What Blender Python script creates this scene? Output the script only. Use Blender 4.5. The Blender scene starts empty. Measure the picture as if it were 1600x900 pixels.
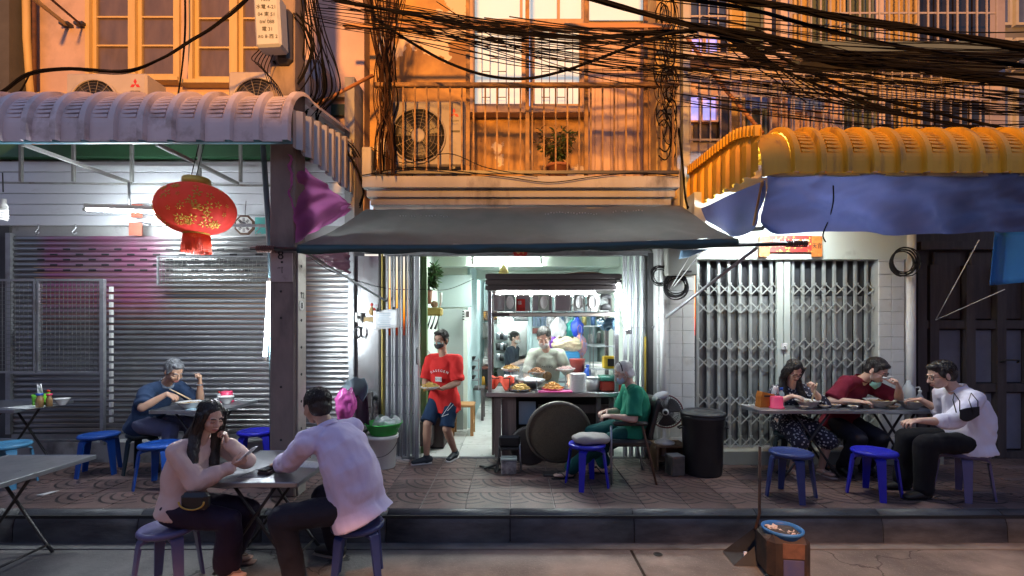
import bpy, math, random
from mathutils import Vector as V, Matrix as MX, noise as MN
random.seed(7)
RD = math.radians
SC = bpy.context.scene
COL = SC.collection

# ---------------------------------------------------------------- camera, sky, lamps, exposure
FPX, CX, HY, CZ = 730.0, 800.0, 515.0, 1.84
cam_d = bpy.data.cameras.new('camera')
cam_d.sensor_width = 36.0
cam_d.lens = FPX / 1600 * 36
cam_d.shift_y = (HY - 450) / 1600
cam_d.clip_start, cam_d.clip_end = 0.05, 800
cam = bpy.data.objects.new('camera', cam_d)
COL.objects.link(cam)
cam.location = (0, 0, CZ)
cam.rotation_euler = (RD(90), 0, 0)
SC.camera = cam

world = bpy.data.worlds.new('World')
SC.world = world
world.use_nodes = True
_wn = world.node_tree.nodes
_bg = _wn['Background']
_sky = _wn.new('ShaderNodeTexSky')
_sky.sky_type = 'NISHITA'
_sky.sun_disc = False
_sky.sun_elevation = RD(-1.0)
_sky.sun_rotation = RD(20)
_sky.air_density = 1.3
_sky.ozone_density = 2.0
_tint = _wn.new('ShaderNodeMix'); _tint.data_type = 'RGBA'; _tint.blend_type = 'MULTIPLY'
_tint.inputs['Factor'].default_value = 1.0
_tint.inputs['B'].default_value = (1.06, 0.95, 0.97, 1)         # violet dusk haze over the whole sky
world.node_tree.links.new(_sky.outputs[0], _tint.inputs['A'])
world.node_tree.links.new(_tint.outputs['Result'], _bg.inputs[0])
_bg.inputs[1].default_value = 2.8

SC.view_settings.view_transform = 'Standard'
SC.view_settings.look = 'None'
SC.view_settings.exposure = 0.0
SC.view_settings.gamma = 1.0
SC.cycles.use_denoising = True
SC.cycles.max_bounces = 7
SC.cycles.diffuse_bounces = 4
SC.cycles.sample_clamp_indirect = 6.0
SC.cycles.caustics_reflective = False
SC.cycles.caustics_refractive = False

def spot(name, loc, aim, watts, color, angle, blend, size=0.1, sx=1.0, roll=0):
    l = bpy.data.lights.new(name, 'SPOT')
    l.energy, l.color, l.spot_size, l.spot_blend, l.shadow_soft_size = watts, color, RD(angle), blend, size
    o = bpy.data.objects.new(name, l)
    COL.objects.link(o)
    o.location = loc
    o.rotation_euler = ((V(aim) - V(loc)).to_track_quat('-Z', 'Y').to_matrix() @ MX.Rotation(RD(roll), 3, 'Z')).to_euler()
    o.scale = (sx, 1, 1)
    return o
# two sodium street lamps over the far side of the street, behind the camera
LAMP_A, LAMP_B = V((-0.75, -4.2, 6.4)), V((0.5, -3.2, 7.6))
spot('street_lamp_glow', LAMP_A, (0.5, 6.4, 9.1), 8400, (1.0, 0.40, 0.07), 64, 0.06, 0.30, 3.0, -1.5)
spot('road_lamp_glow', LAMP_B, (0.2, -1.25, 0), 5200, (1.0, 0.46, 0.19), 57, 0.08, 0.16, 3.0)

# ---------------------------------------------------------------- helpers
def W(px, py, Y):
    """photo pixel at depth Y -> point in the street"""
    return V(((px - CX) * Y / FPX, Y, CZ - (py - HY) * Y / FPX))
def wx(px, Y): return (px - CX) * Y / FPX
def wz(py, Y): return CZ - (py - HY) * Y / FPX

ROOT = {}                                  # world matrix of every thing we parent to
class MB:
    def __init__(s):
        s.v, s.f, s.sm = [], [], []
    def add(s, vs, fs, smooth=False):
        n = len(s.v)
        s.v += [tuple(p) for p in vs]
        for f in fs:
            s.f.append(tuple(i + n for i in f)); s.sm.append(smooth)
        return s
    def box(s, c, d, rot=None, bev=0.0):
        hx, hy, hz = d[0] / 2, d[1] / 2, d[2] / 2
        c = V(c)
        m = rot if rot is not None else None
        def tr(p):
            p = V(p)
            return (m @ p if m is not None else p) + c
        if bev <= 0:
            vs = [tr((sx * hx, sy * hy, sz * hz)) for sz in (-1, 1) for sy in (-1, 1) for sx in (-1, 1)]
            return s.add(vs, [(0, 2, 3, 1), (4, 5, 7, 6), (0, 1, 5, 4), (2, 6, 7, 3), (0, 4, 6, 2), (1, 3, 7, 5)])
        b = min(bev, hx * .9, hy * .9, hz * .9)
        vs, idx = [], {}
        for sx in (-1, 1):
            for sy in (-1, 1):
                for sz in (-1, 1):
                    for a in range(3):
                        p = [sx * hx, sy * hy, sz * hz]
                        for k in range(3):
                            if k != a: p[k] -= (sx, sy, sz)[k] * b
                        idx[sx, sy, sz, a] = len(vs); vs.append(tr(p))
        fs = []
        for a in range(3):
            o = [k for k in range(3) if k != a]
            for sg in (-1, 1):
                q = []
                for s1, s2 in ((-1, -1), (1, -1), (1, 1), (-1, 1)):
                    t = [0, 0, 0]; t[a] = sg; t[o[0]] = s1; t[o[1]] = s2
                    q.append(idx[(*t, a)])
                flip = (sg < 0) ^ (a == 1)
                fs.append(q[::-1] if flip else q)
            for s1 in (-1, 1):
                for s2 in (-1, 1):
                    q = []
                    for e, ax in ((-1, o[0]), (1, o[0]), (1, o[1]), (-1, o[1])):
                        t = [0, 0, 0]; t[a] = e; t[o[0]] = s1; t[o[1]] = s2
                        q.append(idx[(*t, ax)])
                    fs.append(q)
        for sx in (-1, 1):
            for sy in (-1, 1):
                for sz in (-1, 1):
                    fs.append([idx[sx, sy, sz, a] for a in range(3)])
        return s.add(vs, fs)
    def bar(s, a, b, w, h=None, bev=0.0, up=(0, 0, 1)):
        a, b = V(a), V(b); h = h or w
        d = b - a; L = d.length; d.normalize()
        u = V(up)
        if abs(d.dot(u)) > .98: u = V((0, 1, 0))
        x = d.cross(u).normalized(); u = x.cross(d)
        m = MX((x, d, u)).transposed()
        return s.box((a + b) / 2, (w, L, h), m, bev)
    def tube(s, pts, r, n=8, cap=True, smooth=True):
        pts = [V(p) for p in pts]; k = len(pts)
        rr = r if isinstance(r, (list, tuple)) else [r] * k
        t0 = (pts[1] - pts[0]).normalized()
        ref = V((0, 0, 1)) if abs(t0.z) < .9 else V((1, 0, 0))
        x = t0.cross(ref).normalized()
        vs = []
        for i, p in enumerate(pts):
            t = (pts[min(i + 1, k - 1)] - pts[max(i - 1, 0)])
            t = t.normalized() if t.length > 1e-9 else t0
            x = (x - t * x.dot(t))
            x = x.normalized() if x.length > 1e-6 else t.orthogonal().normalized()
            y = t.cross(x)
            for j in range(n):
                a = 2 * math.pi * j / n
                vs.append(p + (x * math.cos(a) + y * math.sin(a)) * rr[i])
        fs = [(i * n + j, i * n + (j + 1) % n, (i + 1) * n + (j + 1) % n, (i + 1) * n + j) for i in range(k - 1) for j in range(n)]
        s.add(vs, fs, smooth)
        if cap:
            m = len(s.v) - len(vs)
            s.f.append(tuple(m + j for j in range(n))[::-1]); s.sm.append(False)
            s.f.append(tuple(m + (k - 1) * n + j for j in range(n))); s.sm.append(False)
        return s
    def lathe(s, prof, n=24, c=(0, 0, 0), m=None, sx=1, sy=1, fn=None, smooth=True):
        c = V(c); vs = []
        for r, z in prof:
            for j in range(n):
                a = 2 * math.pi * j / n
                q = fn(a, r, z) if fn else (r, z)
                p = V((q[0] * math.cos(a) * sx, q[0] * math.sin(a) * sy, q[1]))
                vs.append((m @ p if m is not None else p) + c)
        k = len(prof)
        return s.add(vs, [(i * n + j, i * n + (j + 1) % n, (i + 1) * n + (j + 1) % n, (i + 1) * n + j) for i in range(k - 1) for j in range(n)], smooth)
    def ell(s, c, r, m=None, nu=16, nv=10):
        prof = [(max(math.sin(math.pi * i / nv), 1e-4), -math.cos(math.pi * i / nv)) for i in range(nv + 1)]
        c = V(c); vs = []
        for q, z in prof:
            for j in range(nu):
                a = 2 * math.pi * j / nu
                p = V((q * math.cos(a) * r[0], q * math.sin(a) * r[1], z * r[2]))
                vs.append((m @ p if m is not None else p) + c)
        return s.add(vs, [(i * nu + j, i * nu + (j + 1) % nu, (i + 1) * nu + (j + 1) % nu, (i + 1) * nu + j) for i in range(nv) for j in range(nu)], True)
    def loft(s, pts, rad, lat=(1, 0, 0), n=14, round_ends=True):
        """closed tapered body: rings of (w, d) half sizes along pts"""
        P_ = [V(p) for p in pts]
        Rr = [(q, q) if not isinstance(q, (tuple, list)) else q for q in rad]
        k = len(P_)
        T = [(P_[min(i + 1, k - 1)] - P_[max(i - 1, 0)]).normalized() for i in range(k)]
        rows = []
        if round_ends:
            for a in (.999, .8, .45):
                e = math.sqrt(1 - a * a); w, d = Rr[0]
                rows.append((P_[0] - T[0] * min(w, d) * a, (max(w * e, 1e-4), max(d * e, 1e-4)), T[0]))
        rows += [(P_[i], Rr[i], T[i]) for i in range(k)]
        if round_ends:
            for a in (.45, .8, .999):
                e = math.sqrt(1 - a * a); w, d = Rr[-1]
                rows.append((P_[-1] + T[-1] * min(w, d) * a, (max(w * e, 1e-4), max(d * e, 1e-4)), T[-1]))
        vs = []; L0 = V(lat)
        for p, (w, d), t in rows:
            x = L0 - t * L0.dot(t)
            x = x.normalized() if x.length > .05 else t.orthogonal().normalized()
            y = t.cross(x)
            for j in range(n):
                a = 2 * math.pi * j / n
                vs.append(p + x * math.cos(a) * w + y * math.sin(a) * d)
        k = len(rows)
        fs = [(i * n + j, i * n + (j + 1) % n, (i + 1) * n + (j + 1) % n, (i + 1) * n + j) for i in range(k - 1) for j in range(n)]
        fs += [tuple(range(n))[::-1], tuple((k - 1) * n + j for j in range(n))]
        return s.add(vs, fs, True)
    def grid(s, fn, nu, nv, smooth=True, thick=0.0):
        P_ = [[V(fn(i / nu, j / nv)) for i in range(nu + 1)] for j in range(nv + 1)]
        if thick:
            N_ = []
            for j in range(nv + 1):
                row = []
                for i in range(nu + 1):
                    du = P_[j][min(i + 1, nu)] - P_[j][max(i - 1, 0)]
                    dv = P_[min(j + 1, nv)][i] - P_[max(j - 1, 0)][i]
                    q = du.cross(dv)
                    row.append(q.normalized() if q.length > 1e-12 else V((0, 0, 1)))
                N_.append(row)
        w = nu + 1
        vs = [P_[j][i] for j in range(nv + 1) for i in range(w)]
        fs = [(j * w + i, j * w + i + 1, (j + 1) * w + i + 1, (j + 1) * w + i) for j in range(nv) for i in range(nu)]
        if thick:
            o = len(vs)
            vs = vs + [P_[j][i] - N_[j][i] * thick for j in range(nv + 1) for i in range(w)]
            fs += [tuple(o + q for q in f)[::-1] for f in fs]
            ring = [i for i in range(w)] + [j * w + nu for j in range(1, nv + 1)] + [nv * w + i for i in range(nu - 1, -1, -1)] + [j * w for j in range(nv - 1, 0, -1)]
            fs += [(ring[q], o + ring[q], o + ring[(q + 1) % len(ring)], ring[(q + 1) % len(ring)]) for q in range(len(ring))]
        return s.add(vs, fs, smooth)
    def prism(s, poly, a, b):
        """poly: 2d list; a,b: functions 2d->3d for the two ends"""
        n = len(poly)
        vs = [V(a(*p)) for p in poly] + [V(b(*p)) for p in poly]
        return s.add(vs, [tuple(range(n))[::-1], tuple(range(n, 2 * n))] + [(i, (i + 1) % n, n + (i + 1) % n, n + i) for i in range(n)])
    def mesh(s, name, mat, m=None):
        me = bpy.data.meshes.new(name)
        vs = s.v if m is None else [tuple(m @ V(p)) for p in s.v]
        me.from_pydata(vs, [], s.f)
        me.polygons.foreach_set('use_smooth', s.sm)
        if mat: me.materials.append(mat)
        me.update()
        return me
    def build(s, name, mat, parent=None, w=False, origin=None, kind=None, label=None):
        """w: the vertices are world coordinates"""
        m = None; inv = None
        if parent is not None and w: inv = ROOT[parent.name].inverted()
        if origin is not None:
            o0 = V(origin)
            m = MX.Translation(-o0)
        elif inv is not None:
            m = inv
        me = s.mesh(name, mat, m)
        o = bpy.data.objects.new(name, me)
        COL.objects.link(o)
        if parent is not None: o.parent = parent
        if origin is not None:
            o.location = inv @ o0 if inv is not None else o0
        ROOT[o.name] = (ROOT[parent.name] if parent is not None else MX.Identity(4)) @ MX.Translation(o.location)
        if kind: o['kind'] = kind
        if label: o['label'] = label
        return o

def tag(o, label, cat, group=None):
    o['label'] = label; o['category'] = cat
    if group: o['group'] = group
    return o
def thing(name, label, cat, loc=(0, 0, 0), rz=0.0, group=None):
    o = bpy.data.objects.new(name, None)
    o.empty_display_size = .1
    COL.objects.link(o)
    o.location = loc; o.rotation_euler = (0, 0, rz)
    ROOT[o.name] = MX.Translation(V(loc)) @ MX.Rotation(rz, 4, 'Z')
    return tag(o, label, cat, group)
def part(name, parent, loc=(0, 0, 0)):
    o = bpy.data.objects.new(name, None); o.empty_display_size = .05
    COL.objects.link(o); o.parent = parent; o.location = loc
    ROOT[o.name] = ROOT[parent.name] @ MX.Translation(V(loc))
    return o
def inst(name, me, loc, parent=None, rot=None, sc=None):
    o = bpy.data.objects.new(name, me); COL.objects.link(o)
    o.location = loc
    if rot is not None: o.rotation_euler = rot
    if sc is not None: o.scale = sc
    if parent is not None: o.parent = parent
    return o
def copy_tree(o, loc=None, rz=None, parent=None, label=None, group=None):
    c = o.copy(); COL.objects.link(c)
    if parent is not None: c.parent = parent
    if loc is not None: c.location = loc
    if rz is not None: c.rotation_euler = (0, 0, rz)
    if label: c['label'] = label
    if group: c['group'] = group
    ROOT[c.name] = MX.Translation(c.location) @ c.rotation_euler.to_matrix().to_4x4()
    for ch in list(o.children): copy_tree(ch, parent=c)
    return c
def bez(a, b, c, d, n=10):
    a, b, c, d = V(a), V(b), V(c), V(d)
    return [a * (1 - t) ** 3 + b * 3 * t * (1 - t) ** 2 + c * 3 * t * t * (1 - t) + d * t ** 3 for t in [i / n for i in range(n + 1)]]
def sag(a, b, s, n=14):
    a, b = V(a), V(b)
    return [a.lerp(b, i / n) - V((0, 0, s * 4 * (i / n) * (1 - i / n))) for i in range(n + 1)]

# ---------------------------------------------------------------- materials
def pmat(name, c, c2=None, scale=6.0, amt=0.5, rough=0.6, metal=0.0, bump=0.0, bscale=30.0, stretch=(1, 1, 1),
         dirt=None, dscale=1.5, dlo=.52, dhi=.7, coord='Object', rvar=0.0, emit=None, estr=0.0, trans=0.0, alpha=1.0,
         spec=0.5, sheen=0.0, sss=0.0, coat=0.0, rand=0.0, detail=5.0, damt=1.0):
    m = bpy.data.materials.new(name)
    m.use_nodes = True
    nt = m.node_tree; N = nt.nodes; L = nt.links
    bs = N['Principled BSDF']
    bs.inputs['Roughness'].default_value = rough
    bs.inputs['Metallic'].default_value = metal
    bs.inputs['Specular IOR Level'].default_value = spec
    bs.inputs['Transmission Weight'].default_value = trans
    bs.inputs['Alpha'].default_value = alpha
    bs.inputs['Sheen Weight'].default_value = sheen
    bs.inputs['Coat Weight'].default_value = coat
    if sss:
        bs.inputs['Subsurface Weight'].default_value = sss
        bs.inputs['Subsurface Radius'].default_value = (.012, .005, .003)
    tc = N.new('ShaderNodeTexCoord'); mp = N.new('ShaderNodeMapping')
    mp.inputs['Scale'].default_value = stretch
    if coord == 'World':
        g = N.new('ShaderNodeNewGeometry'); L.new(g.outputs['Position'], mp.inputs[0])
    else:
        L.new(tc.outputs[coord], mp.inputs[0])
    if rand:
        oi = N.new('ShaderNodeObjectInfo'); ml = N.new('ShaderNodeMath'); ml.operation = 'MULTIPLY'
        ml.inputs[1].default_value = 37.0
        L.new(oi.outputs['Random'], ml.inputs[0]); L.new(ml.outputs[0], mp.inputs['Location'])
    def noise_(sc, det=detail):
        n = N.new('ShaderNodeTexNoise'); n.inputs['Scale'].default_value = sc; n.inputs['Detail'].default_value = det
        n.inputs['Roughness'].default_value = .6
        L.new(mp.outputs[0], n.inputs['Vector']); return n
    c2 = c2 or tuple(x * .72 for x in c)
    n1 = noise_(scale)
    rp = N.new('ShaderNodeMapRange')
    rp.inputs['From Min'].default_value = .5 - .28 / max(amt, .05) * .5
    rp.inputs['From Max'].default_value = .5 + .28 / max(amt, .05) * .5
    L.new(n1.outputs['Fac'], rp.inputs['Value'])
    mx = N.new('ShaderNodeMix'); mx.data_type = 'RGBA'
    mx.inputs['A'].default_value = (*c, 1); mx.inputs['B'].default_value = (*c2, 1)
    L.new(rp.outputs[0], mx.inputs['Factor'])
    out = mx.outputs['Result']
    if dirt:
        n2 = noise_(dscale, 8)
        r2 = N.new('ShaderNodeMapRange'); r2.inputs['From Min'].default_value = dlo; r2.inputs['From Max'].default_value = dhi
        r2.inputs['To Max'].default_value = damt
        L.new(n2.outputs['Fac'], r2.inputs['Value'])
        m2 = N.new('ShaderNodeMix'); m2.data_type = 'RGBA'
        m2.inputs['B'].default_value = (*dirt, 1)
        L.new(out, m2.inputs['A']); L.new(r2.outputs[0], m2.inputs['Factor'])
        out = m2.outputs['Result']
    if rand:
        hs = N.new('ShaderNodeHueSaturation')
        r3 = N.new('ShaderNodeMapRange'); r3.inputs['To Min'].default_value = 1 - rand; r3.inputs['To Max'].default_value = 1 + rand
        L.new(oi.outputs['Random'], r3.inputs['Value']); L.new(r3.outputs[0], hs.inputs['Value'])
        L.new(out, hs.inputs['Color']); out = hs.outputs['Color']
    L.new(out, bs.inputs['Base Color'])
    if rvar:
        r4 = N.new('ShaderNodeMapRange'); r4.inputs['To Min'].default_value = max(rough - rvar, .02); r4.inputs['To Max'].default_value = min(rough + rvar, 1)
        n4 = noise_(scale * 2.3); L.new(n4.outputs['Fac'], r4.inputs['Value']); L.new(r4.outputs[0], bs.inputs['Roughness'])
    if bump:
        n3 = noise_(bscale, 6); b = N.new('ShaderNodeBump'); b.inputs['Strength'].default_value = min(bump, 1.0)
        b.inputs['Distance'].default_value = .01 if bump <= 1 else .01 * bump
        L.new(n3.outputs['Fac'], b.inputs['Height']); L.new(b.outputs[0], bs.inputs['Normal'])
    if emit:
        bs.inputs['Emission Color'].default_value = (*emit, 1); bs.inputs['Emission Strength'].default_value = estr
    return m
def translucent(m, c, fac):
    nt = m.node_tree; N = nt.nodes; L = nt.links
    out = N['Material Output']; src = out.inputs['Surface'].links[0].from_socket
    t = N.new('ShaderNodeBsdfTranslucent'); t.inputs['Color'].default_value = (*c, 1)
    x = N.new('ShaderNodeMixShader'); x.inputs[0].default_value = fac
    L.new(src, x.inputs[1]); L.new(t.outputs[0], x.inputs[2]); L.new(x.outputs[0], out.inputs['Surface'])
    return m
def lampmat(name, c, st):
    m = bpy.data.materials.new(name); m.use_nodes = True
    b = m.node_tree.nodes['Principled BSDF']
    b.inputs['Base Color'].default_value = (.8, .8, .8, 1)
    b.inputs['Emission Color'].default_value = (*c, 1); b.inputs['Emission Strength'].default_value = st
    return m
def text(name, body, size, mat, parent, loc, rot=(RD(90), 0, 0), depth=.0015, align='CENTER', sx=1.0):
    cu = bpy.data.curves.new(name, 'FONT')
    cu.body = body; cu.size = size; cu.extrude = depth; cu.align_x = align; cu.align_y = 'CENTER'
    cu.materials.append(mat)
    o = bpy.data.objects.new(name, cu); COL.objects.link(o)
    me = bpy.data.meshes.new_from_object(o.evaluated_get(bpy.context.evaluated_depsgraph_get()))
    bpy.data.objects.remove(o); bpy.data.curves.remove(cu)
    if not me.materials: me.materials.append(mat)
    o = bpy.data.objects.new(name, me); COL.objects.link(o)
    o.location = loc; o.rotation_euler = rot; o.scale = (sx, 1, 1)
    if parent is not None: o.parent = parent
    return o

TUBE = lampmat('fluorescent_tube', (.88, .97, 1.0), 500)
TUBE_SOFT = lampmat('fluorescent_tube_indoor', (.93, 1.0, .97), 215)
TUBE_DIM = lampmat('fluorescent_tube_cart', (.88, .97, 1.0), 130)
STEEL = pmat('brushed_steel', (.42, .44, .47), (.30, .32, .35), scale=9, rough=.34, metal=.85, rvar=.12, bump=.05, bscale=60, stretch=(1, 1, 8))
GALV = pmat('galvanised_steel', (.40, .42, .44), (.27, .28, .30), scale=14, rough=.45, metal=.6, rvar=.12, dirt=(.16, .12, .09), dscale=3, dlo=.55, dhi=.8)
DARKMETAL = pmat('dark_painted_steel', (.022, .022, .026), (.04, .036, .034), scale=18, rough=.42, bump=.08, bscale=80)
BLACKRUB = pmat('black_cable_rubber', (.010, .010, .011), (.018, .017, .017), scale=9, rough=.62)
RUST = pmat('rusty_iron', (.14, .06, .028), (.06, .028, .018), scale=11, amt=.9, rough=.75, bump=.3, bscale=40)
WHITEP = pmat('white_paint', (.72, .73, .72), (.60, .60, .58), scale=4, rough=.5, dirt=(.26, .23, .2), dscale=2.4, dlo=.6, dhi=.85, bump=.06)
PLASTICW = pmat('white_plastic', (.70, .71, .70), (.60, .60, .58), scale=6, rough=.35)
CERAMIC = pmat('white_ceramic', (.76, .77, .76), (.70, .70, .69), scale=6, rough=.16, coat=.3)
BLACK = pmat('black_ink', (.012, .012, .014), rough=.5)
RED = pmat('red_print', (.55, .03, .02), (.42, .02, .02), rough=.5)
GOLD = pmat('gold_print', (.75, .42, .06), (.6, .3, .04), rough=.45, metal=.2)
# ================================================================ ground, kerb, pavement
SZ = 0.26                                    # pavement height over the road
def concrete_mat():
    m = pmat('worn_concrete_road', (.22, .205, .195), (.10, .095, .095), scale=1.3, amt=.8, rough=.72, rvar=.18, bump=.6, bscale=38,
             coord='World', dirt=(.075, .07, .072), dscale=1.1, dlo=.46, dhi=.62, damt=.9)
    nt = m.node_tree; N = nt.nodes; L = nt.links; bs = N['Principled BSDF']
    g = N.new('ShaderNodeNewGeometry'); nz = N.new('ShaderNodeTexNoise'); nz.inputs['Scale'].default_value = 2.2; nz.inputs['Detail'].default_value = 6
    L.new(g.outputs['Position'], nz.inputs['Vector'])
    ad = N.new('ShaderNodeVectorMath'); ad.operation = 'MULTIPLY_ADD'; ad.inputs[1].default_value = (.9, .9, 0)
    L.new(nz.outputs['Color'], ad.inputs[0]); L.new(g.outputs['Position'], ad.inputs[2])
    vo = N.new('ShaderNodeTexVoronoi'); vo.feature = 'DISTANCE_TO_EDGE'; vo.inputs['Scale'].default_value = .34
    L.new(ad.outputs[0], vo.inputs['Vector'])
    cr = N.new('ShaderNodeMapRange'); cr.inputs['From Min'].default_value = .0015; cr.inputs['From Max'].default_value = .005
    L.new(vo.outputs['Distance'], cr.inputs['Value'])
    mx = N.new('ShaderNodeMix'); mx.data_type = 'RGBA'; mx.inputs['A'].default_value = (.03, .028, .028, 1)
    old = bs.inputs['Base Color'].links[0].from_socket
    L.new(cr.outputs[0], mx.inputs['Factor']); L.new(old, mx.inputs['B'])
    # pale grit spots
    v2 = N.new('ShaderNodeTexVoronoi'); v2.inputs['Scale'].default_value = 55
    L.new(g.outputs['Position'], v2.inputs['Vector'])
    s2 = N.new('ShaderNodeMapRange'); s2.inputs['From Min'].default_value = .16; s2.inputs['From Max'].default_value = .08; s2.inputs['To Max'].default_value = .55
    L.new(v2.outputs['Distance'], s2.inputs['Value'])
    m3 = N.new('ShaderNodeMix'); m3.data_type = 'RGBA'; m3.inputs['B'].default_value = (.42, .38, .36, 1)
    L.new(s2.outputs[0], m3.inputs['Factor']); L.new(mx.outputs['Result'], m3.inputs['A'])
    L.new(m3.outputs['Result'], bs.inputs['Base Color'])
    return m
ROADM = concrete_mat()
GROUNDM = pmat('ground_earth', (.12, .11, .10), scale=2, rough=.9, coord='World')
MB().add([(-150, -150, -.03), (150, -150, -.03), (150, 150, -.03), (-150, 150, -.03)], [(0, 1, 2, 3)]).build('ground', GROUNDM, kind='structure')
# road in slabs with an open joint between them
jx = lambda y: wx(985, 4.02) + (4.02 - y) * .02
road = MB()
for x0, x1 in ((-22, .98), (1.005, 22)):
    road.grid(lambda u, v: (x0 + (x1 - x0) * u + (0 if (x0 < -1) == (u == 0) else .0), -14 + 18.03 * v, 0.0), 8, 8, False)
road.build('road', ROADM, kind='structure')
MB().box((.9925, -4.985, -.014), (.025, 18.03, .012)).build('road_joint', pmat('tar_joint', (.018, .016, .015), rough=.9, bump=.5), kind='structure')
hole = MB().lathe([(.0, .0045), (.03, .0045), (.034, .006), (.038, .004)], 16, W(1028, 868, 3.80) * V((1, 1, 0)).x if False else (wx(1028, 3.82), 3.82, 0))
hole.build('drain_hole', BLACK, kind='structure')

KERBM = pmat('kerb_concrete', (.105, .11, .12), (.05, .052, .06), scale=5, amt=.8, rough=.5, rvar=.12, bump=.4, bscale=30, coord='World', stretch=(.7, 1, 2.2), dirt=(.02, .02, .024), dscale=2.2, dlo=.48, dhi=.72)
kerb = bpy.data.objects.new('kerb', None); COL.objects.link(kerb); kerb['kind'] = 'structure'; ROOT['kerb'] = MX.Identity(4)
prof = [(4.125, 0), (4.125, SZ + .002)] + [(4.02 + .10 * (1 - math.sin(a)), SZ + .002 - .14 * (1 - math.cos(a))) for a in [math.pi / 2 * i / 9 for i in range(10)]] + [(4.016, .03), (4.010, 0)]
KL = 1.07
kx0 = wx(797, 4.05) - KL * 7
mb = MB()
n_ = len(prof)
mb.add([(0.004, y, z) for y, z in prof] + [(KL - .004, y, z) for y, z in prof],
       [(i, i + 1, n_ + i + 1, n_ + i) for i in range(n_ - 1)] + [tuple(range(n_))[::-1], tuple(range(n_, 2 * n_))], True)
for q in (0, len(mb.sm) - 1, len(mb.sm) - 2): mb.sm[q] = False
kme = mb.mesh('kerb_stone', KERBM)
for k in range(14):
    inst('kerb_stone', kme, (kx0 + KL * k, 0, random.uniform(-.002, .002)), kerb)
MB().box((0, 4.075, .12), (22, .07, .22)).build('mortar', pmat('dark_mortar', (.03, .03, .03), rough=.9), kerb)

def tile_mat():
    m = pmat('embossed_paving', (.185, .115, .105), (.12, .08, .075), scale=3, amt=.7, rough=.40, rvar=.14, bump=.25, bscale=60, rand=.16,
             dirt=(.04, .036, .036), dscale=2.5, dlo=.5, dhi=.75, damt=.7)
    nt = m.node_tree; N = nt.nodes; L = nt.links; bs = N['Principled BSDF']
    tc = N.new('ShaderNodeTexCoord')
    def M_(op, a, b=None):
        n = N.new('ShaderNodeMath'); n.operation = op
        for i, q in enumerate((a, b)):
            if q is None: continue
            if hasattr(q, 'is_linked') or hasattr(q, 'links'): L.new(q, n.inputs[i])
            else: n.inputs[i].default_value = q
        return n.outputs[0]
    def dist(p):
        n = N.new('ShaderNodeVectorMath'); n.operation = 'DISTANCE'; n.inputs[1].default_value = p
        fl = N.new('ShaderNodeVectorMath'); fl.operation = 'MULTIPLY'; fl.inputs[1].default_value = (1, 1, 0)
        L.new(tc.outputs['Object'], fl.inputs[0]); L.new(fl.outputs[0], n.inputs[0]); return n.outputs['Value']
    d1, d2 = dist((.4, .4, 0)), dist((0, .4, 0))
    def rings(d):
        f = M_('FRACT', M_('DIVIDE', d, .082)); a = M_('ABSOLUTE', M_('SUBTRACT', f, .5))
        w = M_('MULTIPLY', M_('LESS_THAN', a, .13), M_('LESS_THAN', d, .33))
        return w
    in1 = M_('LESS_THAN', d1, .33)
    g = M_('ADD', M_('MULTIPLY', in1, rings(d1)), M_('MULTIPLY', M_('SUBTRACT', 1.0, in1), rings(d2)))
    mx = N.new('ShaderNodeMix'); mx.data_type = 'RGBA'; mx.inputs['B'].default_value = (.016, .013, .014, 1)
    old = bs.inputs['Base Color'].links[0].from_socket
    L.new(old, mx.inputs['A']); L.new(M_('MULTIPLY', g, .97), mx.inputs['Factor']); L.new(mx.outputs['Result'], bs.inputs['Base Color'])
    b2 = N.new('ShaderNodeBump'); b2.invert = True; b2.inputs['Distance'].default_value = .012; b2.inputs['Strength'].default_value = 1
    L.new(g, b2.inputs['Height'])
    oldb = bs.inputs['Normal'].links[0].from_socket
    L.new(oldb, b2.inputs['Normal']); L.new(b2.outputs[0], bs.inputs['Normal'])
    return m
TILEM = tile_mat()
pave = MB().box((0, 5.02, SZ - .06), (24, 1.79, .105)).build('pavement', pmat('pale_grout', (.34, .32, .31), (.2, .19, .19), scale=4, rough=.8, coord='World'), kind='structure')
tm = MB().box((.2, .2, -.014), (.393, .395, .03), bev=.004).mesh('paving_tile', TILEM)
tx0 = wx(797, 4.125)
for r in range(4):
    for c in range(-16, 17):
        o = inst('paving_tile', tm, (tx0 + .4 * c, 4.127 + .4 * r, SZ + random.uniform(-.0018, .0018)), pave)
        o.rotation_euler = (RD(random.uniform(-.25, .25)), RD(random.uniform(-.25, .25)), 0)

# ================================================================ building materials
CREAM = pmat('pink_cream_plaster', (.62, .46, .42), (.44, .33, .31), scale=1.6, amt=.7, rough=.85, bump=.2, bscale=14, coord='World', dirt=(.25, .2, .18), dscale=1.1, dlo=.56, dhi=.72, damt=.7)
OCHRE = pmat('flaking_ochre_plaster', (.60, .36, .12), (.27, .155, .07), scale=1.7, amt=.9, rough=.85, bump=.25, bscale=12, coord='World', dirt=(.66, .56, .44), dscale=1.35, dlo=.575, dhi=.585)
GREYPL = pmat('grey_weathered_plaster', (.36, .36, .36), (.26, .26, .26), scale=3, rough=.8, coord='World', dirt=(.10, .095, .09), dscale=2.6, dlo=.55, dhi=.72, bump=.2)
MINT = pmat('mint_wall_paint', (.60, .69, .62), (.55, .64, .57), scale=2, rough=.6, coord='World')
AQUA = pmat('aqua_wall_paint', (.52, .69, .71), (.47, .64, .66), scale=2, rough=.6, coord='World')
TIMBER = pmat('painted_timber', (.52, .36, .24), (.42, .27, .16), scale=7, amt=.7, rough=.6, stretch=(3, 3, .5), bump=.15, bscale=30)
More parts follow.
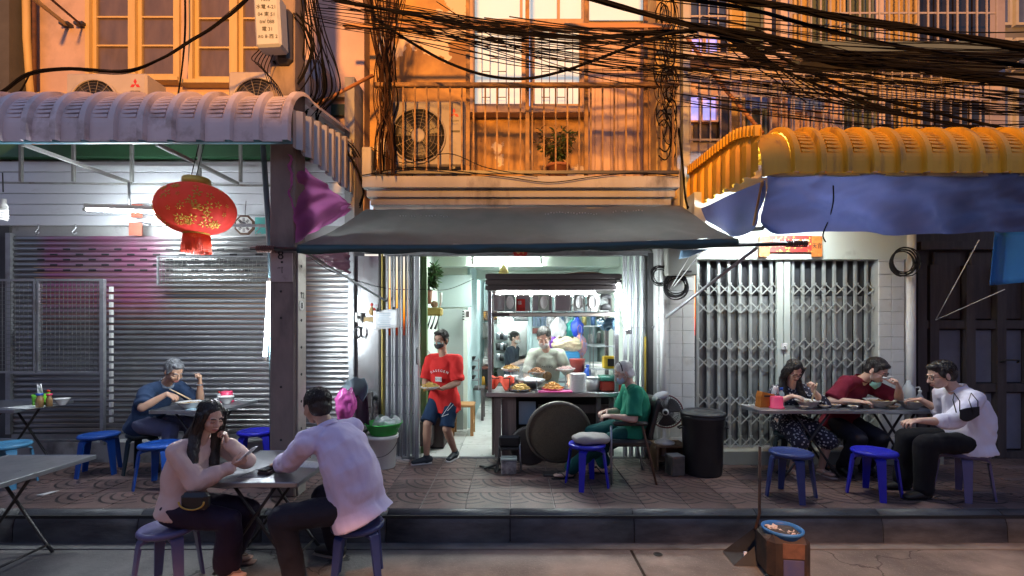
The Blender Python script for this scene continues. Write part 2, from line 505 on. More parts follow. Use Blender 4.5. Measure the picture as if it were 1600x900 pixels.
PINKTIM = pmat('pink_timber', (.62, .46, .38), (.54, .37, .28), scale=6, amt=.8, rough=.65, stretch=(3, 3, .4), bump=.15, bscale=30, rand=.08)
YELTIM = pmat('yellow_timber', (.60, .46, .22), (.52, .37, .15), scale=6, rough=.6, stretch=(3, 3, .5), bump=.1)
DARKWOOD = pmat('dark_stained_wood', (.075, .062, .062), (.045, .036, .038), scale=5, amt=.8, rough=.5, stretch=(4, 4, .4), bump=.2, bscale=24)

def wall_boxes(x0, x1, z0, z1, y0, y1, holes):
    mb = MB()
    xs = sorted({x0, x1} | {h[0] for h in holes} | {h[1] for h in holes})
    for a, b in zip(xs, xs[1:]):
        cuts = sorted((h[2], h[3]) for h in holes if h[0] <= a + 1e-6 and h[1] >= b - 1e-6)
        z = z0
        for c0, c1 in cuts + [(z1, z1)]:
            if c0 - z > 1e-4:
                mb.box(((a + b) / 2, (y0 + y1) / 2, (z + c0) / 2), (b - a, y1 - y0, c0 - z))
            z = c1
    return mb
def rect(px0, py0, px1, py1, Y): return wx(px0, Y), wx(px1, Y), wz(py1, Y), wz(py0, Y)   # x0,x1,z0,z1
def pane_mesh(name, mat, x0, x1, z0, z1, y, t=.012):
    return MB().box(((x0 + x1) / 2, y, (z0 + z1) / 2), (x1 - x0, t, z1 - z0))
def frame_mb(x0, x1, z0, z1, y, w, d, mb=None):
    mb = mb or MB()
    mb.box(((x0 + x1) / 2, y, z1 - w / 2), (x1 - x0, d, w)); mb.box(((x0 + x1) / 2, y, z0 + w / 2), (x1 - x0, d, w))
    for x in (x0 + w / 2, x1 - w / 2): mb.box((x, y, (z0 + z1) / 2), (w, d, z1 - z0 - 2 * w))
    return mb

# ================================================================ LEFT SHOPHOUSE
LB = thing('shophouse', 'pink cream shophouse with small paned windows above a closed roller shutter', 'building', (-4.6, 5.75, 0))
UY = 6.1
w1 = rect(137, -95, 283, 128, UY); w2 = rect(297, -95, 440, 132, UY)
wall_boxes(-6.27, -1.93, 3.3, 9.6, UY, UY + .25, [w1, w2]).build('upper_wall', CREAM, LB, w=True)
GLASSBR = pmat('dusty_brown_glass', (.10, .075, .07), (.15, .11, .095), scale=8, amt=.8, rough=.28, coord='World', stretch=(1, 1, .3), bump=.05)
for (x0, x1, z0, z1) in (w1, w2):
    fr = frame_mb(x0, x1, z0, z1, UY + .02, .055, .12)
    xm = (x0 + x1) / 2
    fr.box((xm, UY + .01, (z0 + z1) / 2), (.075, .10, z1 - z0 - .11))
    fr.box(((x0 + x1) / 2, UY - .06, z0 - .025), (x1 - x0 + .1, .16, .045))
    f = fr.build('window', YELTIM, LB, w=True)
    for a, b in ((x0 + .058, xm - .04), (xm + .04, x1 - .058)):
        st = frame_mb(a, b, z0 + .058, z1 - .058, UY + .03, .05, .05)
        zs = [z0 + .108 + (z1 - z0 - .216) * k / 4.4 for k in range(5)] + [z1 - .108]
        for z in zs[1:-1]: st.box(((a + b) / 2, UY + .03, z), (b - a - .1, .04, .022))
        st.build('sash', YELTIM, f, w=True)
        for za, zb in zip(zs, zs[1:]):
            pane_mesh('pane', None, a + .05, b - .05, za + .012, zb - .012, UY + .04).build('pane', GLASSBR, f, w=True)
MB().box((-4.6, UY - .05, 4.86), (5.2, .09, .06)).build('ledge', YELTIM, LB, w=True)
MB().box((-4.6, UY - .035, 4.68), (5.2, .07, .14)).build('green_band', pmat('dark_green_paint', (.02, .055, .035), rough=.5), LB, w=True)
# lower wall: white planks, green fascia
GREENP = pmat('green_fascia_paint', (.035, .12, .055), (.025, .085, .04), scale=4, rough=.5)
MB().box((-5.5, 5.80, 4.04), (7.0, .12, .15)).build('fascia', GREENP, LB, w=True)
PLANKW = pmat('white_cladding', (.62, .64, .68), (.52, .54, .58), scale=2, rough=.42, dirt=(.3, .28, .28), dscale=1.6, dlo=.58, dhi=.8, stretch=(1, 1, 3))
z = wz(352, 5.78)
for k in range(6):
    MB().box((-5.5, 5.83 - .006 * (k % 2), z + .068), (7.0, .03, .128), bev=.006).build('plank', PLANKW, LB, w=True); z += .134
MB().box((-5.5, 5.96, 3.4), (7.0, .2, 1.5)).build('lower_wall', GREYPL, LB, w=True)
# roller shutter
def shutter_mat():
    m = pmat('aluminium_shutter_slat', (.28, .285, .29), (.17, .17, .175), scale=3, amt=.6, rough=.34, metal=.75, rvar=.14, stretch=(.25, 1, 4), coord='World', bump=.08, bscale=40)
    nt = m.node_tree; N = nt.nodes; L = nt.links; bs = N['Principled BSDF']
    g = N.new('ShaderNodeNewGeometry'); sp = N.new('ShaderNodeSeparateXYZ'); L.new(g.outputs['Position'], sp.inputs[0])
    def cmp(op, s, v):
        n = N.new('ShaderNodeMath'); n.operation = op; L.new(s, n.inputs[0])
        if isinstance(v, float): n.inputs[1].default_value = v
        else: L.new(v, n.inputs[1])
        return n.outputs[0]
    def ramp(sock, a, b):
        n = N.new('ShaderNodeMapRange'); n.inputs['From Min'].default_value = a; n.inputs['From Max'].default_value = b
        n.interpolation_type = 'SMOOTHSTEP'; L.new(sock, n.inputs['Value']); return n.outputs[0]
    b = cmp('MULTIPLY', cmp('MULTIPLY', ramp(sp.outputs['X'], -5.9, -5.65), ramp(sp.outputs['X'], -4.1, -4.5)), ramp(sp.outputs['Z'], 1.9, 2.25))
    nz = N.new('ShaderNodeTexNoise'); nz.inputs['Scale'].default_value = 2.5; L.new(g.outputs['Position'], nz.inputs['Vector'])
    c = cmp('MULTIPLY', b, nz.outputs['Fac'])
    mx = N.new('ShaderNodeMix'); mx.data_type = 'RGBA'; mx.inputs['B'].default_value = (.42, .07, .22, 1)  # pink light from the tarp, painted into the slat colour
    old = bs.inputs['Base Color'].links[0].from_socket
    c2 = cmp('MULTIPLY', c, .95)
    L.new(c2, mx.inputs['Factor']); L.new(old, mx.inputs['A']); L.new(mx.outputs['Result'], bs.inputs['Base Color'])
    return m
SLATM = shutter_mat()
def roller(x0, x1, z0, z1, Y, parent, slots, name='roller_shutter'):
    sh = part(name, parent, (0, 0, 0)); ROOT[sh.name] = ROOT[parent.name].copy()
    pitch = .064; n = int((z1 - z0) / pitch)
    pr = [(0.0, 0.0), (-.012, .008), (-.017, .026), (-.012, .044), (-.004, .052), (-.004, .062), (.006, .062), (.006, 0)]
    mb = MB(); k = len(pr)
    mb.add([(x0, Y + y, q) for y, q in pr] + [(x1, Y + y, q) for y, q in pr], [(i, (i + 1) % k, k + (i + 1) % k, k + i) for i in range(k)] + [tuple(range(k))[::-1], tuple(range(k, 2 * k))])
    # ribbed slat with real slots where the row has them
    inv = ROOT[parent.name].inverted()
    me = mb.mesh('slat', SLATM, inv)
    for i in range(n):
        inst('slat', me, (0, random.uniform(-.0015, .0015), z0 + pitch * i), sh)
    if slots:
        sm = MB().box((0, 0, 0), (.095, .012, .022), bev=.004).mesh('vent_slot', BLACK)
        for r in range(5):
            zz = z0 + pitch * (n - 5 - r * 1) - .012 + .0; 
            for c in range(11):
                x = wx(66 + (20 if r % 2 else 0) + 40 * c, Y)
                if x < x1 - .1: inst('vent_slot', sm, inv @ V((x, Y - .013, z0 + pitch * (n - 3 - r) + .026)), sh)
    for x in (x0 - .03, x1 + .03):
        MB().box((x, Y - .01, (z0 + z1) / 2), (.06, .07, z1 - z0)).build('guide_rail', GALV, sh, w=True)
    MB().box(((x0 + x1) / 2, Y - .01, z0 - .03), (x1 - x0, .04, .06)).build('bottom_rail', GALV, sh, w=True)
    return sh
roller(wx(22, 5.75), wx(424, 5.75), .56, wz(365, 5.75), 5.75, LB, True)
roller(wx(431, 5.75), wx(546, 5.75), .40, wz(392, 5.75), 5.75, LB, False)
MB().box((-5.6, 5.66, SZ + .12), (7.4, .22, .24)).build('step', GREYPL, LB, w=True)
MB().box((-10.3, 5.98, 4.8), (8.05, .3, 9.6)).build('side_wall', pmat('dark_grimy_wall', (.10, .10, .10), (.05, .05, .05), scale=2, rough=.8, coord='World'), LB, w=True)
MB().box((-2.0, 5.95, 2.6), (.12, .4, 4.7)).build('party_wall', GREYPL, LB, w=True)
# dark folded mesh gate at the far left
MESHM = pmat('grey_welded_mesh', (.22, .23, .22), rough=.5, metal=.5)
def mesh_screen(px0, py0, px1, py1, Y, step, name, parent, rail=0.024, mat=None, hstep=None):
    x0, x1, z0, z1 = rect(px0, py0, px1, py1, Y); mat = mat or MESHM
    fr = frame_mb(x0, x1, z0, z1, Y, rail, .03)
    g = fr.build(name, GALV, parent, w=True)
    ws = MB(); x = x0 + step
    while x < x1: ws.box((x, Y, (z0 + z1) / 2), (.005, .005, z1 - z0)); x += step
    z = z0 + (hstep or step)
    while z < z1: ws.box(((x0 + x1) / 2, Y - .005, z), (x1 - x0, .005, .005)); z += (hstep or step)
    ws.build('wire_mesh', mat, g, w=True, kind='stuff')
    return g
mesh_screen(-10, 436, 57, 583, 5.45, .05, 'mesh_gate', LB)
mesh_screen(59, 436, 160, 583, 5.45, .05, 'mesh_gate', LB)
mesh_screen(246, 400, 424, 446, 5.66, .05, 'mesh_shelf', LB, .012)
MB().box((wx(161, 5.42), 5.42, (wz(436, 5.42) + .5) / 2), (.04, .04, wz(436, 5.42) - .5)).build('gate_post', GALV, LB, w=True)
mb = MB()
for k in range(18):
    zz = wz(452 + 12 * k, 5.6); mb.box((wx(174, 5.6), 5.6, zz), (.03, .03, .06))
mb.build('gate_chain', PLASTICW, LB, w=True, kind='stuff')

# ================================================================ CENTRE SHOPHOUSE
CB = thing('shophouse', 'ochre shophouse with a railed balcony over the open noodle shop', 'building', (0, 5.75, 0))
CY = 6.4
wc = rect(735, -60, 915, 178, CY)
wall_boxes(-1.9, 2.08, 3.3, 9.6, CY, CY + .25, [wc]).build('upper_wall', OCHRE, CB, w=True)
LITGLASS = pmat('lit_frosted_pane', (.6, .68, .68), (.5, .6, .6), scale=3, rough=.35, emit=(.72, .90, .95), estr=.40)
x0, x1, z0, z1 = wc
fr = frame_mb(x0, x1, z0, z1, CY - .02, .06, .16)
zt = wz(40, CY)
fr.box(((x0 + x1) / 2, CY - .02, zt), (x1 - x0 - .12, .14, .07))
fr.box(((x0 + x1) / 2, CY - .09, z0 - .03), (x1 - x0 + .1, .16, .05))
win = fr.build('window', TIMBER, CB, w=True)
for a, b in ((741, 816), (834, 906)):
    r = rect(a, 45, b, 165, CY)
    frame_mb(r[0] - .05, r[1] + .05, r[2] - .06, r[3] + .03, CY - .01, .06, .08).build('sash', TIMBER, win, w=True)
    pane_mesh('pane', 0, *r, CY + .02).build('pane', LITGLASS, win, w=True)
    gr = MB(); n = 6
    for k in range(1, n):
        xx = r[0] + (r[1] - r[0]) * k / n
        gr.box((xx, CY - .06, (r[2] + r[3]) / 2), (.008, .008, r[3] - r[2]))
        for q in range(3):
            zz = r[2] + (r[3] - r[2]) * ((q + .5 * (k % 2)) / 3 + .08)
            if zz < r[3]: gr.box((xx - (r[1] - r[0]) / n / 2, CY - .06, zz), ((r[1] - r[0]) / n, .008, .008))
    gr.build('grille', RUST, win, w=True)
for a, b in ((738, 812), (816, 870), (874, 912)):
    r = rect(a, -55, b, 34, CY)
    pane_mesh('pane', 0, *r, CY + .02).build('pane', LITGLASS, win, w=True)
    MB().box((r[1] + .02, CY - .01, (r[2] + r[3]) / 2), (.035, .08, r[3] - r[2])).build('mullion', TIMBER, win, w=True)
tr = rect(920, -60, 1008, 34, CY)
pane_mesh('pane', 0, *tr, CY - .03).build('transom_pane', LITGLASS, CB, w=True)
# timber planking right of the window
xa, xb = wx(917, CY), wx(1012, CY)
npl = 8
for k in range(npl):
    a = xa + (xb - xa) * k / npl; b = xa + (xb - xa) * (k + 1) / npl
    MB().box(((a + b) / 2, CY - .025 - .004 * (k % 3), (3.7 + wz(40, CY)) / 2), (b - a - .005, .035, wz(40, CY) - 3.7), bev=.004).build('plank', PINKTIM, CB, w=True)
MB().box((wx(1030, 6.2), 6.15, 5.5), (.26, .5, 4.0)).build('pilaster', pmat('stained_yellow_plaster', (.55, .40, .16), (.36, .25, .12), scale=4, amt=.8, rough=.85, coord='World', bump=.3, bscale=14), CB, w=True)
MB().box((wx(598, 6.2), 6.2, 5.9), (.22, .4, 4.8)).build('pilaster', OCHRE, CB, w=True)
# balcony
BY = 5.4
bal = MB()
xl, xr = wx(566, BY), wx(1062, BY)
bal.box(((xl + xr) / 2, BY + .5, 3.55), (xr - xl, 1.0, .13))
bal.box(((xl + xr) / 2, BY + .535, 3.44), (xr - xl - .06, .93, .09))
bal.box(((xl + xr) / 2, BY + .56, 3.355), (xr - xl - .12, .88, .08))
bal.box(((xl + xr) / 2, BY + .59, 3.30), (xr - xl - .16, .82, .03))
BALP = pmat('stained_balcony_concrete', (.42, .42, .41), (.30, .30, .29), scale=3, rough=.8, coord='World', stretch=(1, 1, .4), dirt=(.09, .085, .08), dscale=2.6, dlo=.56, dhi=.74, bump=.2)
balc = bal.build('balcony', BALP, CB, w=True)
MB().box((xl + .05, BY + .1, 3.78), (.11, .22, .34), bev=.01).build('end_post', BALP, balc, w=True)
ORAIL = pmat('rusty_ochre_rail', (.36, .20, .06), (.10, .055, .03), scale=7, amt=.9, rough=.6, coord='World', bump=.2)
zt, zb = wz(131, BY), wz(268, BY)
xr0, xr1 = wx(583, BY), wx(1062, BY)
MB().box(((xr0 + xr1) / 2, BY + .03, zt), (xr1 - xr0, .055, .05), bev=.008).build('top_rail', ORAIL, balc, w=True)
MB().box(((xr0 + xr1) / 2, BY + .03, zb), (xr1 - xr0, .035, .035)).build('bottom_rail', DARKMETAL, balc, w=True)
nb = 26
bme = MB().box((0, 0, 0), (.018, .018, zt - zb - .04)).mesh('baluster', ORAIL)
inv = ROOT[balc.name].inverted()
for k in range(nb):
    inst('baluster', bme, inv @ V((xr0 + (xr1 - xr0) * (k + .5) / nb, BY + .03, (zt + zb) / 2)), balc)
for px in (731, 824, 916, 1009):
    MB().box((wx(px, BY + .06), BY + .075, (3.62 + 7.5) / 2), (.045, .045, 7.5 - 3.62)).build('post', ORAIL, balc, w=True)
MB().box(((wx(535, BY) + wx(1050, BY)) / 2, BY + .07, wz(35, BY)), (wx(1050, BY) - wx(535, BY), .04, .05)).build('cross_beam', pmat('orange_timber', (.5, .27, .12), (.38, .18, .07), scale=6, rough=.6, stretch=(.3, 3, 3)), balc, w=True)
# ground floor front
GF = 5.75
MB().box((0.09, GF + .1, 3.03), (3.9, .2, .46)).build('lintel', WHITEP, CB, w=True)
MB().box((wx(814, GF), GF - .02, wz(397, GF)), (wx(1026, GF) - wx(602, GF), .08, .055)).build('gate_rail', GALV, CB, w=True)
MB().box((wx(575, GF), GF + .05, 1.5), (wx(601, GF) - wx(549, GF), .05, 2.5)).build('steel_door', pmat('stainless_panel', (.62, .63, .65), (.52, .53, .55), scale=2, rough=.22, metal=.8, rvar=.08, bump=.05, bscale=3), CB, w=True)
for px, m_, w_ in ((551, GALV, .035), (593, DARKMETAL, .022), (597, pmat('yellow_conduit', (.5, .38, .08), rough=.5), .014)):
    MB().box((wx(px, GF - .03), GF - .02, 1.52), (w_, .04, 2.5)).build('conduit', m_, CB, w=True)
PALEGATE = pmat('pale_painted_gate', (.50, .52, .55), (.34, .36, .38), scale=4, amt=.8, rough=.5, metal=.15, rvar=.1, stretch=(2, 2, .4), dirt=(.16, .15, .14), dscale=3, dlo=.56, dhi=.78)
def folded_gate(px0, px1, n, Y, parent):
    x0, x1 = wx(px0, Y), wx(px1, Y); z0, z1 = SZ + .03, wz(400, Y)
    g = part('folding_gate', parent); ROOT[g.name] = ROOT[parent.name].copy(); iv = ROOT[g.name].inverted()
    me = MB().box((0, 0, 0), ((x1 - x0) / n * .62, .035, z1 - z0), bev=.006).mesh('picket', PALEGATE)
    for k in range(n):
        inst('picket', me, iv @ V((x0 + (x1 - x0) * (k + .5) / n, Y + (.025 if k % 2 else -.012), (z0 + z1) / 2)), g)
    for q in range(7):
        mb = MB()
        for k in range(n): mb.ell((x0 + (x1 - x0) * (k + .5) / n, Y + (.008 if k % 2 else -.032), z0 + (z1 - z0) * (q + .5) / 7), (.010, .006, .010), nu=8, nv=5)
        mb.build('rivet_row', GALV, g, w=True, kind='stuff')
    return g
fg = folded_gate(603, 648, 8, GF - .05, CB)
MB().box((wx(651.5, GF - .08), GF - .07, 1.5), (.055, .06, 2.46), bev=.008).build('gate_stile', PALEGATE, CB, w=True)
hd = MB().tube([(wx(651, 5.6), GF - .10, 1.62), (wx(651, 5.6), GF - .14, 1.60), (wx(651, 5.6), GF - .14, 1.44), (wx(651, 5.6), GF - .10, 1.42)], .010, 8)
hd.build('gate_handle', DARKMETAL, CB, w=True)
folded_gate(972, 1010, 8, GF - .05, CB)
MB().box((wx(1017, GF), GF - .02, 1.52), (.11, .12, 2.5)).build('gate_stile', pmat('dark_grey_steel', (.12, .12, .125), (.07, .07, .07), scale=8, rough=.5, metal=.5, bump=.15), CB, w=True)
MB().box((wx(1008.5, 5.62), 5.63, 1.28), (.018, .012, .95)).build('yellow_strip', pmat('yellow_tape', (.6, .42, .05), rough=.5), CB, w=True)
# shop interior
RX0, RX1 = -1.16, 1.62
MB().box(((RX0 + RX1) / 2, 8.4, .24), (RX1 - RX0 + .4, 5.3, .05)).build('shop_floor', pmat('floor_grout', (.3, .3, .29), rough=.8), CB, w=True)
FT = pmat('pale_floor_tile', (.62, .64, .62), (.54, .55, .53), scale=3, rough=.3, rvar=.1, rand=.08, dirt=(.38, .36, .33), dscale=3, dlo=.58, dhi=.8)
fme = MB().box((0, 0, 0), (.594, .594, .03), bev=.003).mesh('floor_tile', FT)
iv = ROOT[CB.name].inverted()
for i in range(5):
    for j in range(9):
        inst('floor_tile', fme, iv @ V((-.98 + .6 * i, 6.06 + .6 * j, .262)), CB)
MB().box(((RX0 + RX1) / 2, 8.4, 3.0), (RX1 - RX0, 5.3, .1)).build('ceiling', MINT, CB, w=True)
for yy in (7.1, 8.9): MB().box(((RX0 + RX1) / 2, yy, 2.87), (RX1 - RX0 - .01, .2, .16)).build('ceiling_beam', MINT, CB, w=True)
MB().box((RX0 - .06, 6.6, 1.6), (.12, 1.5, 2.75)).build('side_wall', MINT, CB, w=True)
MB().box((RX0 + .045, 5.95, 1.6), (.07, .08, 2.75)).build('door_jamb', pmat('green_jamb', (.12, .22, .08), rough=.5), CB, w=True)
MB().box((RX1 + .06, 8.4, 1.6), (.12, 5.3, 2.75)).build('side_wall', MINT, CB, w=True)
# partition with grey door
MB().box(((RX0 - .7) / 2, 7.36, 1.6), (-.7 - RX0 - .005, .10, 2.70)).build('partition', MINT, CB, w=True)
GREYD = pmat('grey_green_door', (.30, .35, .34), (.26, .31, .30), scale=3, rough=.4, metal=.2)
r = rect(686, 483, 724, 640, 7.3)
MB().box(((r[0] + r[1]) / 2, 7.29, (.28 + r[3]) / 2), (r[1] - r[0], .04, r[3] - .28)).build('partition_door', GREYD, CB, w=True)
r = rect(685, 430, 737, 480, 7.3)
MB().box(((r[0] + r[1]) / 2, 7.285, (r[2] + r[3]) / 2), (r[1] - r[0], .05, r[3] - r[2])).build('partition_board', pmat('grey_board', (.24, .30, .28), (.2, .26, .25), scale=2, rough=.35), CB, w=True)
MB().box((-.695, 9.2, 1.6), (.06, 3.6, 2.70)).build('corridor_wall', AQUA, CB, w=True)
MB().box(((RX0 + RX1) / 2, 11.06, 1.6), (RX1 - RX0, .12, 2.75)).build('back_wall', AQUA, CB, w=True)
WTILE = pmat('white_wall_tile', (.74, .76, .75), (.68, .70, .69), scale=3, rough=.18, rand=.04)
BTILE = pmat('blue_wall_tile', (.20, .46, .70), (.17, .42, .64), scale=3, rough=.18, rand=.05)
t1 = MB().box((0, 0, 0), (.192, .016, .192), bev=.003).mesh('wall_tile', WTILE)
t2 = MB().box((0, 0, 0), (.192, .016, .192), bev=.003).mesh('wall_tile', BTILE)
for i in range(5):
    for j in range(8):
        inst('wall_tile', t2 if j == 7 else t1, iv @ V((-.56 + .196 * i, 10.99, .38 + .196 * j)), CB)
# kitchen recess behind the counter
KG = pmat('sooty_kitchen_wall', (.20, .21, .20), (.12, .125, .12), scale=2.4, amt=.8, rough=.6, coord='World')
MB().box((.0, 9.75, 1.5), (.62, .08, 2.6)).build('kitchen_wall', KG, CB, w=True)
MB().box((.345, 9.2, 1.5), (.05, 1.2, 2.6)).build('kitchen_wall', AQUA, CB, w=True)
MB().box((.98, 8.68, 1.5), (1.2, .08, 2.6)).build('kitchen_wall', AQUA, CB, w=True)

# ================================================================ RIGHT SHOPHOUSE
RB = thing('shophouse', 'pale shophouse with barred upper windows above a closed folding gate', 'building', (4.0, 5.5, 0))
RY = 6.25
MB().box((4.4, RY + .2, 6.4), (4.5, .3, 6.4)).build('upper_wall', pmat('pink_grey_plaster', (.42, .38, .41), (.32, .29, .32), scale=2.2, rough=.8, coord='World', dirt=(.2, .17, .17), dscale=1.8, dlo=.55, dhi=.75), RB, w=True)
GRNTIM = pmat('green_grey_shutter', (.13, .17, .15), (.10, .13, .12), scale=5, rough=.6)
LAV = pmat('lavender_lit_pane', (.4, .4, .7), (.30, .30, .55), scale=9, amt=.9, rough=.3, emit=(.42, .38, 1.0), estr=1.05)
DBLUE = pmat('dark_blue_pane', (.035, .05, .10), (.05, .08, .2), scale=6, amt=.9, rough=.2)
DARKP = pmat('dark_opening_pane', (.012, .011, .014), (.03, .025, .03), scale=5, rough=.25)
PINKW = pmat('pinkish_white_frame', (.62, .53, .52), (.52, .44, .43), scale=5, rough=.6)
BLUECL = pmat('blue_pane', (.08, .13, .36), (.12, .2, .5), scale=6, rough=.4)
def panel(px0, py0, px1, py1, mat, name, d=.04, Y=None):
    Y = Y or RY
    r = rect(px0, py0, px1, py1, Y)
    return MB().box(((r[0] + r[1]) / 2, Y - d / 2 + .048, (r[2] + r[3]) / 2), (r[1] - r[0], d, r[3] - r[2])).build(name, mat, RB, w=True)
def louver(px0, py0, px1, py1, mat):
    r = rect(px0, py0, px1, py1, RY)
    f = frame_mb(*r, RY - .005, .03, .07).build('shutter', mat, RB, w=True)
    n = max(int((r[3] - r[2]) / .07), 2); h = (r[3] - r[2] - .06) / n
    me = MB().box((0, 0, 0), (r[1] - r[0] - .064, .012, h * 1.1), MX.Rotation(RD(32), 3, 'X')).mesh('louver_slat', mat)
    fi = ROOT[f.name].inverted()
    for k in range(n): inst('louver_slat', me, fi @ V(((r[0] + r[1]) / 2, RY, r[2] + .03 + h * (k + .5))), f)
for q in ((1079, 60, 1097, 91), (1101, 60, 1121, 91), (1077, 151, 1092, 190), (1096, 151, 1119, 190)):
    p_ = panel(*q, LAV, 'lit_pane', .03)
    r = rect(*q, RY)
    frame_mb(r[0] - .02, r[1] + .02, r[2] - .02, r[3] + .02, RY - .005, .022, .07).build('pane_frame', PINKTIM, RB, w=True)
panel(1079, -40, 1135, 42, DBLUE, 'window_pane', .03)
panel(1124, 44, 1136, 91, DARKP, 'window_pane', .03)
for a, b in ((1163, 1190),): louver(a, -40, b, 92, GRNTIM)
louver(1138, -40, 1163, 92, YELTIM)
panel(1192, -40, 1203, 92, PINKW, 'window_post', .09); panel(1207, -40, 1214, 92, DARKP, 'window_pane', .03)
panel(1217, -40, 1234, 92, PINKW, 'window_post', .09)
panel(1070, 94, 1226, 105, PINKW, 'ledge', .22)
louver(1238, -40, 1262, 95, YELTIM); louver(1264, -40, 1290, 95, GRNTIM)
louver(1292, -40, 1318, 95, YELTIM); louver(1320, -40, 1343, 95, GRNTIM)
louver(1346, -40, 1362, 95, GRNTIM); panel(1364, -40, 1380, 95, PINKW, 'window_post', .09)
louver(1384, -40, 1410, 95, YELTIM); louver(1412, -40, 1430, 95, YELTIM)
for a in range(1432, 1550, 30): panel(a, -40, a + 27, 95, DARKP, 'window_pane', .03)
panel(1236, 97, 1560, 112, GRNTIM, 'awning_slat', .5)
panel(1080, 107, 1236, 128, PINKW, 'panel', .05); panel(1080, 131, 1160, 149, PINKTIM, 'panel', .05)
panel(1122, 152, 1135, 215, DARKWOOD, 'window_post', .1)
louver(1137, 155, 1162, 218, YELTIM)
panel(1166, 150, 1200, 168, BLUECL, 'window_pane', .03); panel(1232, 152, 1288, 170, BLUECL, 'window_pane', .03)
louver(1166, 172, 1196, 218, GRNTIM); louver(1200, 152, 1228, 218, PINKTIM)
louver(1232, 174, 1262, 218, PINKTIM); louver(1264, 174, 1290, 218, PINKTIM)
louver(1320, 152, 1365, 218, GRNTIM)
panel(1294, 112, 1316, 218, PINKTIM, 'panel', .06); panel(1368, 112, 1378, 218, PINKW, 'window_post', .1)
for a in range(1382, 1542, 31): panel(a, 127, a + 28, 154, PINKW, 'panel', .05)
louver(1400, 158, 1416, 218, YELTIM); panel(1382, 158, 1398, 218, DARKP, 'window_pane', .03); louver(1418, 158, 1434, 218, YELTIM)
for a in range(1437, 1545, 27): panel(a, 158, a + 23, 218, DARKP, 'window_pane', .03)
panel(1085, 192, 1121, 220, DARKWOOD, 'window_pane', .03)
BARM = pmat('pale_window_bar', (.48, .45, .46), (.34, .30, .30), scale=12, rough=.5)
def grille(px0, px1, py0, py1, Y, n, rails):
    r = rect(px0, py0, px1, py1, Y)
    mb = MB()
    for q in rails: mb.box(((r[0] + r[1]) / 2, Y + .006, wz(q, Y)), (r[1] - r[0], .012, .022))
    g = mb.build('window_grille', BARM, RB, w=True); gi = ROOT[g.name].inverted()
    me = MB().box((0, 0, 0), (.016, .014, r[3] - r[2])).mesh('bar', BARM)
    for k in range(n + 1):
        inst('bar', me, gi @ V((r[0] + (r[1] - r[0]) * k / n, Y - .008, (r[2] + r[3]) / 2)), g)
grille(1236, 1556, -45, 97, 6.0, 21, (-40, 20, 93))
grille(1078, 1236, 107, 222, 6.02, 10, (109, 150, 218))
grille(1240, 1546, 113, 222, 6.0, 20, (115, 155, 218))
grille(1078, 1136, -45, 92, 6.05, 4, (-40, 25, 58, 90))
MB().box((wx(1070, 6.1), 6.08, 5.6), (.09, .09, 4.6)).build('corner_post', pmat('blue_white_post', (.40, .50, .58), (.48, .42, .40), scale=3, rough=.6), RB, w=True)
# ground floor
PY = 5.5
SAGE = pmat('pale_sage_paint', (.56, .62, .57), (.48, .54, .50), scale=2.5, rough=.55, coord='World', dirt=(.30, .32, .29), dscale=2.6, dlo=.60, dhi=.8)
r = rect(1085, 300, 1432, 405, PY)
MB().box(((r[0] + r[1]) / 2, PY + .12, (r[2] + r[3]) / 2), (r[1] - r[0], .24, r[3] - r[2])).build('lintel', SAGE, RB, w=True)
PZ = SZ + .165
MB().box(((wx(1085, PY) + wx(1470, PY)) / 2, PY + .17, SZ + .08), (wx(1470, PY) - wx(1085, PY), .44, .17), bev=.01).build('plinth', pmat('plinth_concrete', (.30, .31, .27), (.22, .22, .2), scale=3, rough=.7, coord='World', bump=.2), RB, w=True)
PT = pmat('off_white_pier_tile', (.66, .68, .66), (.58, .60, .58), scale=5, rough=.3, rvar=.1, rand=.05, dirt=(.36, .36, .33), dscale=4, dlo=.60, dhi=.82)
def pier(px0, px1, py0, cols, rows, z0):
    x0, x1 = wx(px0, PY), wx(px1, PY); z1 = wz(py0, PY)
    p_ = MB().box(((x0 + x1) / 2, PY + .17, (z0 + z1) / 2), (x1 - x0 - .01, .30, z1 - z0)).build('pier', pmat('pier_grout', (.4, .41, .39), rough=.8), RB, w=True)
    tw, th = (x1 - x0) / cols, (z1 - z0) / rows
    me = MB().box((0, 0, 0), (tw - .004, .02, th - .004), bev=.003).mesh('pier_tile', PT); pi_ = ROOT[p_.name].inverted()
    for i in range(cols):
        for j in range(rows):
            inst('pier_tile', me, pi_ @ V((x0 + tw * (i + .5), PY + .015 + random.uniform(-.0012, .0012), z0 + th * (j + .5))), p_)
pier(1027, 1086, 350, 3, 18, SZ)
pier(1374, 1414, 350, 2, 18, PZ)
MB().tube([(wx(1424, PY), PY + .02, PZ), (wx(1424, PY), PY + .02, 3.2)], .055, 16).build('drain_pipe', WHITEP, RB, w=True)
MB().tube([(wx(1035, PY), PY - .03, SZ), (wx(1035, PY), PY - .03, 3.2)], .035, 12).build('drain_pipe', WHITEP, RB, w=True)
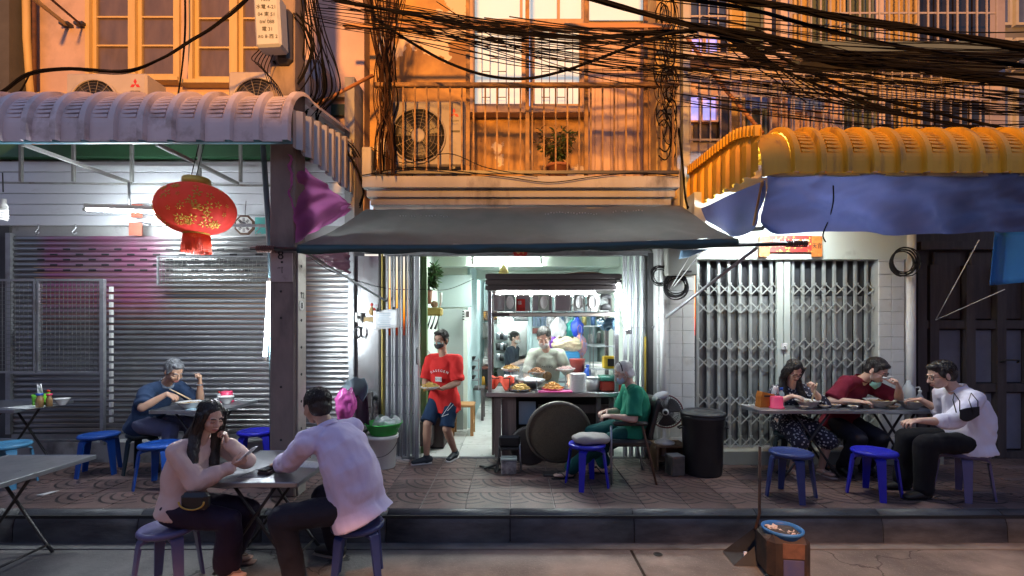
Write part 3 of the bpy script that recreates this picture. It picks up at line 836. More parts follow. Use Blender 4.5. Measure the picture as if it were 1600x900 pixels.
# expanding lattice gate
def lattice_gate(px0, px1, n, Y):
    x0, x1 = wx(px0, Y), wx(px1, Y); z0, z1 = PZ + .02, wz(404, Y)
    g = part('folding_gate', RB); ROOT[g.name] = ROOT[RB.name].copy(); gi = ROOT[g.name].inverted()
    GP = pmat('grey_green_gate_paint', (.52, .56, .54), (.42, .46, .44), scale=6, rough=.45, metal=.35, rvar=.1, dirt=(.22, .21, .19), dscale=3, dlo=.60, dhi=.8, rand=.10)
    mb = MB().box((-.011, 0, 0), (.016, .03, z1 - z0)).box((.011, .012, 0), (.014, .03, z1 - z0))
    me = mb.mesh('picket', GP)
    ms = (z1 - z0)
    lv = MB().box((0, 0, 0), ((x1 - x0) / n * .80, .008, ms * .80)).mesh('leaf_plate', pmat('dull_zinc_leaf', (.34, .36, .36), (.18, .19, .19), scale=3, amt=.8, rough=.45, metal=.4, stretch=(2, 1, .5), rand=.2, dirt=(.08, .08, .075), dscale=2.6, dlo=.52, dhi=.72))
    rt = MB().box((0, 0, 0), (.038, .01, .016)).mesh('rivet_plate', GP)
    xm = (x0 + x1) / 2 - .03
    p = (x1 - x0) / n
    dz = p * 1.0
    arm1 = MB().box((0, 0, 0), (math.hypot(p, dz) * .98, .006, .0125), MX.Rotation(math.atan2(dz, p), 3, 'Y')).mesh('lattice_bar', GP)
    arm2 = MB().box((0, 0, 0), (math.hypot(p, dz) * .98, .006, .0125), MX.Rotation(-math.atan2(dz, p), 3, 'Y')).mesh('lattice_bar', GP)
    rows = [wz(y, Y) for y in (452, 481, 538, 566, 625, 654, 690)]
    for k in range(n + 1):
        x = x0 + p * k
        inst('picket', me, gi @ V((x, Y, (z0 + z1) / 2)), g, rot=(0, RD(random.uniform(-.25, .25)), 0))
        for z in rows[::2]:
            inst('rivet_plate', rt, gi @ V((x, Y - .018, z + dz * .55)), g)
        if k < n:
            inst('leaf_plate', lv, gi @ V((x + p / 2, Y + .045, z0 + ms * .40)), g, rot=(0, 0, RD(random.uniform(-9, 9))))
            for z in rows:
                inst('lattice_bar', arm1, gi @ V((x + p / 2, Y - .022, z)), g)
                inst('lattice_bar', arm2, gi @ V((x + p / 2, Y - .030, z)), g)
    MB().box(((x0 + x1) / 2, Y + .07, (z0 + z1) / 2), (x1 - x0, .01, z1 - z0)).build('backing', pmat('dark_gate_gap', (.05, .055, .06), (.03, .03, .035), scale=3, rough=.5), g, w=True)
    for px in (1216, 1227):
        MB().box((wx(px, Y), Y - .02, (z0 + z1) / 2), (.075, .045, z1 - z0), bev=.006).build('lock_stile', SAGE, g, w=True)
    MB().box((wx(1221, Y), Y - .06, wz(541, Y)), (.07, .02, .08), bev=.006).lathe([(0, 0), (.012, 0), (.012, .012), (0, .012)], 10, (wx(1221, Y), Y - .07, wz(541, Y)), MX.Rotation(RD(90), 3, 'X')).build('lock_plate', CERAMIC, g, w=True)
    MB().box((wx(1230, Y), Y - .005, z1 + .0), (x1 - x0 + .06, .06, .03)).build('head_track', SAGE, g, w=True)
    return g
lattice_gate(1090, 1370, 17, PY + .10)
# dark panelled door at the far right
DY = 5.72
MB().box((6.4, DY + .16, 1.9), (3.3, .1, 3.5)).build('dark_wall', DARKWOOD, RB, w=True)
PANB = pmat('blue_grey_door_panel', (.17, .185, .24), (.12, .13, .18), scale=3, amt=.8, rough=.5, bump=.1, rand=.12)
ddoor = MB()
for px in (1441, 1460, 1517, 1565, 1612, 1660):
    ddoor.box((wx(px, DY), DY + .04, 1.45), (.11, .09, 2.36))
for py in (383, 507, 606, 712):
    ddoor.box(((wx(1441, DY) + wx(1660, DY)) / 2, DY + .05, wz(py, DY)), (wx(1660, DY) - wx(1441, DY), .075, .10))
dd = ddoor.build('panelled_door', DARKWOOD, RB, w=True)
for a, b in ((1466, 1509), (1524, 1558), (1572, 1605), (1619, 1653)):
    for c, d in ((515, 599), (614, 704), (392, 499)):
        rr_ = rect(a, c, b, d, DY)
        MB().box(((rr_[0] + rr_[1]) / 2, DY + .075, (rr_[2] + rr_[3]) / 2), (rr_[1] - rr_[0], .03, rr_[3] - rr_[2]), bev=.012).build('door_panel', PANB if c > 400 else DARKWOOD, dd, w=True)
MB().tube([(wx(1562, DY), DY - .01, wz(566, DY)), (wx(1566, DY), DY - .05, wz(562, DY)), (wx(1585, DY), DY - .05, wz(562, DY)), (wx(1589, DY), DY - .01, wz(566, DY))], .012, 8).build('door_handle', DARKMETAL, dd, w=True)

MB().box((11.2, DY + .16, 4.8), (6.3, .1, 9.6)).build('side_wall', DARKWOOD, RB, w=True)
FB = thing('building', 'bluish building with tall windows beyond the barred shophouse', 'building', (7.6, 7.2, 0))
MB().box((8.2, 7.6, 5), (3.2, .3, 10)).build('wall', pmat('blue_grey_render', (.28, .30, .36), scale=2, rough=.8), FB, w=True)
for a, b in ((1560, 1580), (1586, 1606)):
    for c, d in ((-30, 40), (60, 110), (130, 210)):
        rr_ = rect(a, c, b, d, 7.4)
        f_ = frame_mb(*rr_, 7.42, .04, .08).build('window', WHITEP, FB, w=True)
        pane_mesh('pane', 0, rr_[0] + .04, rr_[1] - .04, rr_[2] + .04, rr_[3] - .04, 7.42).build('pane', BLUECL, f_, w=True)
MB().box((0, 3.955, .004), (44, .11, .012)).build('gutter_strip', pmat('dark_gutter_strip', (.20, .195, .19), (.07, .07, .07), scale=3, amt=.9, rough=.6, coord='World', stretch=(.6, 1, 1), bump=.3), kind='structure')
for sx in (-1, 1):  # unseen blocks added at both street ends to cut low sky glow
    GLOW_BLOCK = thing('building', 'added unseen block cutting sky glow at the %s end of the street' % ('left' if sx < 0 else 'right'), 'building', (sx * 24, -2, 0))
    MB().box((sx * 24, -2, 4.5), (2, 13.9, 9)).build('wall', GREYPL, GLOW_BLOCK, w=True)
# opposite side of the street (behind the camera): plain facade that carries the two street lamps
OB = thing('building', 'plain shophouse row across the street carrying two street lamps', 'building', (0, -9, 0))
MB().box((0, -10, 3.5), (44, 2, 7)).build('wall', CREAM, OB, w=True)
# ================================================================ awnings
def awning_sheets(parent, xs, x_step, yc, zc, ry, rz, zlow, back, mat, n_crimp, sgn=1):
    """curved roof sheets with a rounded rib and crimped rows; one mesh shared by all"""
    def f(u, v):
        # v: 0 lower lip .. 1 back of the roof
        rib = 0.0
        if u < .30: rib = min(1, 2.2 * math.sin(math.pi * u / .30)) ** .8 * .040
        if v < .12:
            y, z = yc - ry, zlow + (zc - zlow) * v / .12; nx, nz = -1, 0; cr = 0
        elif v < .86:
            t = (v - .12) / .74; a = RD(100) * t
            y, z = yc - ry * math.cos(a), zc + rz * math.sin(a); nx, nz = -math.cos(a), math.sin(a)
            s = (a - RD(12)) / RD(66)
            cr = 0
            if 0 < s < 1 and u >= .40 and u < .97: cr = .012 if s * n_crimp % 1.0 < .60 else -.030
        else:
            t = (v - .86) / .14
            a = RD(100); y0, z0 = yc - ry * math.cos(a), zc + rz * math.sin(a)
            y, z = y0 + (back[0] - y0) * t, z0 + (back[1] - z0) * t; nx, nz = 0, 1; cr = 0
        k = rib + cr
        return (u * x_step * 1.015 * sgn, y + nx * k, z + nz * k)
    mb = MB()
    us = [0, .02, .05, .09, .15, .21, .25, .28, .30, .395, .40, .97, .975, 1.0]
    vs = [0, .06, .12] + [.12 + .74 * (RD(12) / RD(100)) * q for q in (.5, .98)]
    for k in range(n_crimp):
        for e in (.0, .585, .61, .985):
            vs.append(.12 + .74 * (RD(12) + RD(66) * (k + e + .004) / n_crimp) / RD(100))
    vs += [.12 + .74 * q for q in (.79, .86, .93, 1.0)] + [.93, 1.0]
    W_ = len(us)
    mb.add([f(u, v) for v in vs for u in us], [((j * W_ + i), (j * W_ + i + 1), ((j + 1) * W_ + i + 1), ((j + 1) * W_ + i)) for j in range(len(vs) - 1) for i in range(W_ - 1)], False)
    mb.f = [q[::-1] for q in mb.f] if sgn > 0 else mb.f
    me = mb.mesh('roof_sheet', mat)
    return me
ROOFW = pmat('weathered_white_roofing', (.74, .65, .67), (.60, .53, .55), scale=3, rough=.42, rvar=.1, dirt=(.22, .15, .12), dscale=3.2, dlo=.54, dhi=.72, rand=.12, damt=.8)
ROOFY = pmat('ochre_painted_roofing', (.76, .44, .03), (.62, .32, .02), scale=3, rough=.42, rvar=.1, dirt=(.10, .06, .04), dscale=3.0, dlo=.54, dhi=.72, rand=.10, stretch=(3, 3, .5), damt=.7)
STRUTM = pmat('grey_painted_angle', (.30, .31, .30), (.20, .20, .19), scale=8, rough=.5, dirt=(.12, .07, .05), dscale=5, dlo=.58, dhi=.75)

LAW = thing('awning', 'white ribbed tin awning with a curved ridge over the closed roller shutter', 'awning', (-4.6, 4.2, 3.54))
XE = wx(455, 4.2)
st = 45 * 4.2 / 730
me = awning_sheets(LAW, None, st, 4.62, 3.66, .42, .44, wz(221, 4.2), (6.0, 4.30), ROOFW, 11, -1)
for k in range(15):
    inst('roof_sheet', me, V((XE - st * k, 0, 0)) - V((-4.6, 4.2, 3.54)), LAW)
def corrugated(x, y0, y1, zt0, zt1, zb, n, d, sgn=1, rag=.0):
    def f(u, v):
        q = u * n % 1.0
        w = 0 if q < .35 else (1 if .45 < q < .80 else (q - .35) / .1 if q <= .45 else max(0, 1 - (q - .80) / .1) if q < .9 else 0)
        y = y0 + (y1 - y0) * u
        zt = zt0 + (zt1 - zt0) * u
        zb_ = zb + (rag * math.sin(u * 71) if v == 0 else 0)
        return (x + sgn * w * d, y, zb_ + (zt - zb_) * v)
    return MB().grid(f, n * 10, 3, False, .004)
SIDEM = pmat('lavender_corrugated_sheet', (.42, .42, .45), (.34, .35, .38), scale=3, rough=.4, metal=.3, rvar=.1, dirt=(.15, .11, .1), dscale=4, dlo=.6, dhi=.8)
corrugated(XE, 4.24, 5.92, 3.84, 4.2, 3.5, 9, .045).build('side_sheet', SIDEM, LAW, w=True)
MB().box((-4.6, 4.24, 3.555), (5.2, .035, .05)).build('edge_beam', pmat('light_blue_beam', (.15, .36, .48), rough=.5), LAW, w=True)
br = MB()
for px in (35, 245): br.bar(W(px, 225, 4.35), W(px + (170 if px < 100 else 125), 286, 5.5), .035, .035)
br_o = br.v and None
for a, b in (((35, 225, 4.35), (205, 286, 5.5)), ((245, 225, 4.35), (372, 287, 5.5))):
    MB().bar(W(*a), W(*b), .034, .034).build('bracket', STRUTM, LAW, w=True)
for px in (33, 115, 206, 312, 376):
    MB().bar(W(px, 222, 5.4), W(px, 284, 5.45), .03, .03).build('bracket_post', STRUTM, LAW, w=True)
MB().bar(W(-40, 285, 5.5), W(424, 290, 5.5), .02, .02).build('cross_rail', STRUTM, LAW, w=True)
hk = MB().tube([W(201, 285, 5.3), W(202, 320, 5.3), W(203, 342, 5.3), W(235, 350, 5.1)], .013, 8)
hk.build('hanging_arm', GALV, LAW, w=True)

RAW = thing('awning', 'ochre yellow ribbed tin awning with a curved ridge over the folding lattice gate', 'awning', (4.2, 4.2, 3.25))
XR = wx(1236, 4.2); st2 = 41 * 4.2 / 730
me = awning_sheets(RAW, None, st2, 4.55, 3.36, .35, .38, wz(270, 4.2), (6.0, 3.95), ROOFY, 10, 1)
for k in range(14):
    inst('roof_sheet', me, V((XR + st2 * k, 0, 0)) - V((4.2, 4.2, 3.25)), RAW)
XS = wx(1192, 4.2)
def cap(u, v):                       # plain rounded corner piece
    a = RD(100) * min(v / .86, 1.0)
    y, z = 4.55 - .35 * math.cos(a), 3.34 + .38 * math.sin(a)
    if v < .001: z -= .09
    if v > .86: t = (v - .86) / .14; y, z = y + (6.0 - y) * t, z + (3.95 - z) * t
    x = XS + (XR - XS) * u
    return (x, y + .02 * (1 - u) ** 2, z - .035 * (1 - u) ** 2)
MB().grid(cap, 6, 24).build('corner_cap', ROOFY, RAW, w=True)
def rside(u, v):
    q = u * 8 % 1.0
    w = .03 if q < .5 else 0
    y = 4.22 + 1.72 * u
    zt = 3.66 + .20 * math.sin(min(u * 3, 1) * math.pi / 2) * .6 + .08 * u
    zb = 3.26 + (.018 if q < .5 else 0) + .08 * u
    return (XS - w * (1 if v < .82 else 0) + .0, y, zb + (zt - zb) * v)
MB().grid(rside, 64, 6, False, .004).build('side_sheet', ROOFY, RAW, w=True)
fl = MB()
for k in range(24):
    u = k / 24
    y = 4.24 + 1.68 * u; zt = 3.66 + .12 * math.sin(min(u * 3, 1) * math.pi / 2) + .08 * u
    fl.box((XS - .02, y + .02, zt - .01), (.06, .035, .10))
fl.build('flashing', ROOFY, RAW, w=True, kind='stuff')
MB().bar((XS + .02, 4.24, 3.245), (8.2, 4.24, 3.245), .035, .035).build('edge_beam', STRUTM, RAW, w=True)

def cloth(name, f, nu, nv, mat, label, cat='tarp', th=.004, group=None):
    o = MB().grid(f, nu, nv, True, th).build(name, mat)
    return tag(o, label, cat, group)
def bil(A, B, C_, D, u, v): return (A * (1 - u) + B * u) * (1 - v) + (C_ * (1 - u) + D * u) * v
def wr(p, s, a): return MN.noise(p * s) * a
PURPLE = translucent(pmat('purple_tarp', (.42, .12, .36), (.32, .09, .34), scale=3, rough=.45, bump=.2, bscale=18), (.75, .22, .55), .6)
pA, pB, pC, pD = W(449, 240, 4.36), W(546, 318, 5.7), W(462, 380, 4.40), W(546, 330, 5.7)
cloth('purple_tarp', lambda u, v: bil(pA, pB, pC, pD, u, v) + V((wr(V((u * 2, v * 5 + u * 3, 2)), 1.6, .07) + .10 * math.sin(math.pi * u) * math.sin(math.pi * v), 0, 0)), 24, 24, PURPLE, 'purple tarp stretched between the utility pole and the white awning side', th=0)
q1, q2, q3, q4 = W(470, 394, 4.6), W(546, 394, 5.5), W(472, 396, 4.6), W(546, 428, 5.5)
cloth('tarp_flap', lambda u, v: bil(q1, q2, q3, q4, u, v) + V((wr(V((u * 4, v * 4, 7)), 2.0, .05), 0, 0)), 16, 12, pmat('crumpled_purple_film', (.36, .14, .24), rough=.2, bump=.5, bscale=14), 'crumpled purple plastic flap hanging under the grey canvas beside the pole')
CANVAS = translucent(pmat('grey_green_canvas', (.15, .15, .14), (.085, .088, .083), scale=2.5, rough=.55, rvar=.1, bump=.12, bscale=120, dirt=(.18, .16, .15), dscale=2.2, dlo=.52, dhi=.72, coord='World'), (.40, .42, .39), .30)
GAW = thing('canvas_awning', 'sagging dark grey canvas awning over the open shop front', 'awning', (0, 4.3, 2.62))
c1, c2, c3, c4 = W(572, 327, 5.5), W(1066, 322, 5.5), W(466, 384, 4.3), W(1152, 374, 4.3)
def canv(u, v):
    p = bil(c1, c2, c3, c4, u, v)
    return p + V((0, 0, -.05 * math.sin(math.pi * v) * (1.2 - .5 * math.cos(2 * math.pi * u)) - .02 * math.sin(math.pi * u) * v + wr(V((u * 9, v * 2, 1)), 1.0, .03) + .012 * math.sin(u * 56 + 3 * math.sin(v * 3)) * v + wr(V((u * 30, v * 6, 3)), 1.0, .008)))
MB().grid(canv, 90, 24, True).build('canvas', CANVAS, GAW, w=True)
def lip(u, v):
    p = bil(c3, c4, c3, c4, u, 0) + V((0, -.012, -.02 * math.sin(math.pi * u)))
    if u < .02: p = p
    a = v * math.pi * .9
    return p + V((wr(V((u * 20, v, 3)), 1, .004), -.022 * math.sin(a) + wr(V((u * 26, v * 2, 5)), 1, .012), .006 - .075 * v * (1 + .15 * math.sin(u * 37))))
MB().grid(lip, 90, 8, True, .004).build('hem', pmat('dark_teal_hem', (.012, .050, .058), (.02, .07, .075), scale=6, rough=.4, bump=.2, bscale=20), GAW, w=True)
pp = MB().tube([W(392, 389, 4.33), W(800, 391, 4.33), W(1262, 380, 4.33)], .020, 10)
pp.build('front_pipe', DARKMETAL, GAW, w=True)
ROPE = pmat('red_brown_rope', (.18, .075, .06), (.09, .045, .04), scale=20, rough=.8)
for a, b in ((402, 428), (1228, 1258)):
    mb = MB()
    n = 9
    for k in range(n):
        t = k / (n - 1); p = W(a + (b - a) * t, 389 - (8 if a > 1000 else 0), 4.33)
        mb.tube([p + V((0, math.cos(q) * .027, math.sin(q) * .027)) + V((.010 * q / 6.28, 0, 0)) for q in [2 * math.pi * i / 10 for i in range(11)]], .007, 5)
    mb.build('rope_lashing', ROPE, GAW, w=True, kind='stuff')
MB().tube([W(474, 393, 4.36), W(606, 472, 5.70)], .014, 8).build('strut', GALV, GAW, w=True)
MB().tube([W(1184, 386, 4.36), W(1020, 512, 5.66)], .017, 8).build('strut', GALV, GAW, w=True)
random.seed(11)
fp = MB()
for (pa, pb, t) in ((628, 705, .17), (850, 940, .14), (962, 1012, .12)):
    u0, u1 = (pa - 560) / 520, (pb - 560) / 520
    n = int((pb - pa) / 4.5)
    for k in range(n):
        if random.random() < .15: continue
        p = canv(u0 + (u1 - u0) * k / n, t + random.uniform(-.012, .012))
        fp.ell(p + V((0, -.004, .006)), (random.uniform(.005, .011), .006, random.uniform(.003, .009)), nu=6, nv=4)
fp.build('faded_print', WHITEP, GAW, w=True, kind='stuff')

BLUET = translucent(pmat('blue_tarpaulin', (.080, .105, .235), (.04, .07, .17), scale=2.5, amt=.6, rough=.5, rvar=.1, bump=.15, bscale=90, coord='World', dirt=(.07, .09, .19), dscale=1.8, dlo=.52, dhi=.68), (.12, .14, .36), .10)
def fold(u, v):
    x0, x1 = wx(1196, 4.24), wx(1640, 4.24)
    x = x0 + (x1 - x0) * u
    zt, zb = 3.245, wz(364, 4.24) + .012 * math.sin(u * 9)
    s = u * 14
    # diagonal pull folds running down from the left corner, softer drapes to the right
    d1 = math.sin((u * 5.2 - v * 2.2) * 3.1) * .075 * max(0, 1 - u * 1.5)
    d2 = math.sin(u * 30 + 1.3 * math.sin(v * 3)) * .026 * (.2 + v)
    return V((x, 4.235 + d1 * (.3 + v) + d2 + wr(V((u * 5, v * 2.5, 4)), 1.3, .06) + wr(V((u * 22 + v * 6, v * 7, 9)), 1.0, .014), zt + (zb - zt) * v))
cloth('blue_valance', fold, 160, 34, BLUET, 'long blue tarpaulin valance hanging along the front of the ochre awning', th=0)
s1, s2, s3, s4 = W(1079, 332, 5.75), W(1194, 282, 4.24), W(1140, 368, 5.1), W(1190, 330, 4.28)
cloth('blue_side_tarp', lambda u, v: bil(s1, s2, s3, s4, u, v) + V((.05 * math.sin(u * 7 + v * 3) * (.3 + v * .5), 0, -.10 * math.sin(math.pi * u) * v)), 30, 16, BLUET, 'lavender blue tarp slung under the side of the ochre awning', th=0)
t1, t2, t3, t4 = W(1554, 362, 5.0), W(1640, 362, 4.9), W(1546, 446, 5.0), W(1640, 438, 4.9)
cloth('blue_curtain', lambda u, v: bil(t1, t2, t3, t4, u, v) + V((0, .05 * math.sin(u * 8), 0)), 20, 10, pmat('bright_blue_tarp', (.03, .20, .55), (.025, .16, .48), scale=4, rough=.45, bump=.1), 'bright blue tarp curtain hanging before the dark panelled door')
t1, t2, t3, t4 = W(1064, 391, 5.0), W(1106, 390, 4.7), W(1061, 405, 5.0), W(1075, 402, 4.8)
cloth('blue_rag', lambda u, v: bil(t1, t2, t3, t4, u, v), 8, 4, pmat('pale_blue_sheet', (.22, .40, .62), rough=.4), 'small pale blue sheet corner tied beside the grey meter box')
for k, (a, b) in enumerate((((1191, 283, 4.26), (1177, 352, 4.5)), ((1191, 283, 4.26), (1200, 318, 4.4)))):
    tag(MB().tube([W(*a), W(*b)], .011, 8).build('tarp_prop', pmat('orange_prop', (.45, .22, .08), rough=.6)), ('slim orange rod propping the lavender blue tarp, longer of the pair' if k == 0 else 'slim orange rod propping the lavender blue tarp, shorter of the pair'), 'rod')
tag(MB().tube([W(1139, 361, 5.0), W(1192, 357, 4.6), W(1196, 345, 4.5)], .022, 8).build('rope_pole', DARKMETAL), 'dark rope wrapped pole end above the red door banner', 'pole')

# ================================================================ utility pole
PX, PYY = wx(440.5, 4.4), 4.52
POLEM = pmat('dark_weathered_concrete', (.27, .215, .19), (.18, .145, .13), scale=4, amt=.8, rough=.8, bump=.3, bscale=18, coord='World', stretch=(1, 1, .4), dirt=(.05, .045, .045), dscale=2.2, dlo=.5, dhi=.7)
UP = thing('utility_pole', 'square dark concrete utility pole rising past the white awning', 'pole', (PX, PYY, SZ))
MB().box((PX, PYY, SZ + 4.2), (.235, .235, 8.4), bev=.012).build('shaft', POLEM, UP, w=True)
stp = MB().box((PX + .128, PYY, (wz(396, 4.5) + SZ) / 2), (.018, .17, wz(396, 4.5) - SZ), bev=.003)
so = stp.build('metal_strip', pmat('pale_galvanised_strip', (.46, .43, .40), (.36, .33, .31), scale=6, rough=.5, metal=.4, dirt=(.2, .15, .12), dscale=4, dlo=.58, dhi=.8), UP, w=True)
hm = MB().lathe([(0, 0), (.013, 0), (.013, .004), (0, .004)], 10, m=MX.Rotation(RD(90), 3, 'Y')).mesh('hole', BLACK)
soi = ROOT[so.name].inverted()
for k in range(8): inst('hole', hm, soi @ V((PX + .1375, PYY - .02, 2.45 - k * .26)), so)
CARD = pmat('weathered_painted_plate', (.42, .36, .35), (.33, .27, .26), scale=6, rough=.7, dirt=(.2, .15, .15), dscale=6, dlo=.58, dhi=.75)
MB().box((wx(440, 4.39), 4.397, wz(418, 4.39)), (.205, .008, .27)).build('number_plate', CARD, UP, w=True)
tx = text('plate_number', '8', .12, BLACK, UP, V((wx(438, 4.385), 4.391, wz(399, 4.385))) - V((PX, PYY, SZ)), sx=1.0)
text('plate_number', '\u2022', .09, BLACK, UP, V((wx(440, 4.385), 4.391, wz(410, 4.385))) - V((PX, PYY, SZ)))
text('plate_number', '\u0e37\u0e44', .07, pmat('faded_ink', (.15, .13, .13), rough=.7), UP, V((wx(440, 4.385), 4.391, wz(423, 4.385))) - V((PX, PYY, SZ)))
text('strip_number', '12', .085, BLACK, UP, V((.1395, -.0, wz(462, 4.52) - SZ)), (RD(90), 0, RD(90)))
MB().lathe([(0, 0), (.05, 0), (.05, .003), (.038, .004), (0, .004)], 16, (PX + .139, PYY - .02, wz(478, 4.52)), MX.Rotation(RD(90), 3, 'Y')).build('round_sticker', WHITEP, UP, w=True)
text('sticker_mark', '8', .08, BLACK, UP, V((.145, -.02, wz(478, 4.52) - SZ)), (RD(90), 0, RD(90)))
for z in (1.3, 1.95, 2.2, .8): MB().ell((PX - .01, PYY - .119, z), (.012, .006, .012), nu=8, nv=5).build('bolt', BLACK, UP, w=True)
mbx = thing('meter_box', 'pale grey utility meter box covered in stencilled characters, strapped to the pole top', 'meter box', W(424, 40, 4.25), 0)
MB().box((0, 0, 0), (.23, .16, .47), MX.Rotation(RD(-3), 3, 'Y'), bev=.02).build('casing', pmat('grey_meter_casing', (.42, .46, .52), (.34, .38, .44), scale=5, rough=.5, dirt=(.2, .2, .22), dscale=6, dlo=.58, dhi=.8), mbx)
for k, s in enumerate(('\u0e01\u0e1f\u0e19', '\u6c34\u96fb 4-21', '04 \u6771 51', '\u0e2d\u0e1f 088', '\u96fb 31', '\u0e25\u0e2d 8-\u897f 2')):
    text('stencil', s, .044, BLACK, mbx, (-.01 + .004 * k, -.0805, .18 - .066 * k), (RD(90), RD(0), 0))
MB().box((.05, .17, -.02), (.16, .16, .52), bev=.04).build('backing_bracket', DARKMETAL, mbx)
PVC = pmat('blue_grey_pipe', (.10, .17, .20), (.08, .13, .16), scale=4, rough=.5)
tag(MB().tube([W(411, 228, 4.7), W(418, 330, 4.72), W(424, 440, 4.75), W(426, 700, 4.78)], .026, 12).build('drain_pipe', PVC), 'slim blue grey pipe running down beside the utility pole', 'pipe')
tag(MB().tube([W(469, 178, 4.9), W(530, 145, 5.2), W(582, 118, 5.45)], .020, 10).build('leaning_rod', pmat('orange_bamboo', (.45, .20, .06), (.3, .12, .04), scale=8, rough=.6, stretch=(1, 1, 1))), 'orange rod slanting from the white awning up to the balcony corner', 'rod')
tag(MB().tube([W(1073, 58, 5.5), W(1105, 103, 5.4), W(1135, 142, 5.3), W(1192, 208, 5.0)], .020, 10).build('leaning_rod', pmat('brown_bamboo', (.36, .18, .09), (.25, .11, .06), scale=8, rough=.6)), 'brown rod slanting down onto the ochre awning from the balcony', 'rod')
# brackets and pipe on the left upper wall
lp = thing('wall_pipe', 'cream cast pipe running up the pink wall at the far left', 'pipe', W(45, 150, 5.95))
MB().tube([W(40, -60, 5.98), W(42, 60, 5.98), W(50, 170, 5.98)], .042, 12).build('pipe', YELTIM, lp, w=True)
MB().tube([W(53, -60, 6.0), W(54, 170, 6.0)], .022, 10).build('thin_pipe', RUST, lp, w=True)
for i, (a, b) in enumerate((((45, -8, 5.3), (103, 38, 6.05)), ((72, -8, 5.3), (126, 38, 6.05)))):
    t = thing('wall_bracket', ('thick yellow iron arm fixed to the pink wall by the cream pipe' if i == 0 else 'thin dark iron arm fixed to the pink wall left of the small paned window'), 'bracket', W(*b))
    MB().bar(W(*a), W(*b), .035 if i == 0 else .02).build('arm', YELTIM if i == 0 else RUST, t, w=True)
    MB().box(W(*b), (.12, .08, .035)).build('foot_plate', DARKMETAL, t, w=True)

# ================================================================ air conditioners
ACM = pmat('cream_ac_casing', (.47, .43, .40), (.36, .33, .31), scale=4, rough=.45, dirt=(.3, .25, .2), dscale=3, dlo=.6, dhi=.8)
def ac_unit(x0, Y, z0, w, h, label, loc_fan=.36, ACM=ACM):
    t = thing('air_conditioner', label, 'air conditioner', (x0 + w / 2, Y + .16, z0), 0, 'outdoor air conditioner units')
    d = .33
    MB().box((0, 0, h / 2), (w, d, h), bev=.02).build('casing', ACM, t)
    fx, fz, r = -w / 2 + w * loc_fan, h * .46, h * .41
    ry = MX.Rotation(RD(90), 3, 'X')
    MB().lathe([(0, 0), (r, 0), (r, .004), (0, .004)], 32, (fx, -d / 2 - .002, fz), ry).build('fan_recess', BLACK, t)
    MB().lathe([(r - .004, 0), (r + .016, 0), (r + .016, .022), (r - .004, .022), (r - .004, 0)], 32, (fx, -d / 2, fz), ry).build('fan_ring', ACM, t)
    bl = MB()
    for k in range(3):
        a = 2 * math.pi * k / 3
        bl.grid(lambda u, v: V((fx, -d / 2 - .006 - .006 * v, fz)) + V((math.cos(a + v * 1.1) * r * (.2 + .7 * u), 0, math.sin(a + v * 1.1) * r * (.2 + .7 * u))), 4, 5, True, .003)
    bl.build('fan_blades', pmat('grey_blade', (.07, .07, .07), rough=.5) if False else DARKMETAL, t, kind='stuff')
    gm = MB()
    for k in range(1, 8):
        q = r * k / 8
        gm.tube([V((fx, -d / 2 - .018, fz)) + V((math.cos(a), 0, math.sin(a))) * q for a in [2 * math.pi * i / 28 for i in range(29)]], .0022, 4, False)
    for k in range(14):
        a = 2 * math.pi * k / 14
        gm.tube([V((fx, -d / 2 - .02, fz)) + V((math.cos(a), 0, math.sin(a))) * r * s for s in (.2, 1)], .003 if k % 2 else .0045, 4, False)
    gm.build('fan_grille', pmat('dull_wire', (.25, .22, .18), rough=.5) if not bpy.data.materials.get('dull_wire') else bpy.data.materials['dull_wire'], t, kind='stuff')
    MB().lathe([(0, .006), (r * .22, .004), (r * .26, 0), (r * .26, -.01)], 20, (fx, -d / 2 - .02, fz), ry).build('fan_hub', ACM, t)
    lx, lz = w / 2 - .13, h * .80; s = .032
    for dx, dz, rot in ((0, s * .9, 90), (-s * .95, -s * .55, 210), (s * .95, -s * .55, 330)):
        c = math.cos(RD(rot)); sn = math.sin(RD(rot)); L_ = s * 1.05; wd = s * .6
        pts = [V((lx, 0, lz)) + V((c * a - sn * b, 0, sn * a + c * b)) for a, b in ((0, 0), (L_, wd), (2 * L_, 0), (L_, -wd))]
        MB().add([p + V((0, -d / 2 - .003, 0)) for p in pts] + [p + V((0, -d / 2 + .001, 0)) for p in pts], [(0, 1, 2, 3), (7, 6, 5, 4)] + [(i, 4 + i, 4 + (i + 1) % 4, (i + 1) % 4) for i in range(4)]).build('diamond', RED, t)
    text('plate_lettering', 'MITSUBISHI', .024, BLACK, t, (lx, -d / 2 - .002, lz - .085))
    text('plate_lettering', 'Mr.SLIM', .03, pmat('ac_blue_ink', (.1, .12, .35), rough=.5) if not bpy.data.materials.get('ac_blue_ink') else bpy.data.materials['ac_blue_ink'], t, (lx, -d / 2 - .002, lz - .125))
    MB().box((lx + .02, -d / 2 - .002, lz - .21), (.10, .006, .022)).build('vent_slot', BLACK, t)
    sv = MB().box((0, 0, 0), (.006, d * .6, .012)).mesh('side_slot', BLACK)
    for k in range(6): inst('side_slot', sv, (w / 2 + .001, .0, h * .35 + .04 * k), t)
    for sx in (-1, 1): MB().box((sx * w * .33, 0, -.02), (.06, d + .04, .04)).build('foot', DARKMETAL, t)
    return t
ac_unit(wx(103, 5.5), 5.5, 4.18, .95, .68, 'cream air conditioner under the small paned window, red three diamond logo showing')
ac_unit(wx(357, 5.5), 5.5, 4.20, .95, .68, 'cream air conditioner half hidden behind the utility pole')
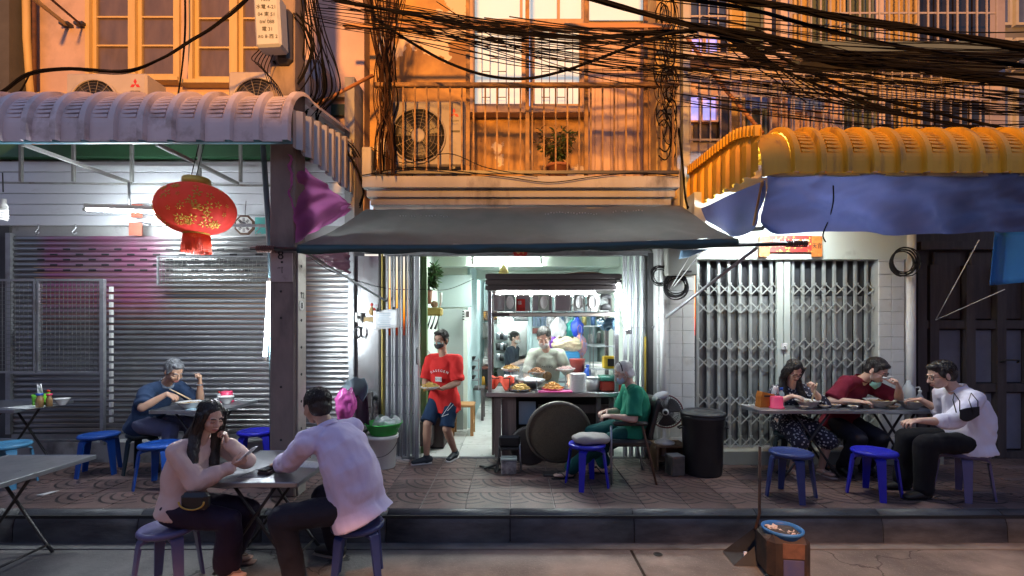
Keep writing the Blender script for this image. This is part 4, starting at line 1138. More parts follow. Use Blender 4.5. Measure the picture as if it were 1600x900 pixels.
ac_unit(wx(613, 5.6), 5.6, 3.80, .87, .78, 'air conditioner with shade painted into its grey casing behind the balcony railing', ACM=pmat('shade_grey_casing', (.27, .255, .27), (.19, .18, .19), scale=4, rough=.5, dirt=(.12, .1, .09), dscale=3, dlo=.55, dhi=.78))  # this unit's shade is painted as a darker grey casing
tag(MB().box(W(490, 140, 5.9), (.34, .4, .55), bev=.02).build('wall_box', pmat('blue_grey_box', (.28, .28, .34), rough=.6)), 'blue grey box on the wall right of the utility pole', 'box')  # plain box set at the blue grey shape on the wall

# ================================================================ lantern, lamps and small things under the left awning
def lantern():
    Yl = 4.4; c = W(307, 327, Yl); a, b = 55 * Yl / 730, 39 * Yl / 730
    t = thing('lantern', 'big squashed red paper lantern with gold flowers and a red fringe', 'lantern', c)
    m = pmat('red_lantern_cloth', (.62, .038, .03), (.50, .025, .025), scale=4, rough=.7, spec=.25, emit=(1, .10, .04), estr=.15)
    n = 20
    prof = [(math.sin(math.pi * i / 18) ** .85, -math.cos(math.pi * i / 18)) for i in range(1, 18)]
    MB().lathe([(r * a, z * b) for r, z in prof], n * 4, fn=lambda q, r, z: (r * (1 - .022 * (1 - abs(math.sin(q * n / 2)))), z)).build('shade', m, t)
    mg = pmat('gold_trim', (.70, .50, .10), (.55, .36, .06), scale=20, rough=.35, metal=.5)
    MB().lathe([(.0, b * 1.24), (.108, b * 1.24), (.118, b * 1.20), (.118, b * .92), (.10, b * .86), (0, b * .86)], 24).build('top_cap', mg, t)
    MB().lathe([(.0, -b * .86), (.105, -b * .88), (.112, -b * 1.02), (.10, -b * 1.06), (0, -b * 1.06)], 24).build('bottom_cap', mg, t)
    fr = MB(); random.seed(3)
    for k in range(70):
        q = 2 * math.pi * k / 70; r0 = .108
        p0 = V((math.cos(q) * r0, math.sin(q) * r0, -b * 1.04)); L_ = .165 + random.uniform(-.008, .004)
        fr.tube([p0, p0 + V((math.cos(q) * .008, math.sin(q) * .008, -L_ * .5)), p0 + V((math.cos(q) * .012 + random.uniform(-.004, .004), math.sin(q) * .012, -L_))], .0052, 4)
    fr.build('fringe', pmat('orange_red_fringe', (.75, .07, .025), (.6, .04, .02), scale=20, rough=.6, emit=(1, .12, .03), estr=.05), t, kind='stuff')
    # printed blossoms: raised thin gold foil pieces wrapped on the cloth
    fo = MB(); random.seed(9)
    for k in range(64):
        q = random.uniform(-3.0, -.15); el = random.uniform(-.9, .75)
        p = V((math.cos(q) * math.cos(el) ** .85 * a, math.sin(q) * math.cos(el) ** .85 * a, math.sin(el) * b)) * 1.003
        nrm = V((p.x / a ** 2, p.y / a ** 2, p.z / b ** 2)).normalized(); tx_ = nrm.orthogonal().normalized(); ty_ = nrm.cross(tx_)
        s = random.uniform(.012, .03)
        for j in range(5):
            an = j * 1.256 + k
            fo.ell(p + (tx_ * math.cos(an) + ty_ * math.sin(an)) * s, (s * .62, s * .3, .003), MX((tx_ * math.cos(an) + ty_ * math.sin(an), ty_ * math.cos(an) - tx_ * math.sin(an), nrm)).transposed(), 8, 4)
    fo.build('gold_flowers', GOLD, t, kind='stuff')
    tc = MB(); 
    for dx in (-.07, -.02): tc.tube([(dx, 0, b), (dx, .15, wz(224, 4.6) - c.z)], .004, 5)
    tc.build('cord', BLACKRUB, t, kind='stuff')
lantern()
def tube_lamp(name, a, b, r, mat, label, housing=None, caps=True):
    t = thing(name, label, 'lamp', a)
    a, b = V(a), V(b); d = (b - a).normalized()
    MB().tube([a, b], r, 12).build('tube', mat, t, w=True)
    if caps:
        for p, s in ((a, -1), (b, 1)): MB().tube([p - d * .035 * (1 if s > 0 else 0) + d * (0 if s > 0 else 0), p + d * (.012 if s > 0 else .035)] if s > 0 else [p - d * .012, p + d * .03], r * 1.25, 10).build('end_cap', PLASTICW, t, w=True)
    if housing: MB().bar(a + V(housing), b + V(housing), .05, .035, .006, up=(0, 1, 0)).build('housing', PLASTICW, t, w=True)
    return t
tube_lamp('tube_lamp', W(420.5, 436, 4.62), W(414, 562, 4.62), .014, TUBE, 'white glowing tube lamp leaning on the left side of the utility pole')
tube_lamp('tube_lamp', W(132, 327, 5.15), W(252, 331, 5.15), .014, TUBE, 'white batten tube lamp fixed under the white awning left of the lantern', (0, .0, .035))
tube_lamp('tube_lamp', W(965, 440, 5.42), W(982, 520, 5.30), .024, TUBE_DIM, 'bright white tube lamp slanting at the right end of the food cart')
tube_lamp('tube_lamp', W(1192, 340, 4.75), W(1300, 339, 4.95), .014, TUBE, 'white tube lamp glowing behind the blue valance over the lattice gate')
tube_lamp('tube_lamp', W(738, 407, 6.9), W(846, 407, 6.9), .045, TUBE_SOFT, 'wide white ceiling tube lamp just inside the shop entrance', (0, 0, .06))
tube_lamp('tube_lamp', W(736, 433, 9.0), W(800, 433, 9.0), .04, TUBE_SOFT, 'white ceiling tube lamp farther back in the shop', (0, 0, .055))
tube_lamp('tube_lamp', W(772, 461, 5.98), W(935, 461, 5.98), .016, TUBE_SOFT, 'long white tube lamp under the roof of the food cart')
tube_lamp('tube_lamp', W(788, 500, 9.5), W(822, 500, 9.5), .02, TUBE_SOFT, 'short tube lamp over the stove in the back kitchen')
cf = thing('spiral_bulb', 'white spiral bulb hanging at the far left under the white awning', 'lamp', W(5, 326, 4.9))
MB().tube([W(4, 270, 4.9), W(5, 300, 4.9)], .006, 6).build('cord', BLACKRUB, cf, w=True)
MB().lathe([(0, .10), (.025, .10), (.028, .05), (.04, .03), (.04, -.01), (0, -.01)], 14).build('socket', PLASTICW, cf)
MB().tube([(math.cos(q) * .034, math.sin(q) * .034, -.012 - q * .0042) for q in [i * .5 for i in range(52)]], .010, 6).build('spiral', pmat('bulb_glass', (.8, .8, .8), rough=.3, emit=(.9, .95, 1), estr=1.0), cf)
# octagonal charm
oc = thing('octagon_charm', 'brown and white octagonal charm plaque hanging right of the lantern', 'plaque', W(383, 352, 5.6))
o8 = lambda r: [(math.cos(RD(22.5 + 45 * k)) * r, math.sin(RD(22.5 + 45 * k)) * r) for k in range(8)]
MB().prism(o8(.125), lambda a, b: (a, -.02, b), lambda a, b: (a, .0, b)).build('frame', pmat('brown_plaque', (.13, .07, .045), rough=.5), oc)
MB().prism(o8(.10), lambda a, b: (a, -.026, b), lambda a, b: (a, -.015, b)).build('face', WHITEP, oc)
MB().lathe([(0, 0), (.032, 0), (.032, .01), (0, .012)], 20, (0, -.03, 0), MX.Rotation(RD(90), 3, 'X')).build('mirror', STEEL, oc)
for k in range(8):
    an = RD(45 * k)
    for j in range(3): MB().box((math.cos(an) * (.05 + .014 * j), -.028, math.sin(an) * (.05 + .014 * j)), (.006, .004, .028), MX.Rotation(-an, 3, 'Y')).build('trigram_bar', BLACK, oc)
MB().tube([(0, 0, .12), (0, .02, .30)], .003, 5).build('cord', BLACKRUB, oc)
rp = thing('red_notice', 'small faded red paper pair pasted above the roller shutter', 'notice', W(212, 345, 5.70))
for dz in (.12, -.10): MB().box((0, 0, dz), (.16, .008, .16)).build('paper', pmat('faded_red_paper', (.30, .07, .04), (.22, .05, .03), scale=10, rough=.7), rp)
tag(MB().box((wx(408, 5.7), 5.72, wz(352, 5.7)), (.16, .02, .2)).build('teal_card', pmat('teal_card', (.10, .40, .38), rough=.5)), 'teal card fixed on the wall between the octagonal charm and the pole', 'card')
for i, px in enumerate((60, 118, 257, 405)):
    p = W(px, 350, 5.3)
    tag(MB().tube([p, p + V((0, 0, -.05)), p + V((-.03, -.01, -.09)), p + V((-.005, -.02, -.125)), p + V((.03, -.02, -.10))], .006, 6).build('meat_hook', GALV), ('steel hook under the white awning at its far left', 'steel hook hanging above the pink light painted on the shutter slats', 'steel hook hanging just left of the lantern', 'steel hook hanging below the teal card')[i], 'hook', 'hooks under the white awning')
tag(MB().bar(W(240, 350, 5.3), W(424, 353, 5.3), .02, .03).build('hook_rail', GALV), 'thin steel rail carrying hooks behind the lantern', 'rail')

# red door banner, number sign
bn = thing('door_banner', 'red and gold door banner above the lattice gate', 'banner', W(1235, 381, 5.46))
MB().box((.0, 0, 0), (.50, .01, .19)).build('cloth', pmat('red_gold_paper', (.62, .03, .02), (.5, .02, .02), scale=5, rough=.5, dirt=(.8, .45, .08), dscale=16, dlo=.55, dhi=.57), bn)
for sx in (-1, 1):
    MB().box((sx * .305, -.003, -.03), (.12, .012, .24)).build('side_tab', pmat('orange_gold_paper', (.60, .20, .04), (.42, .10, .02), scale=22, amt=.9, rough=.5) if not bpy.data.materials.get('orange_gold_paper') else bpy.data.materials['orange_gold_paper'], bn)
for k, ch in enumerate('\u51fa\u5165\u5e73\u5b89'):
    text('character', ch, .095, WHITEP, bn, (-.17 + .113 * k, -.007, .005))
for sx in (-1, 1): text('character', '\u5929\u5b98', .07, BLACK, bn, (sx * .305, -.011, -.03), sx=.8)
ns = thing('number_sign', 'small red sign reading 04 under the grey canvas hem', 'sign', W(813, 393, 5.55))
MB().prism([(-.10, .06), (.10, .06), (.075, -.055), (-.075, -.055)], lambda a, b: (a, -.012, b), lambda a, b: (a, 0, b)).build('board', RED, ns)
text('numeral', '04', .095, pmat('yellow_paint', (.8, .6, .2), rough=.5), ns, (0, -.014, 0))
mt = thing('meter_box', 'grey steel meter cabinet on the tiled pier beside the folding gate', 'meter box', W(1062, 400, 5.38))
MB().box((0, 0, 0), (.34, .18, .46), bev=.012).build('cabinet', pmat('dull_grey_cabinet', (.26, .26, .23), (.20, .20, .18), scale=4, rough=.5, metal=.3), mt)
MB().box((.05, -.095, -.19), (.10, .01, .02)).build('latch', DARKMETAL, mt)

# balcony plant
def plant(name, label, loc, h, spread, n, mats, pot=None, leaf=.07, seed=1, cat='plant', narrow=.32):
    random.seed(seed)
    t = thing(name, label, cat, loc)
    if pot: MB().lathe(pot[0], 18).build('pot', pot[1], t)
    z0 = pot[2] if pot else 0
    stm, lf = MB(), [MB() for _ in mats]
    for k in range(n):
        a = random.uniform(0, 6.28); r = spread * random.random() ** .6
        tip = V((math.cos(a) * r, math.sin(a) * r * .7, z0 + h * random.uniform(.55, 1)))
        base = V((random.uniform(-.03, .03), random.uniform(-.03, .03), z0 - .02))
        path = bez(base, base + V((0, 0, h * .4)), tip - V((math.cos(a) * r * .3, 0, h * .2)), tip, 6)
        stm.tube(path, [.006 - .0006 * i for i in range(7)], 5)
        for j in range(2, 7):
            for s in range(3):
                p = path[j]; d = V((math.cos(a + random.uniform(-2, 2)), math.sin(a + random.uniform(-2, 2)) * .8, random.uniform(-.5, .7))).normalized()
                L_ = leaf * random.uniform(.7, 1.3); sd = d.cross(V((random.uniform(-.3, .3), random.uniform(-.3, .3), 1))).normalized() * L_ * narrow * .5
                up = sd.cross(d).normalized() * L_ * .06
                m = lf[random.randrange(len(mats))]
                m.add([p, p + d * L_ * .35 + sd + up, p + d * L_ * .75 + sd * .7, p + d * L_ - up * 2, p + d * L_ * .75 - sd * .7, p + d * L_ * .35 - sd + up, p + d * L_ * .5 - up], [(0, 1, 6), (1, 2, 6), (2, 3, 6), (3, 4, 6), (4, 5, 6), (5, 0, 6)])
    stm.build('stems', pmat('plant_stem', (.10, .10, .03), rough=.7) if not bpy.data.materials.get('plant_stem') else bpy.data.materials['plant_stem'], t, kind='stuff')
    for m, q in zip(lf, mats): m.build('foliage', q, t, kind='stuff')
    return t
LEAFG = pmat('leaf_green', (.055, .10, .03), (.04, .075, .025), scale=8, rough=.5)
LEAFR = pmat('leaf_reddish', (.13, .07, .03), (.10, .05, .03), scale=8, rough=.5)
LEAFB = pmat('leaf_bright_green', (.07, .20, .05), (.05, .15, .04), scale=8, rough=.45)
POTM = pmat('terracotta_pot', (.30, .12, .06), (.24, .09, .05), scale=8, rough=.7)
POTP = ([(0, 0), (.10, 0), (.13, .16), (.145, .16), (.145, .19), (.125, .19), (.12, .15), (0, .15)], POTM, .15)
plant('potted_plant', 'bushy potted plant with green and reddish leaves behind the balcony railing', (wx(872, 5.62), 5.62, 3.62), .46, .27, 34, (LEAFG, LEAFG, LEAFR), POTP, .075, 4)
# ================================================================ folding tables and stools
TABM = pmat('scuffed_steel_table', (.36, .36, .39), (.27, .27, .30), scale=7, rough=.33, metal=.75, rvar=.14, bump=.06, bscale=50, dirt=(.2, .18, .19), dscale=4, dlo=.58, dhi=.85)
def folding_table(x0, x1, y0, y1, zt, zg, label, plan=(), group='folding steel tables'):
    t = thing('folding_table', label, 'table', ((x0 + x1) / 2, (y0 + y1) / 2, zg), 0, group)
    w, d, h = x1 - x0, y1 - y0, zt - zg
    MB().box((0, 0, h - .012), (w, d, .024), bev=.006).build('tabletop', TABM, t)
    rim = MB()
    for sx in (-1, 1): rim.box((sx * (w / 2 + .004), 0, h - .016), (.012, d + .02, .038), bev=.004)
    for sy in (-1, 1): rim.box((0, sy * (d / 2 + .004), h - .0165), (w - .004, .012, .037), bev=.004)
    rim.build('rim', STEEL, t)
    for y in plan or (-d / 2 + .10, d / 2 - .12):
        a = min(w * .46, .30)
        for s in (-1, 1):
            p0, p1 = V((-s * a * .62, y + s * .012, h - .03)), V((s * a, y + s * .012, .0))
            m = p0.lerp(p1, .86)
            MB().tube([p0, p0.lerp(p1, .3), m, V((p1.x, p1.y, .012))], .0125, 8).build('leg', DARKMETAL, t)
        MB().bar((-a * .4, y + .02, h - .05), (a * .4, y + .02, h - .05), .02).build('leg_bracket', DARKMETAL, t)
    ya, yb = (plan or (-d / 2 + .10, d / 2 - .12))[:2]
    for s in (-1, 1):
        MB().tube([(s * .30 * min(w * .46, .30) / .30 * .86, ya, h * .10), (s * .30 * min(w * .46, .30) / .30 * .86, yb, h * .10)], .009, 6).build('stretcher', DARKMETAL, t)
    return t
T1 = folding_table(-2.30, -1.56, 3.39, 4.28, .73, 0, 'steel folding table on the road between phone reader and lilac shirt', (-.33, .10))
T2 = folding_table(-4.45, -3.69, 3.28, 4.13, .73, 0, 'empty steel folding table at the kerb by the bottom left corner', (-.30, .12))
T3 = folding_table(-3.78, -3.06, 4.88, 5.60, .995, SZ, 'steel folding table where the grey haired man is eating')
T4 = folding_table(-6.05, -5.22, 4.9, 5.55, 1.0, SZ, 'steel folding table with a green napkin holder at the far left')
T5 = folding_table(2.57, 3.79, 4.86, 5.22, 1.0, SZ, 'wide steel folding table under the bowls of the woman in the patterned dress')
T6 = folding_table(3.80, 4.40, 4.855, 5.215, 1.0, SZ, 'short steel folding table end with the big water bottle')

def stool_mat(name, c, c2): return pmat(name, c, c2, scale=5, rough=.34, rvar=.08, spec=.4, dirt=tuple(x * .5 for x in c), dscale=5, dlo=.6, dhi=.85)
S_BLUE = stool_mat('royal_blue_plastic', (.020, .022, .48), (.016, .018, .38))
S_MID = stool_mat('mid_blue_plastic', (.016, .085, .40), (.013, .07, .32))
S_PURP = stool_mat('purple_grey_plastic', (.13, .12, .26), (.10, .095, .21))
S_SKY = stool_mat('sky_blue_plastic', (.08, .27, .46), (.07, .23, .40))
S_NAVY = stool_mat('navy_plastic', (.035, .055, .19), (.025, .04, .15))
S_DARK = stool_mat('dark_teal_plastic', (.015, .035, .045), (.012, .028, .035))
SPROF = [(0, .418), (.10, .420), (.135, .424), (.150, .432), (.168, .434), (.181, .430), (.188, .418), (.186, .402), (.172, .394), (.16, .385), (.10, .40), (0, .402)]
def stool_leg(a):
    mb = MB(); c, s = math.cos(a), math.sin(a)
    R_ = V((c, s, 0)); T_ = V((-s, c, 0))
    P_ = [(.10, .388, .040, .020), (.155, .386, .040, .024), (.176, .368, .038, .022), (.184, .33, .036, .018), (.205, .16, .030, .016), (.226, 0, .025, .014)]
    vs = []
    for r, z, hw, th in P_:
        for sx, sr in ((-1, 0), (1, 0), (1, -1), (-1, -1)):
            vs.append(R_ * (r + sr * th * (1 if z < .36 else 0)) + T_ * sx * hw + V((0, 0, z + (sr * th if z >= .36 else 0))))
    n = len(P_)
    fs = [(i * 4 + j, i * 4 + (j + 1) % 4, (i + 1) * 4 + (j + 1) % 4, (i + 1) * 4 + j) for i in range(n - 1) for j in range(4)] + [(3, 2, 1, 0), ((n - 1) * 4, (n - 1) * 4 + 1, (n - 1) * 4 + 2, (n - 1) * 4 + 3)]
    mb.add(vs, fs, False)
    return mb
STM = {}
def stool(x, y, zg, mat, rz, label):
    t = thing('plastic_stool', label, 'stool', (x, y, zg), RD(rz), 'round plastic stools')
    if mat.name not in STM:
        STM[mat.name] = (MB().lathe(SPROF, 32).mesh('seat', mat), [stool_leg(math.pi / 4 + k * math.pi / 2).mesh('leg', mat) for k in range(4)])
    inst('seat', STM[mat.name][0], (0, 0, 0), t)
    for m in STM[mat.name][1]: inst('leg', m, (0, 0, 0), t)
    return t
stool(-2.47, 3.36, 0, S_PURP, 8, 'purple grey plastic stool under the woman reading her phone')
stool(-1.13, 3.42, 0, S_NAVY, 14, 'navy plastic stool under the man in the lilac shirt')
stool(-2.93, 5.33, SZ, S_BLUE, 20, 'violet blue plastic stool standing just left of the utility pole')
stool(-3.57, 4.74, SZ, S_MID, 5, 'blue plastic stool partly hidden behind the phone reader')
stool(-4.55, 5.15, SZ, S_MID, 30, 'blue plastic stool in the gap between the two left pavement tables')
stool(-5.10, 4.72, SZ, S_SKY, 12, 'sky blue plastic stool behind the empty kerbside table')
stool(.76, 4.74, SZ, S_BLUE, 22, 'royal blue plastic stool holding the grey cushion')
stool(2.64, 4.42, SZ, S_NAVY, 38, 'navy blue stool darkened for shade in front of the woman in the patterned dress')  # darker plastic carries the shading of the legs in its colour
stool(3.456, 4.46, SZ, S_BLUE, 25, 'royal blue plastic stool in front of the man in the maroon shirt')
stool(4.27, 4.42, SZ, S_PURP, 10, 'dull purple stool under the man in the pale shirt at far right')
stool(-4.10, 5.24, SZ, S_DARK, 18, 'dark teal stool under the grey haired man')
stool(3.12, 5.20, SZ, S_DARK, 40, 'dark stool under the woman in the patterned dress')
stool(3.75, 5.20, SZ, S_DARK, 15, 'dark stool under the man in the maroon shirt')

# ================================================================ crockery and table things
def bowl(x, y, z, r, h, label, mat=CERAMIC, fill=None, group=None, name='bowl'):
    t = thing(name, label, 'bowl', (x, y, z), 0, group)
    MB().lathe([(0, 0), (r * .42, 0), (r * .45, .012), (r * .72, h * .5), (r * .98, h), (r, h), (r * .97, h - .003), (r * .69, h * .5), (r * .4, .018), (0, .016)], 28).build('vessel', mat, t)
    if fill:
        mb = MB().lathe([(0, h * .80), (r * .5, h * .80), (r * .86, h * .78)], 20)
        random.seed(int(abs(x) * 1000))
        for k in range(16):
            a, q = random.uniform(0, 6.28), r * .75 * random.random() ** .5
            mb.ell((math.cos(a) * q, math.sin(a) * q, h * .82), (.012, .009, .008), nu=6, nv=4)
        mb.build('soup', fill, t, kind='stuff')
    return t
SOUP = pmat('brown_broth', (.30, .17, .06), (.42, .30, .12), scale=30, rough=.25)
NOOD = pmat('yellow_noodles', (.62, .42, .10), (.50, .30, .06), scale=40, rough=.5)
NOODO = pmat('orange_noodles', (.66, .34, .06), (.55, .24, .04), scale=40, rough=.5)
def bottle(x, y, z, h, r, label, mat, capm, cat='bottle', neck=.4):
    t = thing('bottle', label, cat, (x, y, z))
    MB().lathe([(0, 0), (r, .003), (r, h * .62), (r * .8, h * .72), (r * neck, h * .80), (r * neck, h * .88), (0, h * .88)], 18).build('vessel', mat, t)
    MB().lathe([(0, h * .86), (r * neck * 1.25, h * .86), (r * neck * 1.2, h), (0, h)], 14).build('cap', capm, t)
    return t
CLEAR = pmat('clear_plastic', (.75, .82, .86), (.7, .78, .82), rough=.12, alpha=.42, spec=.6)
PINKP = pmat('pink_plastic', (.75, .06, .16), (.65, .05, .13), scale=6, rough=.35)
GREENPL = pmat('lime_green_plastic', (.16, .55, .03), (.13, .45, .025), scale=6, rough=.4)
BLUEP = pmat('blue_plastic', (.03, .10, .50), (.025, .08, .4), scale=6, rough=.35)
ORANGEP = pmat('orange_wood', (.50, .17, .02), (.40, .12, .015), scale=8, rough=.45)
TISSUE = pmat('white_tissue', (.78, .78, .78), (.7, .7, .7), scale=9, rough=.9)
SAUCE = pmat('brown_sauce', (.24, .12, .04), (.40, .26, .12), scale=20, rough=.3)
REDP = pmat('red_plastic', (.60, .03, .02), (.5, .025, .02), scale=6, rough=.35)
def tissue_tuft(t, z, s=.05):
    MB().grid(lambda u, v: ((u - .5) * s * (1 - .5 * v), .018 * math.sin(u * 9 + v * 3), z + v * s * 1.5 + .01 * math.sin(u * 14)), 10, 8, True, .002).build('tissue', TISSUE, t)
# far left table
p = V((wx(62, 5.2), 5.2, 1.0))
nh = thing('napkin_holder', 'lime green napkin holder with a white napkin on the far left table', 'napkin holder', p)
MB().lathe([(0, 0), (.058, 0), (.066, .12), (.060, .12), (.052, .01), (0, .01)], 20).build('cup', GREENPL, nh); tissue_tuft(nh, .10, .085)
bottle(wx(62, 5.05), 5.05, 1.0, .15, .034, 'sauce jar with a dark blue cap on the far left table', SAUCE, BLUEP, neck=.75)
bottle(wx(77, 5.1), 5.1, 1.0, .14, .028, 'sauce jar with a pink cap on the far left table', SAUCE, PINKP, neck=.75)
bottle(wx(76, 5.28), 5.28, 1.0, .16, .026, 'squeeze bottle with a red cap beside the lime napkin holder', GREENPL, REDP, neck=.5)
bowl(wx(97, 5.2), 5.2, 1.0, .072, .075, 'white china bowl alone on the far left table')
tag(MB().grid(lambda u, v: (wx(2, 5.0) + .34 * u + .1 * v, 4.95 + .22 * v, 1.004 + .004 * math.sin(u * 5)), 8, 4, True, .002).build('menu_sheet', WHITEP), 'white paper sheet lying on the far left table', 'paper')
# grey haired man's table
TZ = .995
bowl(wx(294, 4.98), 5.0, TZ, .125, .075, 'wide white noodle bowl under the chopsticks of the grey haired man', CERAMIC, SOUP)
bowl(wx(352, 5.3), 5.32, TZ, .085, .085, 'deep white bowl beside the pink tissue cup on the left table', CERAMIC)
def tissue_cup(x, y, z, label):
    t = thing('tissue_cup', label, 'tissue cup', (x, y, z))
    MB().lathe([(0, 0), (.078, 0), (.078, .012), (.064, .016), (.062, .118), (.056, .128), (0, .128)], 24).build('cup', PINKP, t)
    return t
tissue_cup(wx(351, 5.42), 5.46, TZ, 'pink tissue cup on the table of the grey haired man')
bottle(wx(339, 5.36), 5.40, TZ, .13, .022, 'small sauce bottle with a red cap beside the pink tissue cup', CLEAR, REDP)
tag(MB().box((wx(303, 4.93), 4.93, TZ + .006), (.12, .10, .010), MX.Rotation(RD(12), 3, 'Z'), .003).build('folded_cloth', pmat('pale_blue_cloth', (.40, .58, .68), rough=.7)), 'folded pale blue cloth beside the noodle bowl of the grey haired man', 'cloth')
# foreground table
TZ = .73
t = thing('phone', 'black phone lying on a dark red wallet on the foreground table', 'phone', (wx(419, 3.62), 3.62, TZ))
MB().box((0, 0, .036), (.075, .13, .014), MX.Rotation(RD(-14), 3, 'Z'), .004).build('body', BLACK, t)
MB().box((0, 0, .0432), (.062, .112, .002), MX.Rotation(RD(-14), 3, 'Z')).build('screen', pmat('dark_phone_glass', (.02, .022, .03), rough=.12), t)
t = thing('wallet', 'dark red wallet under the black phone on the foreground table', 'wallet', (wx(419, 3.62), 3.62, TZ))
MB().box((0.005, 0, .0145), (.10, .15, .027), MX.Rotation(RD(-8), 3, 'Z'), .009).build('cover', pmat('dark_red_leather', (.05, .018, .02), rough=.45, bump=.2, bscale=60), t)
tag(MB().grid(lambda u, v: (-1.82 + .26 * u - .02 * v, 3.78 + .17 * v - .05 * u, TZ + .003 + .012 * (1 - u) * v), 8, 6, True, .0016).build('menu_sheet', pmat('printed_white_paper', (.74, .74, .75), (.5, .5, .55), scale=60, amt=.9, rough=.5)), 'printed white paper under the right arm of the man in the lilac shirt', 'paper')
tag(MB().grid(lambda u, v: (-2.06 + .20 * u + .03 * v, 3.50 + .22 * v, TZ + .0025), 4, 4, True, .0012).build('plastic_sheet', pmat('glossy_clear_sheet', (.45, .46, .50), rough=.08, alpha=.5)), 'glossy clear plastic sheet on the foreground table before the phone reader', 'sheet')
# right tables
TZ = 1.0
t = thing('tissue_box', 'orange wooden tissue box on the left end of the right table', 'tissue box', (wx(1196, 5.08), 5.08, TZ))
MB().prism([(-.085, 0), (.085, 0), (.070, .14), (-.06, .17), (-.075, .12)], lambda a, b: (a, -.055, b), lambda a, b: (a, .055, b)).build('case', ORANGEP, t)
MB().box((-.01, -.057, .125), (.07, .004, .018), bev=.002).build('slot', BLACK, t)
tissue_cup(wx(1215, 4.98), 5.0, TZ, 'pink tissue cup at the feet of the orange tissue box'); 
tt = thing('tissue_roll', 'white tissue tuft standing behind the pink cup on the right table', 'tissue', (wx(1212, 5.15), 5.16, TZ + .0)); MB().lathe([(0, 0), (.045, 0), (.045, .10), (0, .10)], 18).build('roll', TISSUE, tt); tissue_tuft(tt, .09, .08)
bottle(wx(1221, 5.17), 5.17, TZ, .20, .032, 'small clear water bottle with a blue cap behind the pink cup', CLEAR, BLUEP)
bowl(wx(1262, 5.02), 5.02, TZ, .125, .082, 'white noodle bowl held by the woman in the patterned dress', CERAMIC, SOUP)
bowl(wx(1330, 5.08), 5.08, TZ, .135, .07, 'white noodle bowl under the left arm of the man in the maroon shirt', CERAMIC, SOUP)
bowl(wx(1374, 5.05), 5.05, TZ, .15, .085, 'big white bowl directly under the spoon of the man in the maroon shirt', CERAMIC, SOUP)
bowl(wx(1424, 4.98), 4.98, TZ, .135, .085, 'white noodle bowl before the man in the pale shirt', CERAMIC, SOUP)
for i, (px, Y, r) in enumerate(((1256, 4.92, .045), (1288, 4.96, .052), (1306, 5.02, .050), (1333, 4.93, .050), (1394, 4.94, .062), (1352, 5.02, .045), (1300, 5.12, .045))):
    bowl(wx(px, Y), Y, TZ, r, .036, ('tiny sauce dish touching the noodle bowl of the dress wearer', 'small sauce dish leftmost of the three at the table middle', 'small sauce dish in the middle of the three at the table middle', 'small sauce dish at the front edge below the plain noodle bowl', 'shallow brown dish between the big bowl and the pale shirted man', 'small cup behind the front edge dish at the table middle', 'small sauce dish farthest back on the right table')[i], CERAMIC if i != 4 else pmat('tan_dish', (.5, .38, .3), rough=.3), SAUCE, 'sauce dishes on the right table', 'sauce_dish')
t = thing('water_jug', 'large clear water bottle with a blue base on the right table', 'bottle', (wx(1417, 5.17), 5.15, TZ))
MB().lathe([(0, 0), (.060, 0), (.062, .05), (.0, .05)], 20).build('blue_water', pmat('blue_drink', (.02, .10, .55), rough=.2), t)
MB().lathe([(.0, .051), (.062, .051), (.062, .18), (.045, .22), (.020, .25), (.020, .28), (0, .28)], 20).build('vessel', CLEAR, t)
t = thing('pump_bottle', 'clear hand gel pump bottle beside the large water bottle', 'bottle', (wx(1436, 5.17), 5.16, TZ))
MB().lathe([(0, 0), (.032, 0), (.032, .10), (.014, .13), (.014, .15), (0, .15)], 16).build('vessel', CLEAR, t)
MB().lathe([(0, .15), (.018, .15), (.018, .17), (.006, .17), (.006, .20), (0, .20)], 12).bar((-.004, 0, .205), (-.045, 0, .20), .012).build('pump', PLASTICW, t)

# ================================================================ food cart
CW = pmat('dark_grey_cart_wood', (.115, .10, .10), (.07, .062, .065), scale=5, amt=.8, rough=.45, stretch=(.4, 4, 4), bump=.15, bscale=30)
CWV = pmat('brown_cart_panel', (.15, .115, .105), (.10, .078, .072), scale=5, amt=.7, rough=.5, stretch=(5, 5, .4), bump=.15, bscale=30)
Yc = 5.45
X0, X1 = wx(762, Yc), wx(967, Yc)
ZC = wz(617, Yc)
FC = thing('food_cart', 'wooden noodle cart with a shelf of mirrored panels under its roof box', 'food cart', ((X0 + X1) / 2, Yc + .3, SZ))
def fc(mb, name, mat, **k): return mb.build(name, mat, FC, w=True, **k)
fc(MB().box(((X0 + X1) / 2, Yc + .30, ZC), (X1 - X0 + .03, .64, .055), bev=.008), 'counter', CW)
fc(MB().box(((X0 + X1) / 2, Yc - .025, ZC + .005), (X1 - X0 + .04, .02, .05), bev=.004), 'counter_edge', STEEL)
zt, zb = wz(428, Yc), wz(456, Yc)
fc(MB().box(((X0 + X1) / 2, Yc + .29, (zt + zb) / 2 + .01), (X1 - X0 + .02, .66, zt - zb - .02), bev=.01), 'roof_box', CW)
for k in range(3): fc(MB().box(((X0 + X1) / 2, Yc - .046, zt - .035 - k * .065), (X1 - X0 + .05, .014, .055), bev=.006), 'roof_plank', CW)
for x in (X0 + .025, X1 - .025):
    for y in (Yc + .02, Yc + .58):
        fc(MB().box((x, y, (zb + ZC) / 2), (.045, .045, zb - ZC), bev=.004), 'post', STEEL if y < Yc + .3 else CW)
zs = wz(491, Yc)
fc(MB().box(((X0 + X1) / 2, Yc + .12, zs), (X1 - X0, .24, .045), bev=.006), 'shelf', CW)
